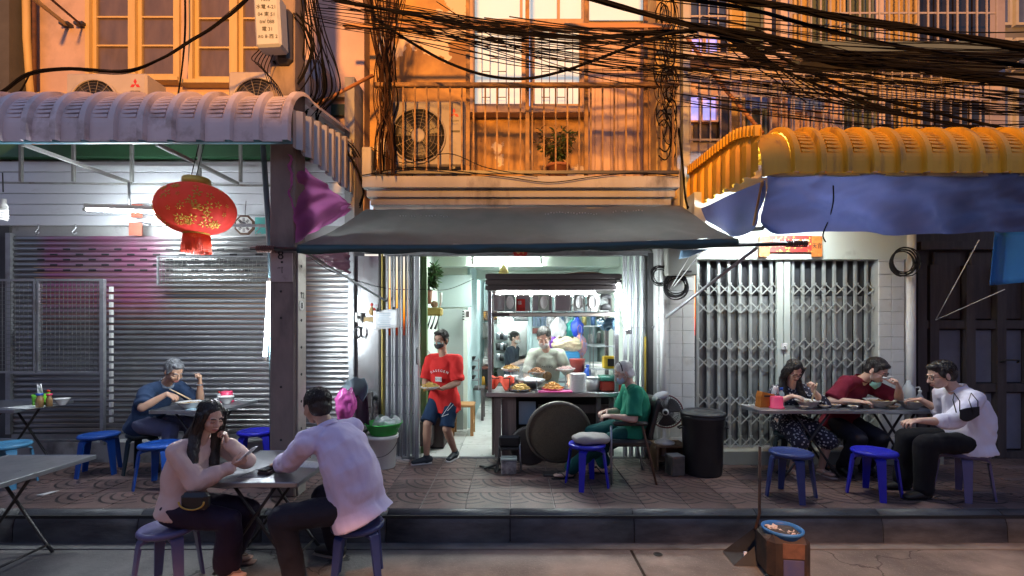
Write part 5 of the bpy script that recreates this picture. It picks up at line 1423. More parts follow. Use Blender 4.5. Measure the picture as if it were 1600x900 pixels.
fc(MB().box(((X0 + X1) / 2 + .1, Yc - .006, zs - .006), ((X1 - X0) * .8, .012, .03)), 'shelf_strip', pmat('pale_edge_strip', (.5, .36, .28), (.6, .6, .56), scale=2, rough=.4))
# mirrored panels and frames on the shelf
MIR = pmat('shelf_mirror', (.72, .80, .78), (.66, .74, .72), rough=.12, metal=.7)
for a, b in ((770, 789), (806, 829), (832, 864), (868, 894), (897, 916), (938, 958)):
    r = rect(a, 459, b, 486, Yc)
    f = frame_mb(r[0], r[1], r[2], r[3], Yc + .10, .010, .03)
    q = fc(f, 'display_frame', WHITEP)
    MB().box(((r[0] + r[1]) / 2, Yc + .108, (r[2] + r[3]) / 2), (r[1] - r[0] - .02, .006, r[3] - r[2] - .02)).build('mirror', MIR, q, w=True)
for px, m_ in ((797, GREYD), (850, pmat('sage_card', (.45, .52, .46), rough=.5)), (906, pmat('grey_card', (.4, .44, .42), rough=.5)), (927, WHITEP)):
    q = fc(MB().box((wx(px, Yc), Yc + .06, wz(472.5, Yc)), (.125, .012, .205), MX.Rotation(RD(random.uniform(-14, 14)), 3, 'Z')), 'oval_card', m_)
    MB().lathe([(0, .0), (.040, 0), (.046, .006), (.046, 0)], 24, (wx(px, Yc), Yc + .044, wz(472, Yc)), MX.Rotation(RD(90), 3, 'X'), sy=1.75).build('oval', CERAMIC, q, w=True)
rb = fc(MB().box((wx(814, Yc), Yc + .07, wz(476, Yc)), (.10, .010, .14)), 'red_card', RED)
text('card_text', '\u798f', .05, WHITEP, rb, ROOT[FC.name].inverted() @ V((wx(812, Yc), Yc + .063, wz(473, Yc))))
text('card_text', 'O O O', .03, BLACK, rb, ROOT[FC.name].inverted() @ V((wx(814, Yc), Yc + .063, wz(482, Yc))))
r = rect(940, 462, 957, 484, Yc)
fc(MB().grid(lambda u, v: (r[0] + (r[1] - r[0]) * u, Yc + .05, r[2] + (.05 + .02 * math.sin(u * 3.14)) * v), 8, 2, True, .01), 'dark_shield', BLACK)
fc(MB().grid(lambda u, v: (r[0] + (r[1] - r[0]) * u, Yc + .05, r[3] + .02 - (.06 - .02 * math.sin(u * 3.14)) * v), 8, 2, True, .01), 'dark_shield', BLACK)
# base
zf = SZ + .10
fc(MB().box((wx(778, Yc), Yc + .02, (ZC + zf) / 2 - .02), (.075, .05, ZC - zf - .03)), 'base_panel', CWV)
fc(MB().box((wx(795, Yc), Yc + .04, (ZC + zf) / 2 - .02), (.17, .03, ZC - zf - .03)), 'base_panel', CWV)
fc(MB().box((X0 + .06, Yc + .32, (ZC + zf) / 2 - .02), (.03, .5, ZC - zf - .03)), 'side_panel', CWV)
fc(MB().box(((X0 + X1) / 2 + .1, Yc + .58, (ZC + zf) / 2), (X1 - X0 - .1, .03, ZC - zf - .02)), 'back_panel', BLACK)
fc(MB().box((wx(824, 5.55), Yc + .12, wz(645, 5.57)), (.20, .012, .27)), 'hanging_board', pmat('pale_blue_board', (.30, .40, .46), (.26, .36, .42), rough=.35))
fc(MB().box((wx(900, 5.6), Yc + .2, wz(640, 5.6)), (.90, .03, .10)), 'rail_board', CWV)
for x in (wx(935, 5.5), wx(955, 5.5)): fc(MB().box((x, Yc + .05, (ZC + zf) / 2 - .02), (.05, .05, ZC - zf - .04)), 'leg', CW)
fc(MB().box((X1 + .08, Yc + .12, ZC - .03), (.20, .34, .03)), 'side_ledge', GALV)
# on the counter
TC = ZC + .0275
t = cloth('red_cloth', lambda u, v: V((wx(764, 5.55) + .30 * u, 5.52 + .05 * math.sin(u * 9) + .10 * min(v * 2, 1), TC + .17 - .16 * abs(v * 1.9 - .95) * (.7 + .3 * math.sin(u * 11)) + .01 * math.sin(u * 17))), 22, 18, pmat('orange_red_cloth', (.68, .07, .03), (.55, .05, .02), scale=8, rough=.8), 'orange red cloth draped over a rack at the cart left end', 'cloth')
t = thing('cloth_rack', 'small dark rack under the orange red cloth', 'rack', (wx(782, 5.6), 5.57, TC))
for sx in (-1, 1): MB().bar((sx * .11, 0, 0), (sx * .11, 0, .155), .012).build('leg', DARKMETAL, t)
MB().bar((-.12, 0, .155), (.12, 0, .155), .012).build('bar', DARKMETAL, t)
def heap(name, label, c, r, h, fill, dish, seed, rise=0.0):
    t = thing(name, label, 'dish', c)
    MB().lathe([(0, rise), (r * .6, rise), (r, rise + .03), (r * .98, rise + .034), (r * .6, rise + .008), (0, rise + .008)], 26).build('dish', dish, t)
    random.seed(seed); mb = MB()
    for k in range(70):
        a, q = random.uniform(0, 6.28), random.random() ** .6
        z = rise + .02 + h * (1 - q * q) + random.uniform(-.008, .008); p0 = V((math.cos(a) * q * r * .85, math.sin(a) * q * r * .85, z))
        d = V((random.uniform(-1, 1), random.uniform(-1, 1), random.uniform(-.3, .5))).normalized() * .03
        mb.tube([p0 - d, p0 + V((0, 0, .012)), p0 + d], .0055, 5)
    mb.lathe([(0, rise + .02 + h), (r * .5, rise + .02 + h * .7), (r * .85, rise + .02)], 16)
    mb.build('food', fill, t, kind='stuff')
    if rise: MB().lathe([(0, 0), (.05, 0), (.05, .006), (.008, .01), (.008, rise), (0, rise)], 12).build('stand', STEEL, t)
    return t
heap('noodle_dish', 'yellow noodles heaped on a steel plate at the cart front', (wx(813, 5.5), 5.55, TC), .13, .06, NOOD, STEEL, 5)
heap('noodle_dish', 'orange noodles heaped in a pink dish at the cart front', (wx(864, 5.5), 5.54, TC + .01), .135, .065, NOODO, PINKP, 6)
heap('topping_dish', 'brown topping bowl raised on a thin stand in the cart middle', (wx(839, 5.6), 5.66, TC), .11, .05, pmat('brown_topping', (.42, .20, .07), (.3, .12, .04), scale=40, rough=.5), CLEAR, 7, .19)
heap('topping_dish', 'small yellow topping plate raised on a stand near the red cloth', (wx(798, 5.7), 5.80, TC), .12, .04, pmat('golden_topping', (.55, .36, .08), (.42, .22, .05), scale=40, rough=.5), WHITEP, 8, .22)
heap('topping_dish', 'pale pink topping plate raised beside the plate stack', (wx(885, 5.7), 5.80, TC), .12, .02, pmat('pink_topping', (.62, .40, .38), rough=.5), CERAMIC, 9, .22)
for k, (px, Y, n, lab) in enumerate(((903, 5.52, 17, 'tall stack of white plates in the middle of the cart counter'), (799, 5.9, 12, 'stack of white plates behind the red cloth'))):
    t = thing('plate_stack', lab, 'plates', (wx(px, Y), Y, TC))
    pm = MB().lathe([(0, 0), (.07, 0), (.10, .012), (.096, .016), (.066, .005), (0, .005)], 26).mesh('plate', CERAMIC)
    for j in range(n): inst('plate', pm, (random.uniform(-.003, .003), random.uniform(-.003, .003), j * .0125), t)
tag(MB().box((wx(868, 5.42), 5.45, TC + .012), (.40, .12, .022), bev=.009).build('pink_tray', PINKP if False else pmat('hot_pink_tray', (.80, .12, .38), rough=.4)), 'hot pink strip tray along the cart counter front', 'tray')
t = thing('storage_tub', 'white lidded tub beside the plate stack on the cart', 'tub', (wx(927, 5.62), 5.62, TC)); MB().lathe([(0, 0), (.072, 0), (.085, .15), (0, .15)], 20).build('body', PLASTICW, t); MB().lathe([(0, .15), (.09, .15), (.09, .165), (0, .17)], 20).build('lid', PLASTICW, t)
t = thing('chilli_tub', 'clear box of red sauce with a green lid at the cart right end', 'tub', (wx(954, 5.56), 5.60, TC))
MB().box((0, 0, .065), (.25, .20, .12), bev=.015).build('sauce', pmat('red_chilli', (.55, .06, .04), (.42, .04, .03), scale=14, rough=.3), t)
MB().box((0, 0, .155), (.262, .21, .06), bev=.012).build('lid', pmat('green_tub_lid', (.06, .30, .22), rough=.35), t)
t = thing('steam_wok', 'steel wok on the cart between the two noodle heaps', 'wok', (wx(828, 5.9), 5.88, TC)); MB().lathe([(0, 0), (.08, .01), (.15, .06), (.19, .11), (.195, .11), (.15, .055), (0, .015)], 26).build('pan', STEEL, t)
t = thing('glass_case', 'small glass shelf case holding bags at the cart right end', 'glass case', (wx(942, 5.7), 5.75, TC + .25))
gz = [0, .28, .52]
for z in gz: MB().box((0.02, 0, z), (.30, .26, .010)).build('glass_shelf', CLEAR, t)
for sx in (-1, 1): MB().box((.02 + sx * .15, -.12, .26), (.012, .012, .52)).build('frame_post', STEEL, t)
for sx in (-1, 1): MB().box((.02 + sx * .15, .12, .13), (.012, .012, .79)).build('frame_post', STEEL, t)
t = thing('yellow_crate', 'yellow box with a dark window on the glass case', 'box', (wx(953, 5.66), 5.66, TC + .265)); MB().box((0, 0, .075), (.17, .12, .15), bev=.012).build('shell', pmat('bright_yellow_plastic', (.75, .50, .02), rough=.4), t); MB().box((0.01, -.062, .075), (.10, .008, .09), bev=.004).build('window', BLACK, t)
def bag(name, label, c, r, mat, seed, cat='bag', neck=True, handles=False):
    t = thing(name, label, cat, c)
    def f(u, v):
        a = 2 * math.pi * u; q = math.sin(math.pi * (v * .86 + .07)) ** (.7 if neck else .42)
        if neck: q *= 1 - .75 * max(0, (v - .72) / .28)
        k = 1 + .26 * MN.noise(V((math.cos(a) * 1.6, math.sin(a) * 1.6, v * 3 + seed)) * 1.2) + .16 * abs(MN.noise(V((math.cos(a) * 2, math.sin(a) * 2, v * 4 + seed)) * 2.6)) + .05 * math.sin(a * 11 + 5 * math.sin(v * 6 + a) + seed)
        return (math.cos(a) * q * r[0] * k, math.sin(a) * q * r[1] * k, r[2] * (v - .5) * 2 + .02 * math.sin(a * 3))
    MB().grid(f, 36, 22).build('body', mat, t)
    if handles:
        for s in (-1, 1): MB().tube([(s * r[0] * .25, 0, r[2] * .85), (s * r[0] * .3, 0, r[2] * 1.5), (s * r[0] * .05, 0, r[2] * 1.7)], .006, 5).build('handle', mat, t)
    return t
FILM = pmat('crinkled_clear_film', (.80, .82, .84), (.70, .72, .74), scale=8, rough=.18, alpha=.62, bump=.6, bscale=16)
bag('plastic_bag', 'grey blue plastic bag lying on top of the glass case', (wx(950, 5.7), 5.68, TC + .82 - .02), (.13, .09, .06), pmat('blue_grey_film', (.12, .25, .38), rough=.25, bump=.5), 3, neck=False)
bag('plastic_bag', 'crumpled dark bag on the lower glass shelf of the cart', (wx(958, 5.66), 5.70, TC + .27 + .03 - .25 + .25), (.10, .07, .025), pmat('dark_film', (.05, .05, .06), rough=.3, bump=.5), 4, neck=False)
ring = tag(MB().lathe([(.20, 0), (.235, .006), (.24, .03), (.20, .034), (.20, 0)], 32, (wx(912, 5.75), 5.78, zt + .005)).build('wooden_tray', pmat('tan_wood_ring', (.40, .24, .15), rough=.5)), 'round wooden tray lying on top of the cart roof box', 'tray')
# pendant
t = thing('pendant_lamp', 'small yellow cone pendant hanging over the cart roof', 'lamp', W(787, 420, 6.6)); MB().tube([(0, 0, .05), (0, 0, .24)], .005, 5).build('cord', PLASTICW, t); MB().lathe([(.015, .06), (.03, .05), (.075, -.06), (.07, -.06), (.02, .045)], 16).build('shade', pmat('yellow_cone', (.75, .60, .22), rough=.5), t)

# ================================================================ in front of and around the cart
def basket_mat():
    m = pmat('woven_bamboo', (.20, .155, .09), (.13, .10, .06), scale=9, rough=.6)
    nt = m.node_tree; N = nt.nodes; L = nt.links; bs = N['Principled BSDF']
    tc = N.new('ShaderNodeTexCoord'); ck = N.new('ShaderNodeTexBrick')
    ck.inputs['Scale'].default_value = 34; ck.inputs['Mortar Size'].default_value = .05
    mp = N.new('ShaderNodeMapping'); mp.inputs['Rotation'].default_value = (RD(90), 0, 0)
    ck.inputs['Color1'].default_value = (.22, .17, .10, 1); ck.inputs['Color2'].default_value = (.12, .095, .06, 1); ck.inputs['Mortar'].default_value = (.03, .024, .016, 1)
    L.new(tc.outputs['Object'], mp.inputs[0]); L.new(mp.outputs[0], ck.inputs['Vector'])
    old = bs.inputs['Base Color'].links[0].from_socket
    mx = N.new('ShaderNodeMix'); mx.data_type = 'RGBA'; mx.inputs['Factor'].default_value = .72
    L.new(old, mx.inputs['A']); L.new(ck.outputs['Color'], mx.inputs['B']); L.new(mx.outputs['Result'], bs.inputs['Base Color'])
    b = N.new('ShaderNodeBump'); b.inputs['Distance'].default_value = .006; L.new(ck.outputs['Fac'], b.inputs['Height']); b.invert = True; L.new(b.outputs[0], bs.inputs['Normal'])
    return m
bc = W(873, 677, 5.22); br_ = 51 * 5.22 / 730
bt = thing('bamboo_tray', 'big round woven bamboo tray leaning against the cart front', 'tray', (bc.x, bc.y, SZ))
tilt = MX.Rotation(RD(-78), 3, 'X')
up_ = bc.z - SZ
MB().lathe([(0, 0.012), (br_ * .9, .0), (br_ * .94, .006), (0, .02)], 48, (0, 0, up_), tilt).build('weave', basket_mat(), bt)
MB().lathe([(br_ * .93, -.005), (br_, -.002), (br_ * 1.01, .02), (br_ * 1.0, .045), (br_ * .95, .04), (br_ * .93, -.005)], 48, (0, 0, up_), tilt).build('rim', pmat('dark_bamboo_rim', (.11, .095, .075), (.07, .06, .05), scale=8, rough=.5), bt)
bt2 = thing('bamboo_tray', 'smaller dark tray half hidden behind the big woven bamboo tray', 'tray', (wx(828, 5.42), 5.36, SZ))
MB().lathe([(0, .01), (.21, 0), (.235, .006), (.24, .03), (.21, .035), (0, .02)], 40, (0, 0, .24), MX.Rotation(RD(-80), 3, 'X')).build('disc', pmat('dark_tray', (.06, .055, .05), rough=.5), bt2)
# folding chair, cooler and sticks left of the tray
fcx = thing('folding_chair', 'black folding chair collapsed beside the cart base', 'chair', (wx(796, 5.3), 5.28, SZ))
MB().box((0, 0, .32), (.24, .05, .14), MX.Rotation(RD(14), 3, 'X'), .02).build('backrest', BLACK, fcx)
for s in (-1, 1): MB().tube([(s * .11, .03, .36), (s * .13, -.06, .0)], .010, 8).build('leg', STEEL if s > 0 else DARKMETAL, fcx)
MB().box((0, 0, .24), (.22, .12, .025), bev=.006).build('seat', BLACK, fcx)
t = thing('clear_box', 'clear lidded box of dark scraps on the pavement before the cart', 'box', (wx(795, 5.13), 5.14, SZ))
MB().box((0, 0, .075), (.17, .12, .15), bev=.01).build('box', pmat('smoky_clear_box', (.30, .28, .28), (.10, .09, .09), scale=14, amt=.9, rough=.25), t); MB().box((0, 0, .165), (.18, .13, .025), bev=.006).build('lid', pmat('grey_green_lid', (.30, .36, .34), rough=.4), t)
for k, (a, b) in enumerate((((750, 711, 5.35), (782, 716, 5.2)), ((756, 722, 5.25), (786, 712, 5.3)), ((775, 735, 5.1), (780, 712, 5.3)))):
    pa, pb = W(*a), W(*b); pa.z = SZ + .02; pb.z = SZ + .02 + .05 * k
    tag(MB().bar(pa, pb, .035, .018, .004).build('wood_stick', BLACK), ('dark wooden stick nearest the doorway step', 'dark wooden stick crossing over the flat ones by the cart', 'short dark stick pointing to the kerb by the cart')[k], 'stick', 'sticks beside the cart')
t = thing('floor_pan', 'flat dark pan on the pavement under the bamboo tray', 'pan', (wx(873, 5.05), 5.08, SZ)); MB().box((0, 0, .012), (.34, .14, .024), bev=.006).build('pan', DARKMETAL, t)
# cushion
def pillow(name, label, c, r, mat, rot=0, cat='cushion'):
    def f(u, v):
        a = 2 * math.pi * u; b = math.pi * (v - .5)
        sg = lambda x, p: math.copysign(abs(x) ** p, x)
        x, y, z = sg(math.cos(b), .6) * sg(math.cos(a), .55) * r[0], sg(math.cos(b), .6) * sg(math.sin(a), .55) * r[1], sg(math.sin(b), .8) * r[2]
        k = MN.noise(V((x, y, z)) * 11) * .014
        q = V((x, y, z + k)); q.rotate(MX.Rotation(RD(rot), 3, 'Z')); return q
    t = thing(name, label, cat, c); MB().grid(f, 40, 20).build('cover', mat, t); return t
pillow('cushion', 'grey folded cushion lying on the royal blue stool', (.80, 4.74, SZ + .475), (.19, .12, .05), pmat('grey_beige_cotton', (.36, .34, .33), (.28, .26, .25), scale=9, rough=.9, bump=.5, bscale=14), 8)
# black bin
BIN = pmat('black_bin_plastic', (.016, .016, .018), (.024, .024, .026), scale=7, rough=.45)
bx = thing('waste_bin', 'tall black plastic bin with a lid before the lattice gate', 'bin', (wx(1095, 5.2), 5.15, SZ))
MB().lathe([(0, 0), (.19, 0), (.20, .02), (.222, .60), (.232, .61), (.232, .65), (0, .65)], 32).build('body', BIN, bx)
MB().lathe([(0, .685), (.08, .69), (.10, .675), (.17, .678), (.20, .69), (.238, .672), (.24, .65), (0, .65)], 32).build('lid', pmat('grey_black_lid', (.05, .052, .056), rough=.4), bx)
for s in (-1, 1): MB().tube([(s * .22, -.04, .52), (s * .265, -.03, .50), (s * .265, .03, .50), (s * .22, .04, .52)], .010, 6).build('handle', BIN, bx)
# fan on its crate
cr = thing('wooden_crate', 'small wooden crate under the electric fan', 'crate', (wx(1044, 5.35), 5.36, SZ))
CRW = pmat('worn_crate_wood', (.20, .12, .06), (.13, .075, .04), scale=8, rough=.7, stretch=(1, 1, 3), bump=.2)
MB().box((0, 0, .27), (.34, .26, .024)).build('top', CRW, cr)
for s in (-1, 1):
    MB().box((s * .155, 0, .129), (.024, .25, .258)).build('side', CRW, cr)
MB().box((0, .10, .13), (.282, .02, .20)).build('back', CRW, cr); MB().box((0, 0, .10), (.282, .2, .015)).build('shelf', CRW, cr)
fn = thing('electric_fan', 'electric fan with a round black cage on the wooden crate', 'fan', (wx(1040, 5.3), 5.34, SZ + .282))
MB().lathe([(0, 0), (.11, 0), (.115, .015), (.07, .035), (.03, .05), (.022, .06), (.018, .25), (0, .25)], 24).build('base', PLASTICW, fn)
fm = MX.Rotation(RD(90), 3, 'X') ; fm = MX.Rotation(RD(-18), 3, 'Z') @ fm
fcn = V((0, -.04, .37)); fr_ = .185
rg = MB(); rg.tube([fcn + fm @ V((math.cos(a) * fr_, math.sin(a) * fr_, .0)) for a in [2 * math.pi * i / 40 for i in range(41)]], .008, 6)
rg.build('cage_rim', pmat('dull_red_rim', (.16, .04, .05), rough=.4), fn)
cg = MB()
for k in range(44):
    a = 2 * math.pi * k / 44
    for sg in (1, -1):
        cg.tube([fcn + fm @ V((math.cos(a + .1 * q) * fr_ * q, math.sin(a + .1 * q) * fr_ * q, sg * .06 * math.sqrt(max(0, 1 - q * q)) )) for q in (.15, .4, .65, .85, 1)], .0018, 4, False)
for q in (.45, .75): cg.tube([fcn + fm @ V((math.cos(a) * fr_ * q, math.sin(a) * fr_ * q, .06 * math.sqrt(1 - q * q))) for a in [2 * math.pi * i / 30 for i in range(31)]], .002, 4, False)
cg.build('cage_wires', DARKMETAL, fn, kind='stuff')
for k in range(3):
    a = 2 * math.pi * k / 3
    MB().grid(lambda u, v: fcn + fm @ V((math.cos(a + v * 1.3) * fr_ * (.18 + .72 * u), math.sin(a + v * 1.3) * fr_ * (.18 + .72 * u), .03 - .05 * v)), 6, 6, True, .003).build('blade', pmat('smoky_blade', (.05, .05, .055), rough=.3) if k == 0 else bpy.data.materials['smoky_blade'], fn)
MB().lathe([(0, .07), (.03, .068), (.038, .055), (.038, .03), (0, .03)], 20, fcn, fm).build('hub', PLASTICW, fn)
MB().lathe([(0, .074), (.022, .072), (.022, .066), (0, .066)], 20, fcn, fm).build('hub_badge', BLACK, fn)
MB().lathe([(0, -.04), (.05, -.05), (.055, -.12), (0, -.14)], 16, fcn, fm).build('motor', DARKMETAL, fn)
t = thing('oil_tin', 'small dented grey tin standing beside the black bin', 'tin', (wx(1052, 5.15), 5.10, SZ)); MB().box((0, 0, .105), (.16, .16, .21), MX.Rotation(RD(12), 3, 'Z'), .012).build('body', pmat('dented_grey_tin', (.10, .10, .09), (.16, .15, .14), scale=8, amt=.9, rough=.5, metal=.5, bump=.4, bscale=10), t); MB().box((0, 0, .213), (.15, .15, .006), MX.Rotation(RD(12), 3, 'Z')).build('lid', GALV, t)
# elderly woman's chair
EC = thing('armchair', 'black padded chair with steel legs under the white haired woman', 'chair', (1.21, 5.0, SZ))
PAD = pmat('black_vinyl', (.018, .018, .020), rough=.38, bump=.15, bscale=40)
MB().box((0, 0, .41), (.46, .44, .07), bev=.025).build('seat', PAD, EC)
MB().grid(lambda u, v: (.225 + .10 * v + .03 * math.sin(u * 3.14), -.21 + .42 * u, .44 + .42 * v), 10, 8, True, .045).build('backrest', PAD, EC)
for s in (-1, 1):
    MB().box((.0, s * .23, .62), (.36, .06, .045), bev=.018).build('armrest', PAD, EC)
    MB().tube([(-.20, s * .24, .60), (-.20, s * .245, .3), (-.20, s * .25, 0)], .012, 8).build('leg', STEEL, EC)
    MB().tube([(.12, s * .24, .60), (.19, s * .245, .3), (.26, s * .25, 0)], .012, 8).build('leg', RUST if s < 0 else STEEL, EC)
MB().tube([(-.20, -.25, .12), (-.20, .25, .12)], .009, 6).build('stretcher', STEEL, EC)
t = thing('head_cushion', 'pale grey neck pad hooked on the back of the black padded chair', 'cushion', (1.21 + .37, 4.97, SZ + .87)); MB().ell((0, 0, 0), (.09, .10, .045), MX.Rotation(RD(-25), 3, 'Y'), 20, 12).build('pad', pmat('grey_pad', (.34, .35, .38), rough=.7), t)
# bucket, basin, bags by the gate
bk = thing('bucket', 'white plastic bucket with a wire handle by the folded gate', 'bucket', (wx(599, 5.4), 5.38, SZ))
MB().lathe([(0, 0), (.135, 0), (.14, .01), (.162, .33), (.176, .335), (.176, .375), (.165, .38), (.155, .34), (.13, .02), (0, .02)], 32).build('body', PLASTICW, bk)
MB().tube([(math.cos(a) * .178, math.sin(a) * .178 - .01, .33 - .17 * abs(math.sin(a)) * (1 if math.sin(a) < 0 else 0)) for a in [math.pi + math.pi * i / 16 for i in range(17)]], .004, 5).build('handle', DARKMETAL, bk)
bs_ = thing('basin', 'bright green basin sitting on the white bucket', 'basin', (wx(600, 5.38), 5.37, SZ + .382))
MB().lathe([(0, 0), (.14, 0), (.15, .01), (.205, .12), (.212, .122), (.212, .135), (.198, .13), (.14, .018), (0, .014)], 36).build('bowl', pmat('bright_green_plastic', (.03, .48, .06), (.025, .40, .05), scale=5, rough=.35), bs_)
bag('plastic_bag', 'crumpled clear plastic bag lying in the green basin', (wx(604, 5.37), 5.36, SZ + .50), (.15, .11, .085), FILM, 5, neck=False)
bag('pink_bag', 'bulging pink plastic bag hanging behind the man in the lilac shirt', (wx(540, 5.1), 5.1, wz(632, 5.1)), (.105, .085, .165), pmat('pink_film', (.72, .14, .46), (.55, .08, .36), scale=9, amt=.8, rough=.22, bump=.7, bscale=16), 6, neck=False)
def drape(name, label, f, mat, cat): return cloth(name, f, 26, 26, mat, label, cat)
drape('jacket', 'grey blue jacket slung over the dark chair back by the steel door', lambda u, v: V((wx(531, 5.25) + .27 * u + .05 * math.sin(v * 3), 5.22 + .05 * math.sin(u * 8 + v * 2) - .03 * math.sin(math.pi * u), wz(592, 5.25) - .02 * math.sin(u * 6.28) - (.10 + .16 * u) * v + .01 * math.sin(u * 20))), pmat('grey_blue_denim', (.12, .16, .19), (.09, .12, .145), scale=9, rough=.85, bump=.4, bscale=30), 'jacket')
drape('dark_coat', 'dark plum coat hanging below the grey blue jacket', lambda u, v: V((wx(543, 5.3) + .22 * u + .04 * v, 5.29 + .04 * math.sin(u * 9 + v), wz(606, 5.3) + .03 * math.sin(math.pi * u) - .44 * v)), pmat('dark_plum_cloth', (.10, .055, .095), (.07, .04, .065), scale=7, rough=.8, bump=.3), 'coat')
ch = thing('chair', 'dark chair carrying the coats by the steel door', 'chair', (wx(556, 5.4), 5.42, SZ))
for sx in (-1, 1):
    for y, h in ((-.13, .42), (.15, .84)): MB().tube([(sx * .15, y, 0), (sx * .14, y * .9, h)], .014, 8).build('leg', DARKMETAL, ch)
MB().box((0, 0, .43), (.34, .32, .03), bev=.01).build('seat', DARKWOOD, ch); MB().box((0, .14, .74), (.30, .02, .18), bev=.008).build('backrest', DARKWOOD, ch)
# door furniture
t = thing('door_handle_set', 'dark handle with hanging keys on the stainless door', 'door handle', W(578, 620, 5.72)); MB().box((0, 0, .02), (.10, .02, .03)).build('plate', GALV, t); MB().tube([(0, -.02, .02), (.02, -.04, -.02), (.015, -.04, -.10)], .012, 8).build('lever', BLACK, t); MB().tube([(-.025, -.02, .02), (-.03, -.03, -.06)], .006, 6).build('key', BLACK, t)
t = thing('paper_sign', 'white price sheet clipped on the folded gate', 'paper', W(603, 499, 5.35))
MB().grid(lambda u, v: (-.145 + .29 * u, .012 * math.sin(u * 4), -.11 + .22 * v - .012 + .03 * u), 8, 4, True, .003).build('sheet', pmat('white_sheet', (.80, .82, .84), rough=.5), t)
for k in range(8): MB().box((-.02 + .01 * (k % 2), -.004 - .004, .07 - .022 * k), (.15 - .02 * (k % 3), .002, .006)).build('print_line', pmat('faint_blue_print', (.35, .48, .58), rough=.6) if not bpy.data.materials.get('faint_blue_print') else bpy.data.materials['faint_blue_print'], t)
for sx in (-1, 1): MB().box((sx * .09, -.004, .115 + sx * .012), (.03, .02, .03)).build('clip', BLACK, t)
t = thing('wall_socket', 'cream wall socket on the white door frame', 'socket', W(560, 496, 5.72)); MB().box((0, 0, 0), (.075, .03, .12), bev=.006).build('plate', PLASTICW, t); MB().lathe([(0, 0), (.02, 0), (.02, .01), (0, .01)], 14, (0.01, -.018, .0), MX.Rotation(RD(90), 3, 'X')).build('outlet', DARKMETAL, t)
tag(MB().box(W(576, 499, 5.71), (.13, .012, .055)).build('cardboard_strip', pmat('cardboard', (.42, .30, .14), rough=.8)), 'tan cardboard strip stuck beside the wall socket', 'cardboard')
t = thing('rooster_ornament', 'small red combed rooster ornament on the stainless door', 'ornament', W(581, 485, 5.68)); MB().lathe([(0, -.06), (.03, -.05), (.035, -.01), (.018, .03), (.014, .045), (0, .06)], 14).build('body', pmat('golden_feathers', (.45, .28, .10), rough=.5), t); MB().ell((0, 0, .07), (.018, .014, .022), nu=10, nv=6).build('comb', RED, t); MB().ell((.03, 0, 0), (.02, .01, .03), nu=8, nv=6).build('tail', RED, t)
t = thing('cord_coil', 'grey cord coil hanging from the wall socket', 'cord', W(560, 519, 5.7))
mb = MB()
for k in range(6):
    mb.tube([V((math.cos(a) * (.042 - .002 * k), -.01 * (k % 3), math.sin(a) * (.075 - .004 * k))) for a in [2 * math.pi * i / 20 for i in range(21)]], .006, 5)
mb.build('coil', DARKMETAL, t, kind='stuff'); MB().tube([(.03, 0, .06), (.06, 0, .16), (.10, 0, .26)], .004, 5).build('loose_end', DARKMETAL, t); MB().tube([(0, 0, .07), (-.02, 0, .3), (-.04, 0, .62)], .004, 5).build('lead', DARKMETAL, t)

# ================================================================ roadside tin and dustpan
tn = thing('oil_tin', 'rusty square oil tin used as a bin on the road', 'bin', (wx(1219, 3.55), 3.52, 0))
TINM = pmat('rusty_painted_tin', (.06, .04, .032), (.022, .02, .022), scale=6, amt=.9, rough=.6, metal=.3, bump=.3, bscale=14, dirt=(.11, .06, .04), dscale=5, dlo=.55, dhi=.68)
MB().box((0, 0, .165), (.30, .28, .33), MX.Rotation(RD(-7), 3, 'Z'), .045).build('body', TINM, tn)
MB().box((.0, -.1415, .235), (.15, .006, .11), MX.Rotation(RD(-7), 3, 'Z'), .002).build('orange_patch', pmat('peeling_orange_label', (.20, .10, .065), (.09, .045, .035), scale=14, rough=.7), tn)
MB().box((.0, -.1425, .10), (.14, .006, .14), MX.Rotation(RD(-7), 3, 'Z'), .002).build('blue_patch', pmat('peeling_blue_label', (.04, .06, .22), (.10, .09, .16), scale=10, rough=.6), tn)
MB().lathe([(0, .27), (.12, .27), (.135, .330), (.142, .333), (.144, .348), (.132, .352), (.124, .33), (.11, .28), (0, .28)], 28, (0, 0, 0), fn=lambda a, r, z: (r, z)).build('liner', pmat('bright_blue_liner', (.04, .20, .55), rough=.35), tn)
wt = thing('used_tissues', 'crumpled white tissues filling the blue liner of the rusty tin', 'tissues', (wx(1219, 3.55), 3.52, .285)); wt['kind'] = 'stuff'
random.seed(12); mb = MB()
for k in range(14):
    c = V((random.uniform(-.055, .055), random.uniform(-.055, .055), random.uniform(-.0, .05)))
    mb.grid(lambda u, v: c + V(((u - .5) * .08 + .01 * math.sin(v * 9 + k), (v - .5) * .07 + .01 * math.sin(u * 8), .025 * MN.noise(V((u * 4, v * 4, k * 3))))), 6, 6, True, .002)
mb.build('tissue', pmat('tan_tissue', (.66, .56, .50), (.5, .38, .3), scale=7, rough=.9), wt, kind='stuff')
dp = thing('dustpan', 'black long handled dustpan resting beside the rusty tin', 'dustpan', (wx(1165, 3.72), 3.74, 0))
DPM = pmat('black_dustpan', (.03, .034, .04), (.05, .055, .065), scale=6, rough=.4)
MB().add([(-.13, -.10, .004), (.12, -.12, .004), (.14, .12, .008), (-.12, .12, .008), (.16, .14, .20), (.155, -.04, .21)], [(0, 1, 2, 3), (1, 5, 4, 2), (2, 4, 3), (1, 0, 5)]).build('pan', DPM, dp)
MB().tube([(.15, .12, .19), (.205, .16, .30), (.215, .17, .86)], .012, 8).build('handle', RUST, dp)
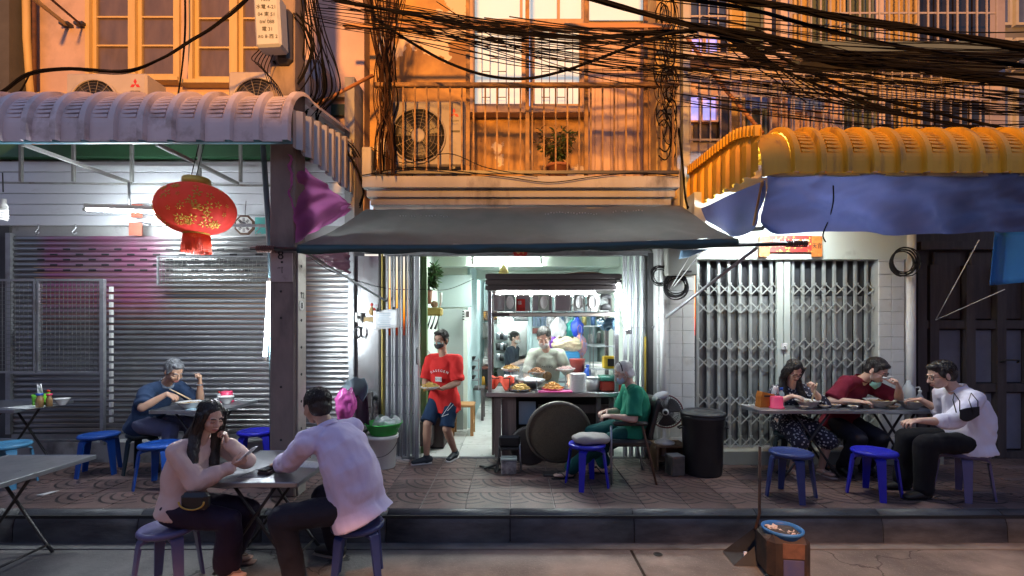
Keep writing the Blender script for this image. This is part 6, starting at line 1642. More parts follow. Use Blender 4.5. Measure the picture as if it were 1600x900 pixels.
bag('litter', 'scrap of pale blue plastic lying in the dustpan', (wx(1172, 3.72), 3.72, .03), (.05, .04, .02), pmat('pale_blue_scrap', (.4, .5, .7), rough=.4), 8, cat='litter', neck=False)
tag(MB().grid(lambda u, v: (wx(47, 4.4) + .08 * u + .05 * v, 4.45 + .10 * v, SZ + .004 + .01 * u * v), 4, 4, True, .002).build('paper_scrap', WHITEP), 'white paper scrap on the pavement tiles under the empty kerbside table', 'litter')
# coiled cables on the walls
def coil(label, c, r, n, seed):
    random.seed(seed); t = thing('cable_coil', label, 'cable', c); mb = MB()
    for k in range(n):
        rr = r * random.uniform(.8, 1.1); dx, dz = random.uniform(-.03, .03), random.uniform(-.03, .03)
        mb.tube([V((dx + math.cos(a) * rr, -.02 - .012 * (k % 3), dz + math.sin(a) * rr * random.uniform(.97, 1.03))) for a in [2 * math.pi * i / 22 for i in range(23)]], .007, 5)
    mb.build('loops', BLACKRUB, t, kind='stuff'); return t
coil('black cable coil hung at the top of the right tiled pier', W(1408, 410, 5.42), .16, 6, 1)
coil('messy black cable coil under the grey meter cabinet', W(1052, 446, 5.40), .13, 9, 2)
coil('black cable loops beside the grey meter cabinet', W(1030, 432, 5.44), .10, 5, 3)
# ================================================================ people
def skinmat(name, c): return pmat(name, c, tuple(x * .86 for x in c), scale=22, amt=.5, rough=.5, sss=.12, bump=.06, bscale=160)
SK_F, SK_T, SK_P = skinmat('skin_light', (.64, .40, .31)), skinmat('skin_tan', (.49, .29, .20)), skinmat('skin_rosy', (.60, .40, .32))
def hairmat(name, c, c2): return pmat(name, c, c2, scale=34, amt=.9, rough=.42, bump=.7, bscale=70, stretch=(1, 1, .12))
H_BLK, H_GRY, H_WHT = hairmat('black_hair', (.012, .010, .010), (.026, .020, .019)), hairmat('grey_hair', (.20, .21, .23), (.07, .075, .085)), hairmat('white_hair', (.85, .85, .82), (.62, .62, .60))
LIPM, EYEW, EYED = skinmat('lip', (.42, .16, .14)), pmat('eye_white', (.70, .68, .66), rough=.25), pmat('dark_iris', (.012, .009, .008), rough=.12)
def clothmat(name, c, c2=None, **k):
    a = dict(scale=7, rough=.85, bump=.55, bscale=13, stretch=(1, 1, .55), sheen=.02, spec=.2); a.update(k)
    return pmat(name, c, c2, **a)
def ik(a, b, l1, l2, hint):
    a, b = V(a), V(b); d = b - a; L = d.length
    if L > (l1 + l2) * .998:
        k = L / (l1 + l2) * 1.002; l1 *= k; l2 *= k
    L = max(L, abs(l1 - l2) * 1.01 + 1e-4); d = d.normalized()
    x = (l1 * l1 - l2 * l2 + L * L) / (2 * L); h = math.sqrt(max(l1 * l1 - x * x, 0))
    hv = V(hint); hv = hv - d * hv.dot(d)
    return a + d * x + hv.normalized() * h
CLD = {}
def clouds(sz):
    if sz not in CLD:
        t = bpy.data.textures.new('crease_noise', 'WOOD' if sz < 0 else 'CLOUDS'); t.noise_scale = abs(sz); CLD[sz] = t
        if sz < 0: t.wood_type = 'BANDNOISE'; t.turbulence = 9.0; t.noise_basis_2 = 'SIN'
        else: t.noise_depth = 2
    return CLD[sz]
def soft(o, vox, it, disp=(), fac=.5):
    m = o.modifiers.new('remesh', 'REMESH'); m.mode = 'VOXEL'; m.voxel_size = vox; m.use_smooth_shade = True
    if it: s = o.modifiers.new('smooth', 'SMOOTH'); s.iterations = it; s.factor = fac
    for sz, st in disp:
        d = o.modifiers.new('creases', 'DISPLACE'); d.texture = clouds(sz); d.strength = st; d.mid_level = .5; d.texture_coords = 'LOCAL'
    return o
def hand(mb, w, d, n, side, curl, S, grip=0.0):
    d = V(d).normalized(); n = V(n); n = (n - d * n.dot(d)).normalized()
    t = d.cross(n) * side                              # thumb side
    P_ = lambda a, b, c=0: w + (d * a + t * b + n * c) * S
    mb.loft([w - d * .01, P_(.03, .002), P_(.075, 0)], [(.025 * S, .018 * S), (.036 * S, .016 * S), (.042 * S, .013 * S)], lat=t)
    for k, (off, L, cv) in enumerate(((.031, .070, .0), (.0105, .079, .004), (-.0105, .073, .003), (-.031, .056, -.004))):
        p = P_(.080 + cv, off); dd = (d + t * off * 2.2).normalized(); a = 0
        pts = [P_(.06, off * .92), p]
        for j, fr in enumerate((.44, .31, .25)):
            a += RD((52, 62, 40)[j]) * min(1.25, curl + .07 * k) 
            v = dd * math.cos(a) + n * math.sin(a)
            p = p + v * L * fr * S; pts.append(p)
        mb.loft(pts, [r * S for r in (.0092, .0090, .0082, .0076, .0064)], lat=t, n=8)
    q0 = P_(.022, .026, .004); v1 = (d * .62 + t * (.70 - grip * .4) + n * (.30 + grip * .6)).normalized(); v2 = (d * .9 + t * (.25 - grip * .5) + n * (.35 + grip * .5)).normalized()
    q1 = q0 + v1 * .042 * S; q2 = q1 + v2 * .032 * S; q3 = q2 + v2 * .024 * S
    mb.loft([q0, q1, q2, q3], [.0135 * S, .0105 * S, .0095 * S, .0075 * S], lat=n, n=8)

def person(label, pel, neck, head, face, lat, hlat, arms, legs, S=1.0, skin=SK_T, fat=0.0, slump=.03, vox=.006, shirt=None, trousers=None, shoes=None, hair=('short', H_BLK), group=None, up_tilt=None, zg=SZ, extra=None, hs=1.0, down=False):
    pel, neck, head = V(pel), V(neck), V(head)
    lat = V(lat).normalized(); hlat = V(hlat).normalized()
    t = thing('person', label, 'person', (pel.x, pel.y, zg), 0, group)
    sp = (neck - pel).normalized()
    fr = sp.cross(lat).normalized()                     # chest front
    hf = V((0, 0, 1)).cross(hlat).normalized()          # pelvis front
    spine = [pel - sp * .05 * S]
    for u, bl in ((.0, 0), (.22, .55), (.48, 1.0), (.74, .8), (.92, .25)):
        spine.append(pel.lerp(neck, u) - fr * slump * bl)
    spine.append(neck + sp * .012)
    W_ = [(.135, .105), (.158, .120), (.142 + fat * .5, .108 + fat), (.150 + fat * .3, .112 + fat * .6), (.160, .110), (.125, .080), (.058, .052)]
    mb = MB()
    latm = [hlat.lerp(lat, u).normalized() for u in (0, 0, .3, .6, 1, 1, 1)]
    mb.loft(spine, [(a * S, b * S) for a, b in W_], lat=lat, n=18)
    F = V(face).normalized(); 
    U = V(up_tilt) if up_tilt else V((0, 0, 1)); Rr = F.cross(U).normalized(); U = Rr.cross(F)
    HM = MX((Rr, F, U)).transposed(); k_ = S * hs
    hp = lambda x, y, z: head + HM @ V((x, y, z)) * k_
    mb.loft([neck - sp * .02, neck.lerp(head, .45), hp(0, -.025, -.045)], [.058 * S, .050 * S, .050 * S], lat=lat)
    # head: skull, face, jaw, nose, brows, cheeks, ears
    e = lambda c, r, m=HM: mb.ell(hp(*c), tuple(q * k_ for q in r), m, 16, 12)
    e((0, -.012, .035), (.074, .094, .086)); e((0, .030, -.030), (.060, .062, .078)); e((0, .050, -.080), (.036, .036, .030)); e((0, .020, -.062), (.052, .052, .042))
    mb.loft([hp(0, .088, .012), hp(0, .100, -.012), hp(0, .108, -.032)], [.008 * k_, .010 * k_, .014 * k_], lat=Rr, n=8)
    for s in (-1, 1):
        e((s * .013, .094, -.036), (.009, .010, .008)); e((s * .036, .062, -.030), (.024, .026, .026)); e((s * .032, .078, .022), (.024, .010, .008))
        e((s * .078, -.010, -.010), (.010, .021, .033), HM @ MX.Rotation(s * -.35, 3, 'Z'))
        e((s * .031, .079, -.001), (.015, .008, .007))
    e((0, .083, -.066), (.026, .014, .014))
    up_, fo_ = .285 * S, .245 * S
    SHP = {}
    for sd, s in (('R', 1), ('L', -1)):
        A = arms[sd]; sh = neck + lat * s * .172 * S - sp * .045 * S + fr * A.get('fw', .0)
        w = V(A['p']); el = ik(sh, w, up_, fo_, A.get('h', (0, 0, -1)))
        SHP[sd] = (sh, el, w)
        mb.loft([neck.lerp(sh, .35) - sp * .015, sh], [(.05 * S), (.060 * S)], lat=fr)
        mb.loft([sh, sh.lerp(el, .5), el], [.056 * S, .047 * S, .039 * S], lat=fr)
        mb.loft([el, el.lerp(w, .3), w], [.039 * S, .041 * S, .025 * S], lat=fr)
        hand(mb, w, A['d'], A['n'], s, A.get('c', .5), S, A.get('g', 0))
    LG = {}
    for sd, s in (('R', 1), ('L', -1)):
        G = legs[sd]; hp_ = pel + hlat * s * .088 * S; an = V(G['p'])
        kn = ik(hp_, an, .415 * S, .405 * S, G.get('h', (0, -1, .5)))
        LG[sd] = (hp_, kn, an)
        mb.loft([hp_, hp_.lerp(kn, .5), kn], [.088 * S, .072 * S, .055 * S], lat=hlat)
        mb.loft([kn, kn.lerp(an, .3), an], [.053 * S, .055 * S, .034 * S], lat=hlat)
        td = V(G['d']); td.z = 0; td.normalize(); q = an - V((0, 0, .05 * S))
        mb.loft([q - td * .035 * S, q + td * .07 * S, q + td * .155 * S], [(.034 * S, .030 * S), (.042 * S, .028 * S), (.036 * S, .016 * S)], lat=td.cross(V((0, 0, 1))))
    body = soft(mb.build('body', skin, t, w=True), vox, 3)
    # clothing
    if shirt:
        sm = MB(); L = shirt.get('fit', .016)
        hem = shirt.get('hem', .06)
        pts = [spine[0] - sp * hem] + spine[1:]
        Ws = [(W_[1][0] + L + .012 + shirt.get('flare', 0), W_[1][1] + L + .012 + shirt.get('flare', 0)), (W_[1][0] + L + .008, W_[1][1] + L + .006)] + [(a + L, b + L) for a, b in W_[2:6]] + [(.062, .056)]
        sm.loft(pts, [(a * S, b * S) for a, b in Ws], lat=lat, n=20, round_ends=False)
        sl = shirt.get('sleeve', 2.0)
        for sd in 'RL':
            sh, el, w = SHP[sd]
            r0, r1, r2 = (q * S for q in shirt.get('r', (.068, .060, .046)))
            sm.loft([neck - sp * .02, neck.lerp(sh, .55), sh], [.062 * S, .070 * S, r0 * 1.03], lat=fr)
            if sl <= 1: sm.loft([sh, sh.lerp(el, sl)], [r0, r0 * .98], lat=fr, round_ends=False)
            else:
                q = el.lerp(w, min(sl - 1, .97))
                sm.loft([sh, sh.lerp(el, .55), el], [r0, (r0 + r1) / 2, r1], lat=fr)
                sm.loft([el, el.lerp(q, .5), q], [r1, (r1 + r2) / 2 * 1.04, r2], lat=fr)
                if shirt.get('cuff'): sm.loft([el.lerp(q, .90), q], [r2 * 1.12, r2 * 1.10], lat=fr, round_ends=False)
        if shirt.get('skirt'):
            for sd in 'RL':
                h_, k2, a2 = LG[sd]; sm.loft([pel, h_.lerp(k2, .6), k2.lerp(a2, shirt['skirt'])], [(.16 * S, .13 * S), .115 * S, .10 * S], lat=hlat)
        so = soft(sm.build(shirt.get('name', 'shirt'), shirt['m'], t, w=True), shirt.get('vox', .009), 4, ((.19, .020 * shirt.get('crease', 1)), (-.16, .011 * shirt.get('crease', 1))))
        if shirt.get('collar'):
            cb = MB()
            c0 = neck + sp * .005
            n = 20
            for k in range(1):
                cb.grid(lambda u, v: c0 + (lat * math.cos(6.283 * u) * (.066 + .010 * v) + fr * math.sin(6.283 * u) * (.062 + .012 * v)) * S + sp * ((.036 - .034 * v) + .012 * (1 - math.sin(6.283 * u))) * S * .9, 28, 3, True, .004)
            cb.build('collar', shirt['collar'], t, w=True)
    if trousers:
        tm_ = MB(); L = trousers.get('fit', .016); tl = trousers.get('len', 2.0)
        r = trousers.get('r', (.098, .080, .070, .062))
        tm_.loft([pel - V((0, 0, .03)) * S, pel + sp * .10 * S], [(.150 * S, .116 * S), (.142 * S, .108 * S)], lat=hlat)
        for sd in 'RL':
            h_, k2, a2 = LG[sd]
            if tl <= 1: tm_.loft([h_, h_.lerp(k2, .5), h_.lerp(k2, tl)], [r[0] * S, r[0] * S * .96, r[1] * S], lat=hlat, round_ends=False)
            else:
                tm_.loft([h_, h_.lerp(k2, .55), k2], [r[0] * S, (r[0] + r[1]) / 2 * S, r[1] * S], lat=hlat)
                tm_.loft([k2, k2.lerp(a2, .5 * (tl - 1)), k2.lerp(a2, min(tl - 1, .97))], [r[1] * S, r[2] * S, r[3] * S], lat=hlat)
        soft(tm_.build(trousers.get('name', 'trousers'), trousers['m'], t, w=True), .010, 4, ((.15, .018), (-.2, .008)))
    if shoes:
        for sd in 'RL':
            an = LG[sd][2]; td = V(legs[sd]['d']); td.z = 0; td.normalize(); lt = td.cross(V((0, 0, 1))); q = an - V((0, 0, .052 * S))
            kind, m_, m2 = shoes
            if kind == 'shoe':
                s1 = MB().loft([q - td * .045 * S + V((0, 0, .012)), q + td * .05 * S + V((0, 0, .008)), q + td * .165 * S - V((0, 0, .006))], [(.038 * S, .042 * S), (.046 * S, .038 * S), (.040 * S, .024 * S)], lat=lt)
                s1.loft([an + V((0, 0, .01)), q], [.040 * S, .042 * S], lat=lt)
                so = soft(s1.build('shoe', m_, t, w=True), .007, 2)
            else: so = None
            z0 = q.z - .034 * S
            sole = MB().loft([V((q.x, q.y, z0)) - td * .055 * S, V((q.x, q.y, z0)) + td * .06 * S, V((q.x, q.y, z0)) + td * .185 * S], [(.036 * S, .010), (.047 * S, .010), (.040 * S, .010)], lat=lt)
            sole.build('sole', m2, so if so else t, w=True)
            if kind == 'sandal':
                st_ = MB()
                for sg in (-1, 1): st_.tube([q + td * .13 * S + V((0, 0, .028 * S)), q + td * .09 * S + lt * sg * .03 * S + V((0, 0, .034 * S)), q + td * .04 * S + lt * sg * .047 * S - V((0, 0, .025 * S))], .006, 6)
                st_.build('strap', m2, t, w=True)
    # face details
    lp = MB()
    lp.loft([hp(-.021, .088, -.064), hp(0, .0985, -.0625), hp(.021, .088, -.064)], [(.0035 * k_, .0045 * k_), (.0055 * k_, .0055 * k_), (.0035 * k_, .0045 * k_)], lat=U, n=8)
    lp.loft([hp(-.019, .087, -.071), hp(0, .0975, -.0725), hp(.019, .087, -.071)], [(.0035 * k_, .0045 * k_), (.0062 * k_, .0055 * k_), (.0035 * k_, .0045 * k_)], lat=U, n=8)
    lp.build('lips', LIPM, t, w=True)
    for s in (-1, 1):
        if not down: MB().ell(hp(s * .031, .0825, -.001), (.0120 * k_, .0070 * k_, .0036 * k_), HM, 12, 8).build('eye', EYEW, t, w=True)
        if not down: MB().ell(hp(s * .031, .0880, -.0028), (.0056 * k_, .0035 * k_, .0034 * k_), HM, 10, 6).build('iris', EYED, t, w=True)
        MB().loft([hp(s * .014, .0915, .021), hp(s * .031, .0915, .0275), hp(s * .050, .0775, .022)], [(.004 * k_, .0042 * k_), (.004 * k_, .0045 * k_), (.003 * k_, .003 * k_)], lat=U, n=8).build('eyebrow', hair[1] if hair[1] is not H_WHT else H_GRY, t, w=True)
        dz = -.009 if down else 0
        MB().loft([hp(s * .019, .0885, .006 + dz), hp(s * .032, .0905, .0075 + dz * 1.3), hp(s * .045, .0815, .004 + dz)], [(.0018 * k_,) * 2, (.0024 * k_,) * 2, (.0018 * k_,) * 2], lat=U, n=6).build('eyelashes', EYED, t, w=True)
    # hair
    st, hm = hair[0], hair[1]
    hb = MB(); he = lambda c, r: hb.ell(hp(*c), tuple(q * k_ for q in r), HM, 20, 14)
    he((0, -.022, .048), (.083, .097, .086)); he((0, -.048, .0), (.081, .070, .080))
    if st == 'short':
        he((0, -.060, -.035), (.058, .048, .045))
        for s in (-1, 1): he((s * .070, .012, .018), (.014, .026, .036))
        he((hair[2] if len(hair) > 2 else .02, .045, .092), (.058, .042, .030))
    if st == 'fluffy':
        for k in range(10):
            a = k * .63 + 1.9
            he((math.cos(a) * .062, -.045 + math.sin(a) * .035, -.02 + .018 * math.sin(k * 2.1)), (.034, .034, .040))
        he((0, -.085, -.03), (.055, .040, .055))
    if st == 'long':
        for s in (-1, 1):
            he((s * .066, .022, .028), (.020, .034, .060))
            fx = hair[2][s]
            pts = [hp(s * .070, .0, .02), hp(s * .078, -.005, -.06), hp(s * .085, -.01, -.13)] + [neck + lat * s * q[0] + fr * q[1] + sp * q[2] for q in fx]
            hb.loft(pts, [(.034 * S, .042 * S), (.040 * S, .045 * S), (.044 * S, .042 * S)] + [((.046 - .007 * i) * S, (.034 - .005 * i) * S) for i in range(len(fx))], lat=Rr)
        hb.loft([hp(0, -.07, .03), hp(0, -.085, -.08), neck - fr * .07 - sp * .02, neck - fr * .10 - sp * .16], [(.075 * S, .045 * S), (.085 * S, .045 * S), (.10 * S, .035 * S), (.08 * S, .02 * S)], lat=lat)
    if st == 'tied': he((0, -.12, .0), (.03, .035, .03))
    soft(hb.build('hair', hm, t, w=True), .006, 4, ((.03, .010),))
    # loose strands combed over the scalp, and down the locks when the hair is long
    stm = MB(); rs = random.Random(int(abs(head.x) * 999))
    cz = (0, -.026, .044); er = (.086, .100, .089)
    for q in range(260):
        th_, ph = rs.uniform(0, 6.283), rs.uniform(0, 1.0)
        L_ = rs.uniform(.35, .75); pts = []
        for i in range(5):
            a = .08 + ph * 1.35 + L_ * i / 4
            b = th_ + .5 * math.sin(q) * i / 4
            f_ = 1 + .012 * math.sin(q * 3 + i) + (.05 if st == 'fluffy' else .015) * i / 4 * rs.random()
            x, y, z = math.sin(a) * math.cos(b), math.sin(a) * math.sin(b), math.cos(a)
            pts.append((cz[0] + er[0] * x * f_, cz[1] + er[1] * y * f_, cz[2] + er[2] * z * f_))
        if any(p[1] > .055 and p[2] < .072 for p in pts) or any(abs(p[0]) > .06 and p[1] > .01 and p[2] < .015 for p in pts) or pts[-1][2] < -.055: continue
        stm.tube([hp(*p) for p in pts], [.0030 * k_, .0034 * k_, .0030 * k_, .0022 * k_, .0008 * k_], 4)
    if st == 'long':
        for s in (-1, 1):
            base = [hp(s * .070, .0, .05), hp(s * .080, .0, -.06), hp(s * .088, .0, -.13)] + [neck + lat * s * q[0] + fr * (q[1] + .0) + sp * q[2] for q in hair[2][s]]
            for q in range(70):
                a = rs.uniform(0, 6.283); rr = rs.uniform(.032, .050) * S
                off = lat * math.cos(a) * rr + fr * math.sin(a) * rr
                stm.tube([p + off * (1 - .12 * i) + V((rs.uniform(-.004, .004), rs.uniform(-.004, .004), 0)) for i, p in enumerate(base)], [.0026, .003, .003, .0028, .0022, .0012, .001][:len(base)], 4)
    stm.build('hair_strands', hm, t, w=True, kind='stuff')
    return t, hp, HM, SHP, LG, fr, sp, lat, k_
def glasses(P, mat):
    t, hp, HM = P[0], P[1], P[2]; k = P[8]
    mb = MB()
    for s in (-1, 1):
        mb.tube([hp(s * .032 + math.cos(a) * .022, .098 - .010 * abs(math.cos(a)) * (1 if math.cos(a) * s > 0 else 0), -.002 + math.sin(a) * .017) for a in [2 * math.pi * i / 18 for i in range(19)]], .0024 * k, 5)
        mb.tube([hp(s * .054, .088, .003), hp(s * .080, .04, .003), hp(s * .082, -.015, .0)], .0022 * k, 5)
    mb.tube([hp(-.010, .102, .0), hp(.010, .102, .0)], .0022 * k, 5)
    mb.build('glasses', mat, t, w=True)
def mask(P, mat, low=0.0, strap=WHITEP, m2=None):
    t, hp, HM = P[0], P[1], P[2]; k = P[8]
    f = lambda u, v: hp(math.sin((u - .5) * 2.5) * (.066 + .003 * math.sin(v * 3.1)), .020 + math.cos((u - .5) * 2.5) * (.076 + .014 * math.sin(v * math.pi)) * (1 - .10 * (1 - v)), -.102 - low + .092 * v * (1 - .55 * abs(u - .5) * 2) + .030 * abs(u - .5) * 2)
    o = MB().grid(f, 20, 12, True, .003).build('face_mask', mat, t, w=True)
    if m2: MB().grid(lambda u, v: f(u, .72 + .28 * v) + HM @ V((0, .0025, .001)), 20, 3, True, .002).build('mask_band', m2, o, w=True)
    for s in (-1, 1):
        for z in (-.02, -.075): MB().tube([hp(s * .060, .045, z - low), hp(s * .080, .0, -.012 + z * .2)], .0018, 4).build('ear_loop', strap, o, w=True)

# 1 woman with the phone
BLOUSE = clothmat('pink_beige_blouse', (.76, .56, .50), (.66, .46, .41), rough=.6, bump=.5)
PLUM = clothmat('dark_plum_trousers', (.030, .018, .042), (.02, .013, .028), rough=.6)
pw = person('woman in a pink beige blouse reading her phone at the kerbside table', (-2.40, 3.40, .545), (-2.305, 3.44, 1.02), (-2.205, 3.42, 1.20), (.82, -.44, -.32), (-.30, -.95, 0), (-.20, -.98, 0),
    {'R': dict(p=(-2.05, 3.42, .845), d=(.93, .12, .28), n=(0, .5, .85), c=.55, g=.5, h=(-.3, -.5, -1)), 'L': dict(p=(-2.13, 3.50, .99), d=(-.15, -.12, 1), n=(-.85, -.45, .1), c=1.0, h=(.7, .5, -.9))},
    {'R': dict(p=(-2.10, 3.44, .095), d=(1, -.25, 0), h=(1, -.1, .9)), 'L': dict(p=(-2.20, 3.66, .095), d=(1, .1, 0), h=(1, .1, .9))}, down=True, S=.94, skin=SK_F, vox=.0046, slump=.035,
    shirt=dict(m=BLOUSE, name='blouse', sleeve=1.93, hem=.0, fit=.022, r=(.070, .072, .050), cuff=1, vox=.008, crease=1.1), trousers=dict(m=PLUM, r=(.105, .092, .098, .100), len=1.94), shoes=('sandal', None, pmat('pale_sandal', (.36, .22, .18), rough=.6)),
    hair=('long', H_BLK, {1: [(.10, .085, -.07), (.11, .13, -.17), (.09, .14, -.26)], -1: [(.09, .06, -.08), (.09, .10, -.18), (.08, .11, -.26)]}), zg=0)
hpw = pw[1]
t = thing('handheld_phone', 'phone held up by the woman in the pink beige blouse', 'phone', (-1.945, 3.44, .905))
MB().box((0, 0, .02), (.008, .074, .150), MX.Rotation(RD(48), 3, 'Y'), .003).build('body', pmat('pale_phone_back', (.45, .42, .46), rough=.25), t)
MB().box((-.0035, 0, .0235), (.003, .066, .138), MX.Rotation(RD(48), 3, 'Y')).build('screen', pmat('lit_phone_screen', (.05, .05, .06), rough=.1, emit=(.75, .8, 1), estr=.5), t)
t = thing('handbag', 'small black handbag with a gold chain on the lap of the phone reader', 'handbag', (-2.18, 3.22, .63))
MB().box((0, 0, .03), (.19, .07, .12), bev=.025).build('pouch', PAD, t)
ch_ = MB()
for k in range(26):
    a = math.pi * (1.0 + k / 25.0); ch_.ell((math.cos(a) * .085, -.045, .035 + math.sin(a) * .05), (.008, .005, .006), nu=8, nv=5)
ch_.build('chain', pmat('gold_chain', (.65, .45, .12), rough=.3, metal=.8), t, kind='stuff')

# 2 man in the lilac shirt, seen from behind
LILAC = clothmat('lilac_shirt_cloth', (.74, .66, .86), (.66, .57, .79), rough=.7, bump=.8, bscale=9)
NAVYT = clothmat('near_black_trousers', (.020, .020, .032), (.014, .014, .024), rough=.7)
pm_ = person('man in a lilac shirt leaning on the kerbside table, seen from behind', (-1.12, 3.40, .575), (-1.345, 3.43, 1.105), (-1.46, 3.49, 1.265), (-.80, .58, -.22), (.50, .86, .06), (.35, .94, 0),
    {'L': dict(p=(-1.80, 3.63, .80), d=(-.8, .5, -.15), n=(.2, .1, -1), c=.55, h=(.1, -.8, -.7), fw=.02), 'R': dict(p=(-1.62, 3.92, .83), d=(-.9, .2, -.1), n=(.1, -.5, -.9), c=.6, h=(.2, .7, -.8))},
    {'L': dict(p=(-1.54, 3.30, .10), d=(-.9, -.3, 0), h=(-1, -.25, .85)), 'R': dict(p=(-1.42, 3.78, .10), d=(-.9, .3, 0), h=(-1, .2, .9))}, S=1.08, skin=SK_T, vox=.005, fat=.03, slump=.075,
    shirt=dict(m=LILAC, sleeve=1.86, hem=.065, fit=.030, flare=.024, r=(.082, .070, .058), cuff=1, collar=LILAC, vox=.008, crease=1.15), trousers=dict(m=NAVYT, r=(.096, .088, .078, .074)), shoes=('shoe', pmat('dark_shoe', (.02, .018, .02), rough=.5), pmat('tan_sole', (.45, .36, .28), rough=.7)),
    hair=('short', H_BLK), zg=0, hs=1.0)
# 3 grey haired man eating
NAVYP = clothmat('navy_polo_cloth', (.022, .045, .10), (.016, .032, .075))
JEAN = clothmat('faded_denim', (.12, .13, .20), (.08, .085, .14), scale=5)
p3 = person('grey haired man in a navy polo eating noodles with chopsticks at the left table', (-4.08, 5.20, .80), (-3.83, 5.16, 1.22), (-3.675, 5.08, 1.385), (.80, -.38, -.50), (-.36, -.93, .0), (-.2, -.98, 0),
    {'R': dict(p=(-3.62, 4.90, 1.165), d=(.85, .1, -.35), n=(.1, .35, -.9), c=.75, g=.8, h=(-.9, -.6, -.7)), 'L': dict(p=(-3.50, 5.24, 1.24), d=(.15, -.1, 1), n=(-.9, -.4, .1), c=1.0, g=.6, h=(.2, .3, -1))},
    {'R': dict(p=(-3.66, 5.0, .36), d=(1, -.2, 0), h=(1, -.1, .8)), 'L': dict(p=(-3.66, 5.34, .36), d=(1, 0, 0), h=(1, .1, .8))}, down=True, S=1.0, skin=SK_T, slump=.05, fat=.01,
    shirt=dict(m=NAVYP, name='polo_shirt', sleeve=.88, hem=.05, fit=.018, collar=pmat('grey_collar', (.20, .25, .33), rough=.8), r=(.074, .07, .05)), trousers=dict(m=JEAN), shoes=('shoe', BLACK, BLACK), hair=('short', H_GRY, .0))
t = thing('chopsticks', 'pair of pale chopsticks in the right hand of the grey haired man', 'chopsticks', (-3.5, 4.93, 1.13))
for k in (0, 1): MB().tube([(-.09, -.03 + .012 * k, .085), (.075, .04 + .02 * k, -.035)], .004, 6).build('stick', pmat('pale_bamboo', (.6, .45, .28), rough=.5) if k == 0 else bpy.data.materials['pale_bamboo'], t)
wt_ = p3[3]['L'][2]
MB().tube([wt_ + V((math.cos(a) * .031, math.sin(a) * .031, -.018)) for a in [2 * math.pi * i / 16 for i in range(17)]], .007, 6).build('wristwatch', STEEL, p3[0], w=True)
# 4 red shirt
REDT = clothmat('red_tshirt_cloth', (.64, .035, .030), (.54, .025, .025), bump=.6)
NVS = clothmat('navy_shorts_cloth', (.018, .045, .095), (.012, .03, .07), bump=.3)
p4 = person('person in a red printed T-shirt and face mask carrying a plate out of the shop', (-.82, 5.66, 1.045), (-.825, 5.63, 1.515), (-.85, 5.585, 1.715), (-.38, -.90, -.10), (-.93, .36, 0), (-.90, .42, 0),
    {'L': dict(p=(-.80, 5.33, 1.165), d=(-.95, -.1, .05), n=(0, .1, 1), c=.45, h=(.9, .4, -.8)), 'R': dict(p=(-1.00, 5.42, 1.15), d=(.5, -.8, .1), n=(.2, .2, 1), c=.4, h=(-.6, .9, -.8))},
    {'R': dict(p=(-1.01, 5.52, .345), d=(-.93, -.36, 0), h=(-.3, -1, .1)), 'L': dict(p=(-.70, 5.72, .35), d=(-.35, -.93, 0), h=(-.3, -1, .1))}, S=.955, skin=SK_T, vox=.005, slump=.0,
    shirt=dict(m=REDT, name='tshirt', sleeve=.92, hem=.14, fit=.034, flare=.02, r=(.084, .08, .07), crease=1.0), trousers=dict(m=NVS, name='shorts', len=.94, r=(.105, .098, .09, .08)), shoes=('shoe', pmat('dark_trainer', (.03, .04, .05), rough=.5), pmat('white_rubber_sole', (.7, .7, .7), rough=.6)), hair=('short', H_BLK, .01))
mask(p4, pmat('dark_grey_mask', (.05, .055, .06), rough=.8), 0, BLACK, pmat('mint_mask_band', (.42, .72, .68), rough=.8))
fr4, sp4, lat4 = p4[5], p4[6], p4[7]
def chest_text(P, name, body, size, mat, right, down, off, arc=0):
    t, neck_ = P[0], None
    sh = P[3]; c = (sh['R'][0] + sh['L'][0]) / 2
    fr, sp, lat = P[5], P[6], P[7]
    m3 = MX((-lat, sp, fr)).transposed()
    n = len(body)
    for i, ch in enumerate(body):
        if ch == ' ': continue
        x = (i - (n - 1) / 2) * size * .82
        an = x * arc
        p = c + fr * (off - 1.1 * (x + right) ** 2) - lat * (x + right) - sp * (down + (1 - math.cos(an)) * (.18 if arc else 0))
        o = text(name, ch, size, mat, t, ROOT[t.name].inverted() @ p, (m3 @ MX.Rotation(-an, 3, 'Z')).to_euler(), .002)
chest_text(p4, 'shirt_lettering', 'BASEGEN', .042, WHITEP, .02, .105, .158, 5.0)
c4 = (p4[3]['R'][0] + p4[3]['L'][0]) / 2
MB().box(c4 + fr4 * .166 - lat4 * .02 - sp4 * .205, (.085, .055, .004), MX((-lat4, sp4, fr4)).transposed()).build('shirt_patch', WHITEP, p4[0], w=True)
chest_text(p4, 'shirt_lettering', 'NYC', .036, pmat('grey_green_print', (.3, .42, .4), rough=.8), .02, .205, .172)
sl_ = p4[4]['L']; q0 = sl_[0].lerp(sl_[1], .35) + V((-.02, -.125, 0)); 
for a, b in (((.06, 0, .07), (-.05, 0, -.09)), ((.02, 0, -.02), (.085, 0, .05)), ((-.05, 0, -.09), (.03, 0, -.06))):
    MB().bar(q0 + V(a), q0 + V(b), .012, .006).build('shorts_stripe', WHITEP, p4[0], w=True)
heap('served_plate', 'plate of noodles in the hands of the person in the red T-shirt', (-.925, 5.28, 1.165), .11, .035, NOOD, CERAMIC, 21)
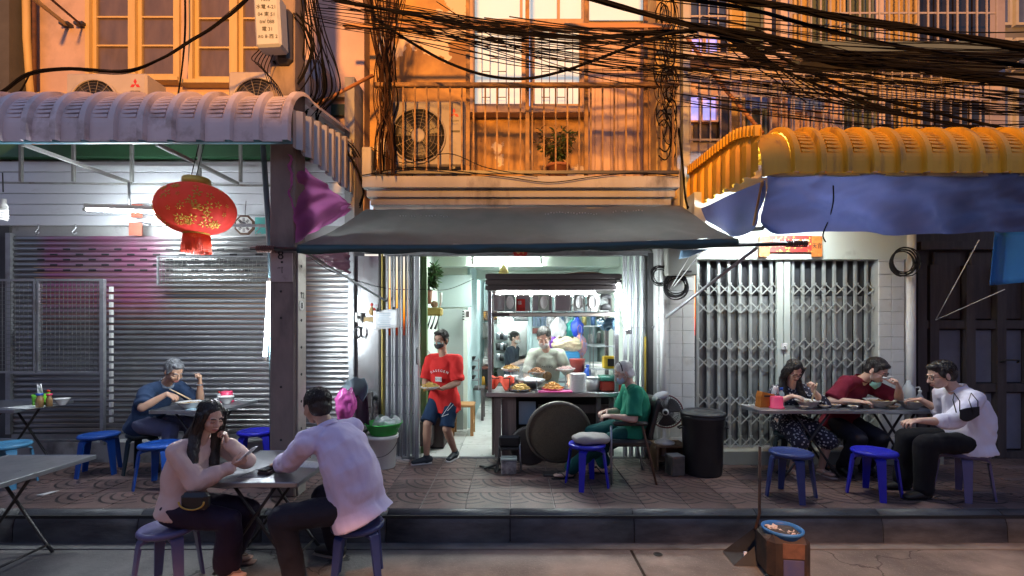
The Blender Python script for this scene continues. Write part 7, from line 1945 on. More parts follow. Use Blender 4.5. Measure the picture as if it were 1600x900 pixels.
# 5 cook
SAGET = clothmat('sage_tshirt_cloth', (.42, .46, .40), (.36, .40, .34))
p5 = person('cook in a sage printed T-shirt working behind the food cart', (.46, 6.40, 1.06), (.465, 6.27, 1.55), (.42, 6.14, 1.735), (-.12, -.85, -.5), (-1, .1, 0), (-1, 0, 0),
    {'R': dict(p=(.24, 6.02, 1.14), d=(.2, -.9, -.3), n=(.2, .2, -1), c=.5, h=(-.6, .5, -1)), 'L': dict(p=(.74, 6.02, 1.16), d=(.1, -.9, -.4), n=(-.1, .2, -1), c=.5, h=(.6, .5, -1))},
    {'R': dict(p=(.38, 6.5, .36), d=(0, -1, 0), h=(0, -1, 0)), 'L': dict(p=(.56, 6.5, .36), d=(0, -1, 0), h=(0, -1, 0))}, down=True, S=1.05, skin=SK_F, vox=.006,
    shirt=dict(m=SAGET, name='tshirt', sleeve=.9, hem=.12, fit=.024, r=(.074, .072, .06)), trousers=dict(m=NAVYT), shoes=('shoe', BLACK, BLACK), hair=('fluffy', hairmat('brown_grey_hair', (.03, .03, .03), (.10, .10, .095))))
mask(p5, WHITEP, .01)
chest_text(p5, 'shirt_lettering', 'CAKEBO', .036, BLACK, .0, .12, .156)
c5 = (p5[3]['R'][0] + p5[3]['L'][0]) / 2 + p5[5] * .168 - p5[6] * .245 + V((.02, 0, 0))
lg = MB().ell(c5, (.062, .008, .062), nu=20, nv=8).build('shirt_print', pmat('brown_print', (.28, .17, .07), (.10, .06, .03), scale=25, amt=.9, rough=.8), p5[0], w=True)
# 6 helper in the back kitchen
DGREY = clothmat('charcoal_cloth', (.035, .045, .06), (.025, .03, .045))
p6 = person('helper in charcoal clothes and mask cooking in the back kitchen', (.0, 8.95, 1.02), (.02, 8.93, 1.50), (.06, 8.9, 1.68), (.85, -.40, -.2), (-.4, -.9, 0), (-.4, -.9, 0),
    {'R': dict(p=(.24, 8.78, 1.24), d=(.9, -.1, 0), n=(0, .2, -1), c=.5, h=(-.5, -.3, -1)), 'L': dict(p=(.27, 9.05, 1.26), d=(.9, 0, 0), n=(0, -.2, -1), c=.5, h=(-.5, .3, -1))},
    {'R': dict(p=(.0, 8.88, .36), d=(1, -.3, 0), h=(1, 0, 0)), 'L': dict(p=(.02, 9.05, .36), d=(1, -.2, 0), h=(1, 0, 0))}, S=.97, skin=SK_F, vox=.008,
    shirt=dict(m=DGREY, name='tshirt', sleeve=.9, hem=.12, fit=.022), trousers=dict(m=NAVYT), shoes=('shoe', BLACK, BLACK), hair=('tied', H_BLK))
mask(p6, WHITEP)
# 7 white haired woman
GREENT = clothmat('green_tshirt_cloth', (.015, .20, .125), (.012, .16, .10), bump=.6)
TEALT = clothmat('dark_teal_trousers', (.008, .075, .075), (.006, .05, .052))
p7 = person('white haired woman in a green T-shirt and mask resting in the padded chair', (1.27, 5.0, .80), (1.285, 5.0, 1.225), (1.19, 4.99, 1.375), (-.88, -.10, -.42), (.05, 1, 0), (0, 1, 0),
    {'L': dict(p=(1.03, 4.84, .945), d=(-.9, .3, -.05), n=(.1, .3, -1), c=.5, h=(.6, -.7, -.8)), 'R': dict(p=(1.02, 5.04, .96), d=(-.8, -.5, 0), n=(0, -.2, -1), c=.5, h=(.5, .8, -.8))},
    {'L': dict(p=(.60, 4.98, .345), d=(-.95, -.25, 0), h=(-.5, -.1, 1)), 'R': dict(p=(1.02, 5.14, .345), d=(-1, 0, 0), h=(-.6, .1, 1))}, S=.96, skin=SK_P, slump=.05, fat=.03, vox=.005,
    shirt=dict(m=GREENT, name='tshirt', sleeve=.9, hem=.05, fit=.026, r=(.084, .08, .06)), trousers=dict(m=TEALT, len=1.9, r=(.10, .085, .08, .075)), shoes=('sandal', None, BLACK), hair=('fluffy', H_WHT), hs=1.0)
mask(p7, pmat('pale_blue_mask', (.42, .60, .78), rough=.8))
hb7 = p7[1]
MB().tube([hb7(math.cos(a) * .086, .025 - .03 * math.sin(a) , .045 + math.sin(a) * .088) for a in [math.pi * i / 16 for i in range(17)]], .006, 6).build('hair_band', BLACK, p7[0], w=True)
for z in (.0, .035):
    k7 = p7[4]['L'][1]
    MB().tube([p7[4]['L'][0].lerp(k7, .72 + z * 1.4) + V((.02, math.cos(a) * .092, math.sin(a) * .092)) for a in [2 * math.pi * i / 20 for i in range(21)]], .006, 5).build('white_stripe', WHITEP, p7[0], w=True)
# 8 woman in the patterned dress
def dress_mat():
    m = clothmat('patterned_dress_cloth', (.035, .035, .055), (.025, .025, .04))
    nt = m.node_tree; N = nt.nodes; L = nt.links; bs = N['Principled BSDF']
    tc = N.new('ShaderNodeTexCoord'); vo = N.new('ShaderNodeTexVoronoi'); vo.inputs['Scale'].default_value = 34; L.new(tc.outputs['Object'], vo.inputs['Vector'])
    mr = N.new('ShaderNodeMapRange'); mr.inputs['From Min'].default_value = .36; mr.inputs['From Max'].default_value = .30; L.new(vo.outputs['Distance'], mr.inputs['Value'])
    mx = N.new('ShaderNodeMix'); mx.data_type = 'RGBA'; mx.inputs['B'].default_value = (.42, .42, .46, 1)
    L.new(bs.inputs['Base Color'].links[0].from_socket, mx.inputs['A']); L.new(mr.outputs[0], mx.inputs['Factor']); L.new(mx.outputs['Result'], bs.inputs['Base Color'])
    return m
p8 = person('woman in glasses and a black and white patterned dress eating at the right table', (3.13, 5.31, .80), (3.14, 5.27, 1.195), (3.12, 5.17, 1.385), (.02, -.80, -.60), (-1, .05, 0), (-1, 0, 0),
    {'R': dict(p=(3.00, 5.0, 1.13), d=(.7, -.5, -.1), n=(.2, .2, -1), c=.6, g=.6, h=(-1, .2, -.7)), 'L': dict(p=(3.235, 5.02, 1.19), d=(-.1, -.4, .9), n=(-.8, -.2, -.2), c=.9, g=.7, h=(.8, .2, -.9))},
    {'R': dict(p=(3.06, 5.10, .34), d=(-.15, -1, 0), h=(0, -1, .8)), 'L': dict(p=(3.38, 5.10, .34), d=(.2, -1, 0), h=(.3, -1, .8))}, down=True, S=.92, skin=SK_F, slump=.03,
    shirt=dict(m=dress_mat(), name='dress', sleeve=1.35, hem=.05, fit=.02, skirt=.12, r=(.070, .064, .055)), shoes=('sandal', None, pmat('pale_shoe', (.5, .4, .36), rough=.6)),
    hair=('long', H_BLK, {1: [(.11, .07, -.08), (.12, .10, -.18)], -1: [(.10, .07, -.08), (.10, .10, -.16)]}))
glasses(p8, DARKMETAL)
t = thing('chopsticks', 'pair of chopsticks in the raised hand of the woman in the patterned dress', 'chopsticks', (3.22, 4.98, 1.22))
for k in (0, 1): MB().tube([(.03, -.01 + .012 * k, .05), (-.04, -.03 + .014 * k, -.13)], .004, 6).build('stick', bpy.data.materials['pale_bamboo'], t)
t = thing('spoon', 'white spoon dipped into the noodle bowl of the dress wearer', 'spoon', (3.10, 4.96, 1.11)); MB().tube([(-.03, 0, .02), (.03, .0, -.01), (.07, .01, -.03)], .006, 6).ell((.08, .01, -.035), (.022, .016, .008), nu=10, nv=6).build('scoop', CERAMIC, t)
# 9 man in maroon
MAROON = clothmat('maroon_polo_cloth', (.17, .014, .035), (.13, .01, .026))
p9 = person('man in glasses and a maroon polo bending over his bowl with a spoon', (3.74, 5.33, .80), (3.90, 5.23, 1.265), (3.975, 5.09, 1.395), (.42, -.72, -.52), (-.92, -.25, .10), (-1, 0, 0),
    {'R': dict(p=(3.70, 4.98, 1.07), d=(.85, -.3, 0), n=(0, .2, -1), c=.5, h=(-1, .1, -.5)), 'L': dict(p=(4.055, 4.90, 1.235), d=(-.45, -.1, .9), n=(-.6, .3, -.4), c=1.0, g=.6, h=(.7, .2, -.8))},
    {'R': dict(p=(3.64, 5.15, .35), d=(-.2, -1, 0), h=(0, -1, .8)), 'L': dict(p=(3.90, 5.15, .35), d=(.2, -1, 0), h=(0, -1, .8))}, down=True, S=1.04, skin=SK_F, slump=.07, fat=.035,
    shirt=dict(m=MAROON, name='polo_shirt', sleeve=.9, hem=.06, fit=.026, collar=MAROON, r=(.084, .08, .06)), trousers=dict(m=NAVYT), shoes=('shoe', BLACK, BLACK), hair=('short', H_BLK, .02))
glasses(p9, BLACK)
mask(p9, pmat('mint_mask', (.30, .62, .55), rough=.8), .075)
t = thing('soup_spoon', 'white soup spoon at the mouth of the man in maroon', 'spoon', (3.99, 4.93, 1.33)); MB().tube([(.055, .0, .012), (.0, .0, .015), (-.03, .01, .0)], .006, 6).ell((-.045, .015, .0), (.026, .017, .010), nu=10, nv=6).build('scoop', CERAMIC, t)
# 10 man in the pale shirt at far right
PALE = clothmat('pale_lavender_shirt_cloth', (.77, .75, .88), (.70, .67, .80), rough=.7, bump=.7, bscale=9)
p10 = person('man in glasses and a pale lavender shirt with rolled sleeves at the far right', (4.30, 4.42, .79), (4.235, 4.44, 1.255), (4.085, 4.45, 1.405), (-.93, .22, -.28), (.18, .98, 0), (.10, 1, 0),
    {'L': dict(p=(3.73, 4.28, 1.005), d=(-1, .0, -.05), n=(0, .2, -1), c=.5, h=(.5, -.4, -.8)), 'R': dict(p=(4.20, 4.80, 1.12), d=(-.2, .95, -.1), n=(-.2, .1, -1), c=.5, h=(.8, .3, -.9))},
    {'L': dict(p=(3.84, 4.36, .35), d=(-1, -.1, 0), h=(-1, 0, .85)), 'R': dict(p=(3.86, 4.62, .35), d=(-1, .1, 0), h=(-1, .1, .85))}, S=1.06, skin=SK_F, slump=.05, fat=.04, vox=.005,
    shirt=dict(m=PALE, sleeve=1.28, hem=.05, fit=.030, flare=.020, r=(.082, .074, .066), cuff=1, collar=PALE, vox=.008, crease=1.1), trousers=dict(m=clothmat('black_trousers', (.012, .012, .015), (.008, .008, .011)), r=(.096, .09, .08, .075)), shoes=('shoe', BLACK, BLACK), hair=('short', H_BLK, -.01))
glasses(p10, BLACK)
t = thing('hanging_mask', 'black face mask hanging down the back of the man in the pale lavender shirt', 'face mask', W(1512, 648, 4.12))
MB().grid(lambda u, v: ((u - .5) * .17, -.02 + .02 * math.sin(u * 3.14), -.03 + .075 * v - .045 * math.sin(u * 3.14) * (1 - v) + .03 * u), 12, 8, True, .004).build('pouch', pmat('black_mask_cloth', (.02, .02, .025), rough=.9), t)
for a, b in ((-.08, -.14), (.08, .0)):
    MB().tube([(a, -.01, .03), (a + .01, 0, .12), ((a + b) / 2, .01, .19), (b + .01, 0, .13), (a + (-.03 if a < 0 else -.04), -.01, .02)], .004, 5).build('loop', BLACK, t)
# ================================================================ things inside the shop
fs = thing('ladle_rack', 'yellow wall rack hung with dark ladles beside the shop entrance', 'rack', W(672, 487, 6.4))
MB().box((0, 0, .0), (.34, .14, .11), bev=.02).build('tray', pmat('straw_tray', (.50, .40, .12), (.36, .27, .07), scale=20, rough=.8), fs)
for k in range(6):
    x = -.14 + .055 * k
    MB().tube([(x, -.05, -.05), (x - .03, -.06, -.16), (x - .06, -.06, -.24)], [.007, .010, .018], 6).build('ladle', DARKMETAL, fs)
MB().tube([(.13, 0, .05), (.15, 0, .14), (.15, 0, .26)], [.01, .016, .02], 8).build('white_whisk', CERAMIC, fs); MB().ell((.06, 0, .10), (.05, .04, .05)).build('garlic_bag', pmat('tan_bag', (.4, .3, .2), rough=.8), fs)
plant('hanging_plant', 'leafy green pot plant above the yellow ladle rack', W(668, 470, 6.3) + V((0, 0, .08)), .34, .17, 16, (LEAFB, LEAFG), ([(0, -.12), (.05, -.12), (.07, .06), (.06, .06), (0, .04)], POTM, .04), .12, 8)
plant('potted_plant', 'green pot plant on the floor before the white tiled back wall', W(768, 612, 10.6), .42, .18, 14, (LEAFB, LEAFG), POTP, .12, 9)
t = thing('picture_frame', 'brown framed lettering picture on the aqua wall', 'picture', W(766, 493, 10.9)); MB().box((0, 0, 0), (.62, .03, .22), bev=.008).build('frame', pmat('brown_frame', (.20, .10, .05), rough=.5), t); text('gilt_lettering', '\u9ebb\u98df\u5e97', .17, GOLD, t, (0, -.02, 0))
t = thing('wall_phone', 'white wall box with a brown screen beside the grey partition door', 'wall box', W(730, 493, 7.2)); MB().box((0, 0, 0), (.10, .05, .16), bev=.01).build('case', PLASTICW, t); MB().box((0.01, -.028, .02), (.05, .006, .09)).build('screen', DARKWOOD, t)
for k in range(4): MB().box((-.055, -.02, -.06 + .04 * k), (.03, .03, .018)).build('knob', BLACK, t)
cloth('grey_towel', lambda u, v: W(742 + 38 * u, 503 + 25 * v + 2 * math.sin(u * 6), 10.6) + V((0, .03 * math.sin(u * 9), 0)), 14, 10, pmat('grey_towel', (.24, .25, .24), rough=.95, bump=.5), 'grey towel hanging on a line in the back of the shop', 'towel')
t = thing('wash_basin', 'white wash basin on the white tiled back wall', 'wash basin', W(766, 565, 10.8)); MB().box((0, 0, 0), (.55, .35, .16), bev=.04).build('bowl', CERAMIC, t); MB().tube([(0, .1, .08), (0, .1, .22), (0, -.02, .2)], .015, 8).build('tap', STEEL, t)
t = thing('hanging_basket', 'small green net bag hanging on the tiled back wall', 'bag', W(772, 543, 10.7)); MB().lathe([(0, -.16), (.08, -.12), (.10, .05), (.06, .12), (0, .12)], 14).build('net', pmat('green_net', (.08, .26, .10), rough=.7), t); MB().tube([(0, 0, .12), (0, 0, .45)], .006, 5).build('string', BLACK, t)
t = thing('altar', 'small red brown floor shrine with a gold figure by the tiled wall', 'shrine', W(756, 607, 10.5)); 
MB().box((0, 0, .25), (.40, .3, .5), bev=.02).build('case', pmat('red_brown_wood', (.20, .06, .04), rough=.5), t); MB().box((0, -.16, .26), (.28, .02, .36)).build('niche', BLACK, t); MB().lathe([(0, .1), (.06, .1), (.04, .2), (.03, .28), (0, .3)], 12, (0, -.2, 0)).build('figure', GOLD, t)
def wood_stool(label, loc, h, s, mat):
    t = thing('wooden_stool', label, 'stool', loc)
    MB().box((0, 0, h - .02), (s, s, .04), bev=.008).build('seat', mat, t)
    for sx in (-1, 1):
        for sy in (-1, 1): MB().box((sx * (s / 2 - .03), sy * (s / 2 - .03), (h - .04) / 2), (.045, .045, h - .04)).build('leg', mat, t)
        MB().box((sx * (s / 2 - .03), 0, h * .38), (.03, s - .1, .04)).build('rung', mat, t)
    return t
HONEY = pmat('honey_wood', (.42, .21, .07), (.32, .15, .05), scale=7, rough=.5, stretch=(3, 3, .5))
wood_stool('honey coloured wooden stool just behind the person in red', (wx(724, 7.0), 7.0, .28), .46, .34, HONEY)
wood_stool('dark round topped wooden stool farther inside the shop', (wx(738, 8.1), 8.2, .28), .56, .42, DARKWOOD)
wr_ = thing('wire_rack', 'tiered wire rack with black pans beside the corridor', 'rack', (wx(734, 7.9), 7.85, .84))
for k in range(3): MB().box((0, 0, .16 + .16 * k), (.34, .28, .012)).build('tier', STEEL, wr_); MB().lathe([(0, 0), (.10, 0), (.13, .06), (0, .06)], 14, (-.02, 0, .17 + .16 * k)).build('pan', BLACK, wr_)
for sx in (-1, 1): MB().box((sx * .16, -.1, .26), (.014, .014, .52)).build('post', STEEL, wr_)
ct = thing('side_table', 'dark cloth covered table stacked with bags left of the doorway', 'table', (wx(674, 6.3), 6.42, .28))
MB().box((0.02, 0, .40), (.36, .60, .80), bev=.02).build('body', pmat('dark_brown_cover', (.045, .03, .032), rough=.6), ct); MB().box((0.02, 0, .81), (.40, .64, .03)).build('top', DARKWOOD, ct)
bag('plastic_bag', 'tall clear bag of supplies on the dark side table', (wx(662, 6.25), 6.25, 1.36), (.13, .12, .26), FILM, 12)
bag('plastic_bag', 'lower clear bag with brown snacks on the dark side table', (wx(668, 6.15), 6.12, 1.20), (.10, .08, .09), pmat('snack_film', (.55, .45, .33), (.7, .68, .62), scale=12, amt=.9, rough=.3, bump=.5), 13, neck=False)
bottle(wx(676, 6.2), 6.22, 1.105, .22, .04, 'jar with a blue lid on the dark side table', NOOD, BLUEP, neck=.8)
MB_ = thing('folded_bundle', 'white bundle on the low shelf by the doorway', 'bundle', (wx(660, 5.98), 6.0, .72)); pl = MB().ell((0, 0, 0), (.13, .10, .07)).build('cloth', WHITEP, MB_); MB().box((0, 0, -.2), (.26, .22, .30)).build('crate', DARKWOOD, MB_)
# behind the cook
Yb = 8.55
sh = thing('wall_shelf', 'steel shelf unit crowded with jars behind the cook', 'shelf', (wx(922, 8.2), 8.3, .28))
for k, z in enumerate((.75, 1.30, 1.62, 2.0)): MB().box((0, 0, z), (.86, .36, .025)).build('board', STEEL, sh)
for sx in (-1, 1): MB().box((sx * .42, -.15, 1.0), (.03, .03, 2.0)).build('post', STEEL, sh)
random.seed(5)
for k in range(14):
    lvl = (.765, 1.315, 1.635)[k % 3]; x = -.36 + .052 * k
    cn, c = (('red', (.5, .1, .08)), ('pale grey', (.6, .6, .6)), ('navy', (.1, .2, .45)), ('olive brown', (.35, .3, .2)), ('black', (.1, .1, .1)), ('mustard', (.6, .5, .2)))[k % 6]
    ln, lm = (('red', REDP), ('white', PLASTICW), ('black', BLACK))[k // 6]
    t = thing('jar', '%s jar with a %s lid on the steel shelf behind the cook' % (cn, ln), 'jar', (wx(922, 8.2) + x, 8.22, .28 + lvl), 0, 'jars on the steel shelf')
    h = random.uniform(.12, .22); MB().lathe([(0, 0), (.042, 0), (.044, h * .8), (.03, h * .9), (0, h * .9)], 12).build('body', pmat('jar_tint', c, rough=.35), t); MB().lathe([(0, h * .9), (.034, h * .9), (.034, h), (0, h)], 10).build('lid', lm, t)
fg_ = thing('freezer', 'white chest freezer with panelled doors behind the plate stack', 'freezer', (wx(918, 7.2), 7.3, .28))
MB().box((0, 0, .52), (.62, .55, 1.04), bev=.02).build('body', PLASTICW, fg_)
for k in range(3): MB().box((-.2 + .2 * k, -.285, .60), (.18, .02, .80), bev=.008).build('door', CERAMIC, fg_)
def at(px, py, Y): return W(px, py, Y)
bag('hanging_bag', 'teal round bag hanging on the wall behind the cook', at(894, 515, 7.9), (.12, .07, .17), pmat('teal_bag', (.05, .42, .36), rough=.5), 21, handles=True)
bag('hanging_bag', 'bright blue bag hanging in front of the teal bag', at(902, 512, 7.75), (.10, .07, .17), pmat('bright_blue_bag', (.03, .08, .60), rough=.4), 22, handles=True)
stripe = pmat('striped_bag', (.62, .20, .06), (.10, .20, .5), scale=18, amt=1.0, rough=.7, stretch=(3, 3, .1))
bag('hanging_bag', 'rainbow striped cloth bag below the bright blue bag', at(906, 540, 7.6), (.11, .07, .20), stripe, 23, handles=True)
bag('hanging_bag', 'crumpled clear bag hanging above the noodle sack', at(872, 515, 7.8), (.13, .09, .22), FILM, 24)
bag('hanging_bag', 'grey patterned bag hanging right of the cook head', at(862, 505, 8.0), (.09, .07, .20), pmat('grey_pattern', (.12, .12, .13), (.5, .5, .52), scale=26, amt=1, rough=.6), 25)
bag('purple_bag', 'purple pouch peeping out behind the cook shoulder', at(862, 536, 7.4), (.10, .07, .09), pmat('purple_pouch', (.18, .04, .42), rough=.5), 26, neck=False)
bag('noodle_sack', 'clear sack of dried noodles behind the cook', at(885, 538, 7.3), (.22, .14, .11), pmat('dried_noodles', (.50, .40, .26), (.62, .55, .42), scale=30, amt=.9, rough=.4, bump=.4), 27, neck=False)
t = thing('blue_tub', 'blue plastic tub under the sack of dried noodles', 'tub', at(889, 560, 7.3)); MB().box((0, 0, 0), (.32, .24, .22), bev=.03).build('body', pmat('cyan_blue_plastic', (.03, .22, .48), rough=.4), t)
t = thing('red_tub', 'red tub right of the cook arm', 'tub', at(902, 571, 7.0)); MB().lathe([(0, -.10), (.09, -.10), (.12, .09), (.125, .1), (0, .1)], 20).build('body', pmat('brick_red_plastic', (.42, .06, .05), rough=.4), t)
bottle(wx(918, 6.9), 6.9, 1.10, .22, .05, 'blue bottle standing on the freezer side', BLUEP, BLUEP)
t = thing('work_table', 'steel work table behind the cook', 'table', (wx(885, 7.0), 6.98, .28)); MB().box((0.06, 0, .80), (.80, .40, .03)).build('top', STEEL, t)
for sx in (-1, 1): MB().box((.06 + sx * .36, 0, .39), (.04, .34, .78)).build('leg', STEEL, t)
t = thing('window_blind', 'blue slatted blind high on the aqua wall behind the cook', 'blind', at(860, 500, 8.6))
for k in range(8): MB().box((-.30 + .075 * k, -.02, 0), (.06, .02, .24)).build('slat', pmat('slate_blue_slat', (.16, .24, .36), rough=.5) if k == 0 else bpy.data.materials['slate_blue_slat'], t)
MB().box((0, -.02, -.20), (.66, .03, .10)).build('bottom_box', pmat('maroon_box', (.22, .06, .05), rough=.6), t)
st = thing('stove', 'steel stove with steaming pots in the back kitchen', 'stove', (.24, 9.25, .28))
MB().box((0, 0, .42), (.44, .5, .84), bev=.01).build('body', STEEL, st)
for k, x in enumerate((-.08, .12)): MB().lathe([(0, .85), (.10, .85), (.11, 1.05), (.115, 1.05), (0, 1.04)], 16, (x, -.05 + .1 * k, 0)).build('pot', pmat('dull_pot', (.12, .12, .12), rough=.4, metal=.5) if k == 0 else bpy.data.materials['dull_pot'], st)
MB().box((0, .05, 1.85), (.46, .4, .25), bev=.03).build('hood', GALV, st)
t = thing('utensil_rack', 'black utensils crowded on the sooty kitchen wall', 'rack', (-.22, 9.62, 1.2)); 
for k in range(9): MB().lathe([(0, 0), (.05, 0), (.06, .14), (0, .14)], 10, (-.06 + .07 * (k % 3), 0, .22 * (k // 3))).build('pan', BLACK if k % 2 else STEEL, t)
MB().box((0, .06, .3), (.30, .03, .9)).build('board', GREYD, t)
# steam over the wok: a soft closed volume
sm = MB().ell((wx(818, 5.9), 5.95, 1.34), (.17, .14, .24)).build('steam', None); sm['kind'] = 'stuff'; sm['label'] = 'pale steam rising from the wok on the food cart'; sm['category'] = 'steam'
vm = bpy.data.materials.new('steam'); vm.use_nodes = True; nt = vm.node_tree; nt.nodes.clear()
o_ = nt.nodes.new('ShaderNodeOutputMaterial'); pv = nt.nodes.new('ShaderNodeVolumePrincipled'); pv.inputs['Color'].default_value = (.95, .95, .95, 1)
nz = nt.nodes.new('ShaderNodeTexNoise'); nz.inputs['Scale'].default_value = 7; tcs = nt.nodes.new('ShaderNodeTexCoord')
gd = nt.nodes.new('ShaderNodeVectorMath'); gd.operation = 'DISTANCE'; gd.inputs[1].default_value = (.5, .5, .4)
mr = nt.nodes.new('ShaderNodeMapRange'); mr.inputs['From Min'].default_value = .5; mr.inputs['From Max'].default_value = .1; mr.inputs['To Max'].default_value = 1
mu = nt.nodes.new('ShaderNodeMath'); mu.operation = 'MULTIPLY'; m2 = nt.nodes.new('ShaderNodeMath'); m2.operation = 'MULTIPLY'; m2.inputs[1].default_value = 7
r5 = nt.nodes.new('ShaderNodeMapRange'); r5.inputs['From Min'].default_value = .38; r5.inputs['From Max'].default_value = .7
L_ = nt.links; L_.new(tcs.outputs['Generated'], gd.inputs[0]); L_.new(gd.outputs['Value'], mr.inputs['Value']); L_.new(tcs.outputs['Object'], nz.inputs['Vector']); L_.new(nz.outputs['Fac'], r5.inputs['Value'])
L_.new(mr.outputs[0], mu.inputs[0]); L_.new(r5.outputs[0], mu.inputs[1]); L_.new(mu.outputs[0], m2.inputs[0]); L_.new(m2.outputs[0], pv.inputs['Density']); L_.new(pv.outputs[0], o_.inputs['Volume'])
sm.data.materials.append(vm)
# ================================================================ overhead cables
CABLE = pmat('black_overhead_cable', (.004, .004, .005), (.008, .007, .008), scale=5, rough=.9, spec=.1)
CABLEB = pmat('brown_aged_cable', (.06, .028, .014), (.03, .016, .01), scale=9, rough=.9, spec=.1)
def smooth(pts, n=6):
    P_ = [V(p) for p in pts]; out = []
    for i in range(len(P_) - 1):
        p0, p1, p2, p3 = P_[max(i - 1, 0)], P_[i], P_[i + 1], P_[min(i + 2, len(P_) - 1)]
        for k in range(n):
            t = k / n
            out.append(.5 * ((2 * p1) + (p2 - p0) * t + (2 * p0 - 5 * p1 + 4 * p2 - p3) * t * t + (3 * p1 - p0 - 3 * p2 + p3) * t ** 3))
    return out + [P_[-1]]
def route(pts, Y0, Y1):
    n = len(pts) - 1
    return [W(p[0], p[1], Y0 + (Y1 - Y0) * i / n if len(p) < 3 else p[2]) for i, p in enumerate(pts)]
def wire(pts, Y0, Y1, r, label, group=None, mat=None, jit=0.0, n=6):
    P_ = route(pts, Y0, Y1)
    if jit: P_ = [p + V((0, random.uniform(-jit, jit), random.uniform(-jit, jit))) for p in P_]
    return tag(MB().tube(smooth(P_, n), r, 5).build('cable', mat or CABLE), label, 'cable', group)
def bundle(pts, Y0, Y1, n, spread, r, label, turns=3.0, mat=None):
    P_ = smooth(route(pts, Y0, Y1), 5)
    t = thing('cable_bundle', label, 'cables', P_[0])
    for k in range(n):
        a0, q0, w = random.uniform(0, 6.28), random.uniform(.15, 1), random.uniform(-turns, turns)
        s = [p + V((0, math.cos(a0 + w * i / len(P_) * 6) * spread * .55 * q0, math.sin(a0 + w * i / len(P_) * 6) * spread * .55 * q0 * (1 + .6 * math.sin(i * .35 + k)))) for i, p in enumerate(P_)]
        MB().tube(s, r * random.choice((.35, .5, .7, .9)), 5).build('strand', mat or CABLE, t, w=True)
    return t
random.seed(21)
bundle([(-60, 172), (0, 146), (45, 115), (110, 107), (190, 112), (250, 92), (300, 62), (335, 40), (375, 8), (420, -40)], 5.2, 4.5, 13, .028, .0085, 'braided black cable bundle swinging past the small paned windows on the left')
bundle([(-40, 145), (20, 152), (45, 118)], 5.3, 5.2, 5, .03, .007, 'short black cable bundle dropping behind the left end of the white awning', 1)
bundle([(288, -40), (289, 40), (285, 100), (277, 160)], 5.9, 5.9, 5, .02, .010, 'vertical black cable bundle between the two small paned windows', 1)
bundle([(440, -30, 4.5), (540, 2, 4.7), (640, 20, 4.9), (720, 38, 5.0), (800, 50, 5.1), (910, 58, 5.1), (1010, 52, 5.1), (1090, 48, 5.0)], 4.5, 5, 18, .038, .009, 'dense black cable bundle running from the utility pole across the balcony top')
bundle([(880, -14), (1000, 20), (1100, 42), (1200, 58), (1300, 78), (1400, 98), (1520, 118), (1680, 142)], 5.0, 4.6, 22, .045, .011, 'heavy black cable bundle sloping down right over the barred windows, middle of three')
bundle([(1090, -12), (1200, 6), (1300, 24), (1400, 42), (1500, 58), (1680, 86)], 4.9, 4.4, 30, .055, .013, 'thickest black cable bundle at the top right of the street')
bundle([(1180, 50), (1260, 86), (1330, 100), (1420, 105), (1500, 118), (1680, 146)], 5.0, 4.5, 26, .05, .012, 'lowest heavy black cable bundle before the barred windows at the right', 2)
bundle([(1000, -6), (1150, 10), (1300, 50), (1450, 80), (1680, 112)], 5.1, 4.6, 14, .05, .009, 'loose black cable bundle crossing the upper shutters at the right')
wire([(585, 28), (640, 65), (700, 98), (760, 118), (820, 123), (880, 111), (940, 90), (1010, 63), (1060, 49), (1110, 47), (1180, 68), (1260, 110), (1360, 150), (1500, 185), (1680, 225)], 5.0, 4.8, .015, 'single thick black cable sagging in a deep curve before the balcony window')
G1, L1 = 'thin cables fanning across the balcony', 'thin black cable fanning from the utility pole across the ochre balcony wall'
for k in range(36):
    y0 = random.uniform(-6, 40); x0 = random.uniform(455, 600); ye = random.uniform(70, 205)
    m = random.uniform(.9, 1.08); yy = lambda t, b: y0 + (ye - y0) * t + b * math.sin(math.pi * t)
    b = random.uniform(4, 34)
    Y = random.uniform(4.75, 5.2)
    pts = [(x0 + (1680 - x0) * t, yy(t, b) + random.uniform(-3, 3)) for t in (0, .12, .26, .42, .58, .76, 1)]
    wire(pts, Y - .2, Y - .3, random.choice((.0032, .004, .005)), L1, G1)
for k in range(7):
    x0, x1 = random.uniform(560, 700), random.uniform(980, 1100)
    y0, y1 = random.uniform(0, 60), random.uniform(90, 150); b = random.uniform(10, 40)
    Y = random.uniform(4.9, 5.25)
    wire([(x0 + (x1 - x0) * t, y0 + (y1 - y0) * t + b * math.sin(math.pi * t)) for t in (0, .2, .4, .6, .8, 1)], Y, Y, .005, L1, G1)
for k in range(9):
    x0, x1 = random.uniform(700, 820), random.uniform(1000, 1090); y0, y1 = random.uniform(25, 65), random.uniform(45, 60)
    Y = random.uniform(4.9, 5.2); b = random.uniform(-4, 22)
    wire([(x0 + (x1 - x0) * t, y0 + (y1 - y0) * t + b * math.sin(math.pi * t)) for t in (0, .25, .5, .75, 1)], Y, Y, .006, L1, G1)
G2, L2 = 'thin cables before the barred windows', 'thin black cable crossing in front of the barred windows at the right'
for k in range(46):
    x0 = random.uniform(1040, 1110); y0 = random.uniform(20, 165); ye = y0 + random.uniform(20, 85)
    Y = random.uniform(4.6, 5.3); b = random.uniform(-3, 22)
    wire([(x0 + (1680 - x0) * t, y0 + (ye - y0) * t + b * math.sin(math.pi * t) + random.uniform(-2, 2)) for t in (0, .2, .4, .6, .8, 1)], Y, Y - .3, random.choice((.0035, .0045, .006)), L2, G2)
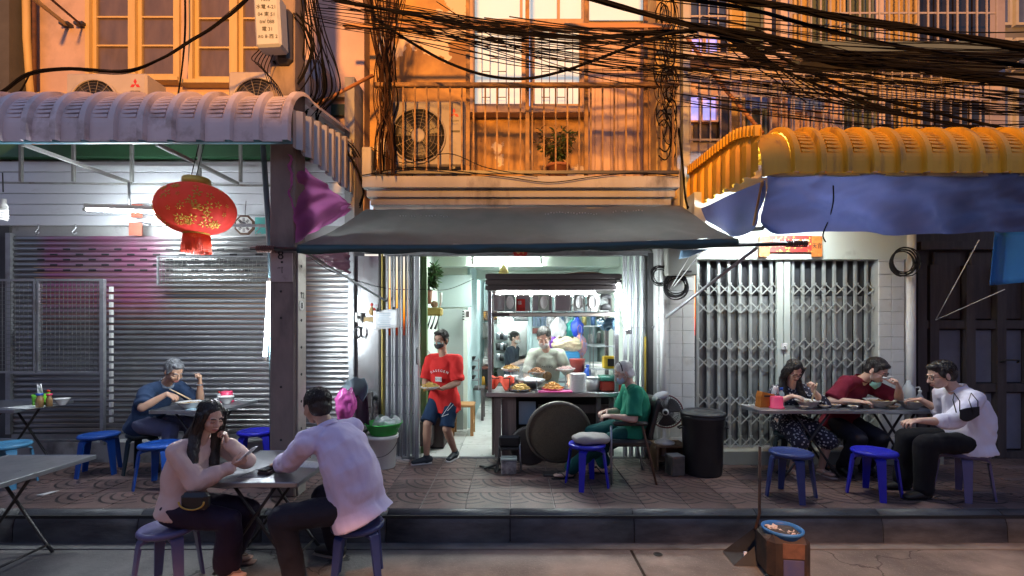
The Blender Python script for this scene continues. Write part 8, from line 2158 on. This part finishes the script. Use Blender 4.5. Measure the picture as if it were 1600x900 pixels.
for k in range(9):                          # fan of cables dropping from the hump of the thick cable
    x1, y1 = 1250 + 45 * k, 150 + 8 * k
    wire([(1095, 47), (1140, 56 + k), (1190, 82 + 2 * k), (x1 * .5 + 600, y1 * .7 + 24), (x1, y1), (x1 + 260, y1 + 50)], 5.0, 4.8, .006, L2, G2)
G3, L3 = 'loose cables hanging from the pole top', 'loose black cable hanging from the utility pole top down to the white awning'
for k in range(26):
    x0 = random.uniform(448, 492); w = random.uniform(0, 48); e = random.uniform(500, 552)
    Y = random.uniform(4.5, 4.9)
    wire([(x0, -20, Y), (x0 + 6 + w * .3, 50, Y), (x0 + w, 110, Y + .1), (x0 + w * 1.05, 145, Y + .2), (x0 + w * .35, 178, Y + .3), (x0 * .5 + e * .5 - 10, 196, Y + .5), (e, 226, 5.6), (e + 14, 246, 5.65)], 0, 0, random.choice((.004, .005, .007)), L3, G3)
for k in range(9):
    x0 = random.uniform(448, 475); r = random.uniform(12, 34)
    wire([(x0 - 6, 20, 4.4), (x0 + r, 60, 4.45), (x0 + r * .8, 100, 4.5), (x0 - 4, 112 + r, 4.45), (x0 - 30, 95, 4.4)], 0, 0, .004, 'small black cable loop around the utility pole top', 'cable loops at the pole top')
for k in range(6):
    x0 = 405 + 5 * k
    wire([(x0, 78, 4.3), (x0 - 12, 92 + 4 * k, 4.3), (x0 + 4, 104 + 6 * k, 4.32), (x0 + 14, 130 + 5 * k, 4.36)], 0, 0, .004, 'thin cable end dangling below the grey meter box', 'cable ends under the meter box')
t = bundle([(447, -20), (450, 30), (452, 62), (444, 84)], 4.52, 4.5, 26, .10, .010, 'dark knot of cables tied round the utility pole behind the meter box', 5)
G4, L4 = 'upright cables at the balcony left end', 'aged brown cable climbing the corner column at the left end of the balcony'
for k in range(34):
    xt, xm, xb = random.uniform(560, 640), random.uniform(588, 615), random.uniform(586, 618)
    Y = random.uniform(5.25, 5.6)
    wire([(xt, -20), (xt * .4 + xm * .6, 60), (xm + random.uniform(-6, 6), 118), (xm + random.uniform(-8, 8), 165), (xb, 215), (xb + random.uniform(-4, 4), 272)], Y, Y, random.choice((.004, .005, .007, .009)), L4, G4, random.choice((CABLE, CABLEB, CABLEB)))
G5, L5 = 'tangled cables at the balcony right end', 'tangled cable loop on the stained yellow column at the right end of the balcony'
for k in range(44):
    cx, cy, r = random.uniform(1032, 1054), random.uniform(10, 250), random.uniform(6, 20)
    Y = random.uniform(5.3, 5.75); a0 = random.uniform(0, 6)
    wire([(cx + math.cos(a0 + a) * r * .7, cy + math.sin(a0 + a) * r * 1.8) for a in (0, .9, 1.9, 2.9, 3.7, 4.6)], Y, Y + .04, random.choice((.004, .006, .008)), L5, G5, random.choice((CABLE, CABLEB, CABLE)))
wire([(1130, 58), (1150, 85), (1185, 108), (1215, 128), (1260, 160)], 5.2, 5.1, .006, 'single thin cable hooked over the orange brown rod at the right')
bundle([(540, 232, 5.6), (560, 270, 5.5), (568, 300, 5.5), (562, 322, 5.45)], 5, 5, 12, .07, .008, 'dark cable knot stuffed into the corner beside the balcony end post', 5)
bundle([(1060, 200, 5.4), (1066, 250, 5.4), (1070, 300, 5.4), (1075, 326, 5.4)], 5, 5, 9, .05, .010, 'dark cable bunch down the corner between balcony and ochre awning', 3)
wire([(566, 274), (640, 262), (720, 268), (800, 278), (860, 285), (930, 276), (1000, 270), (1060, 276)], 5.37, 5.37, .006, 'thin black cable lying along the balcony slab edge')
wire([(580, 230), (630, 255), (700, 240), (760, 262), (840, 276)], 5.36, 5.36, .005, 'thin black cable looping past the balcony air conditioner')
for i, (a, b) in enumerate((((1530, 375, 5.0), (1462, 500, 5.6)), ((1570, 452, 5.0), (1462, 500, 5.6)), ((1100, 388, 4.8), (1050, 452, 5.4)), ((1085, 388, 4.9), (1047, 452, 5.4)))):
    tag(MB().tube([W(*a), W(*b)], .005, 5).build('guy_cord', WHITEP), ('pale cord running up steeply before the dark panelled door', 'pale cord running from the bright blue curtain to the wall', 'pale cord tied from the grey canvas to the cable coil, outer one', 'pale cord tied from the grey canvas to the cable coil, inner one')[i], 'cord')
wire([(1302, 290, 4.2), (1302, 315, 4.19), (1296, 340, 4.19), (1286, 366, 4.19), (1290, 378, 4.2)], 0, 0, .006, 'black cord dangling in front of the long blue valance')
wire([(478, 397, 5.2), (520, 425, 5.5), (600, 450, 5.7), (655, 452, 5.8), (700, 452, 6.6), (740, 436, 7.0)], 0, 0, .005, 'thin black cable looping from the white awning into the shop')
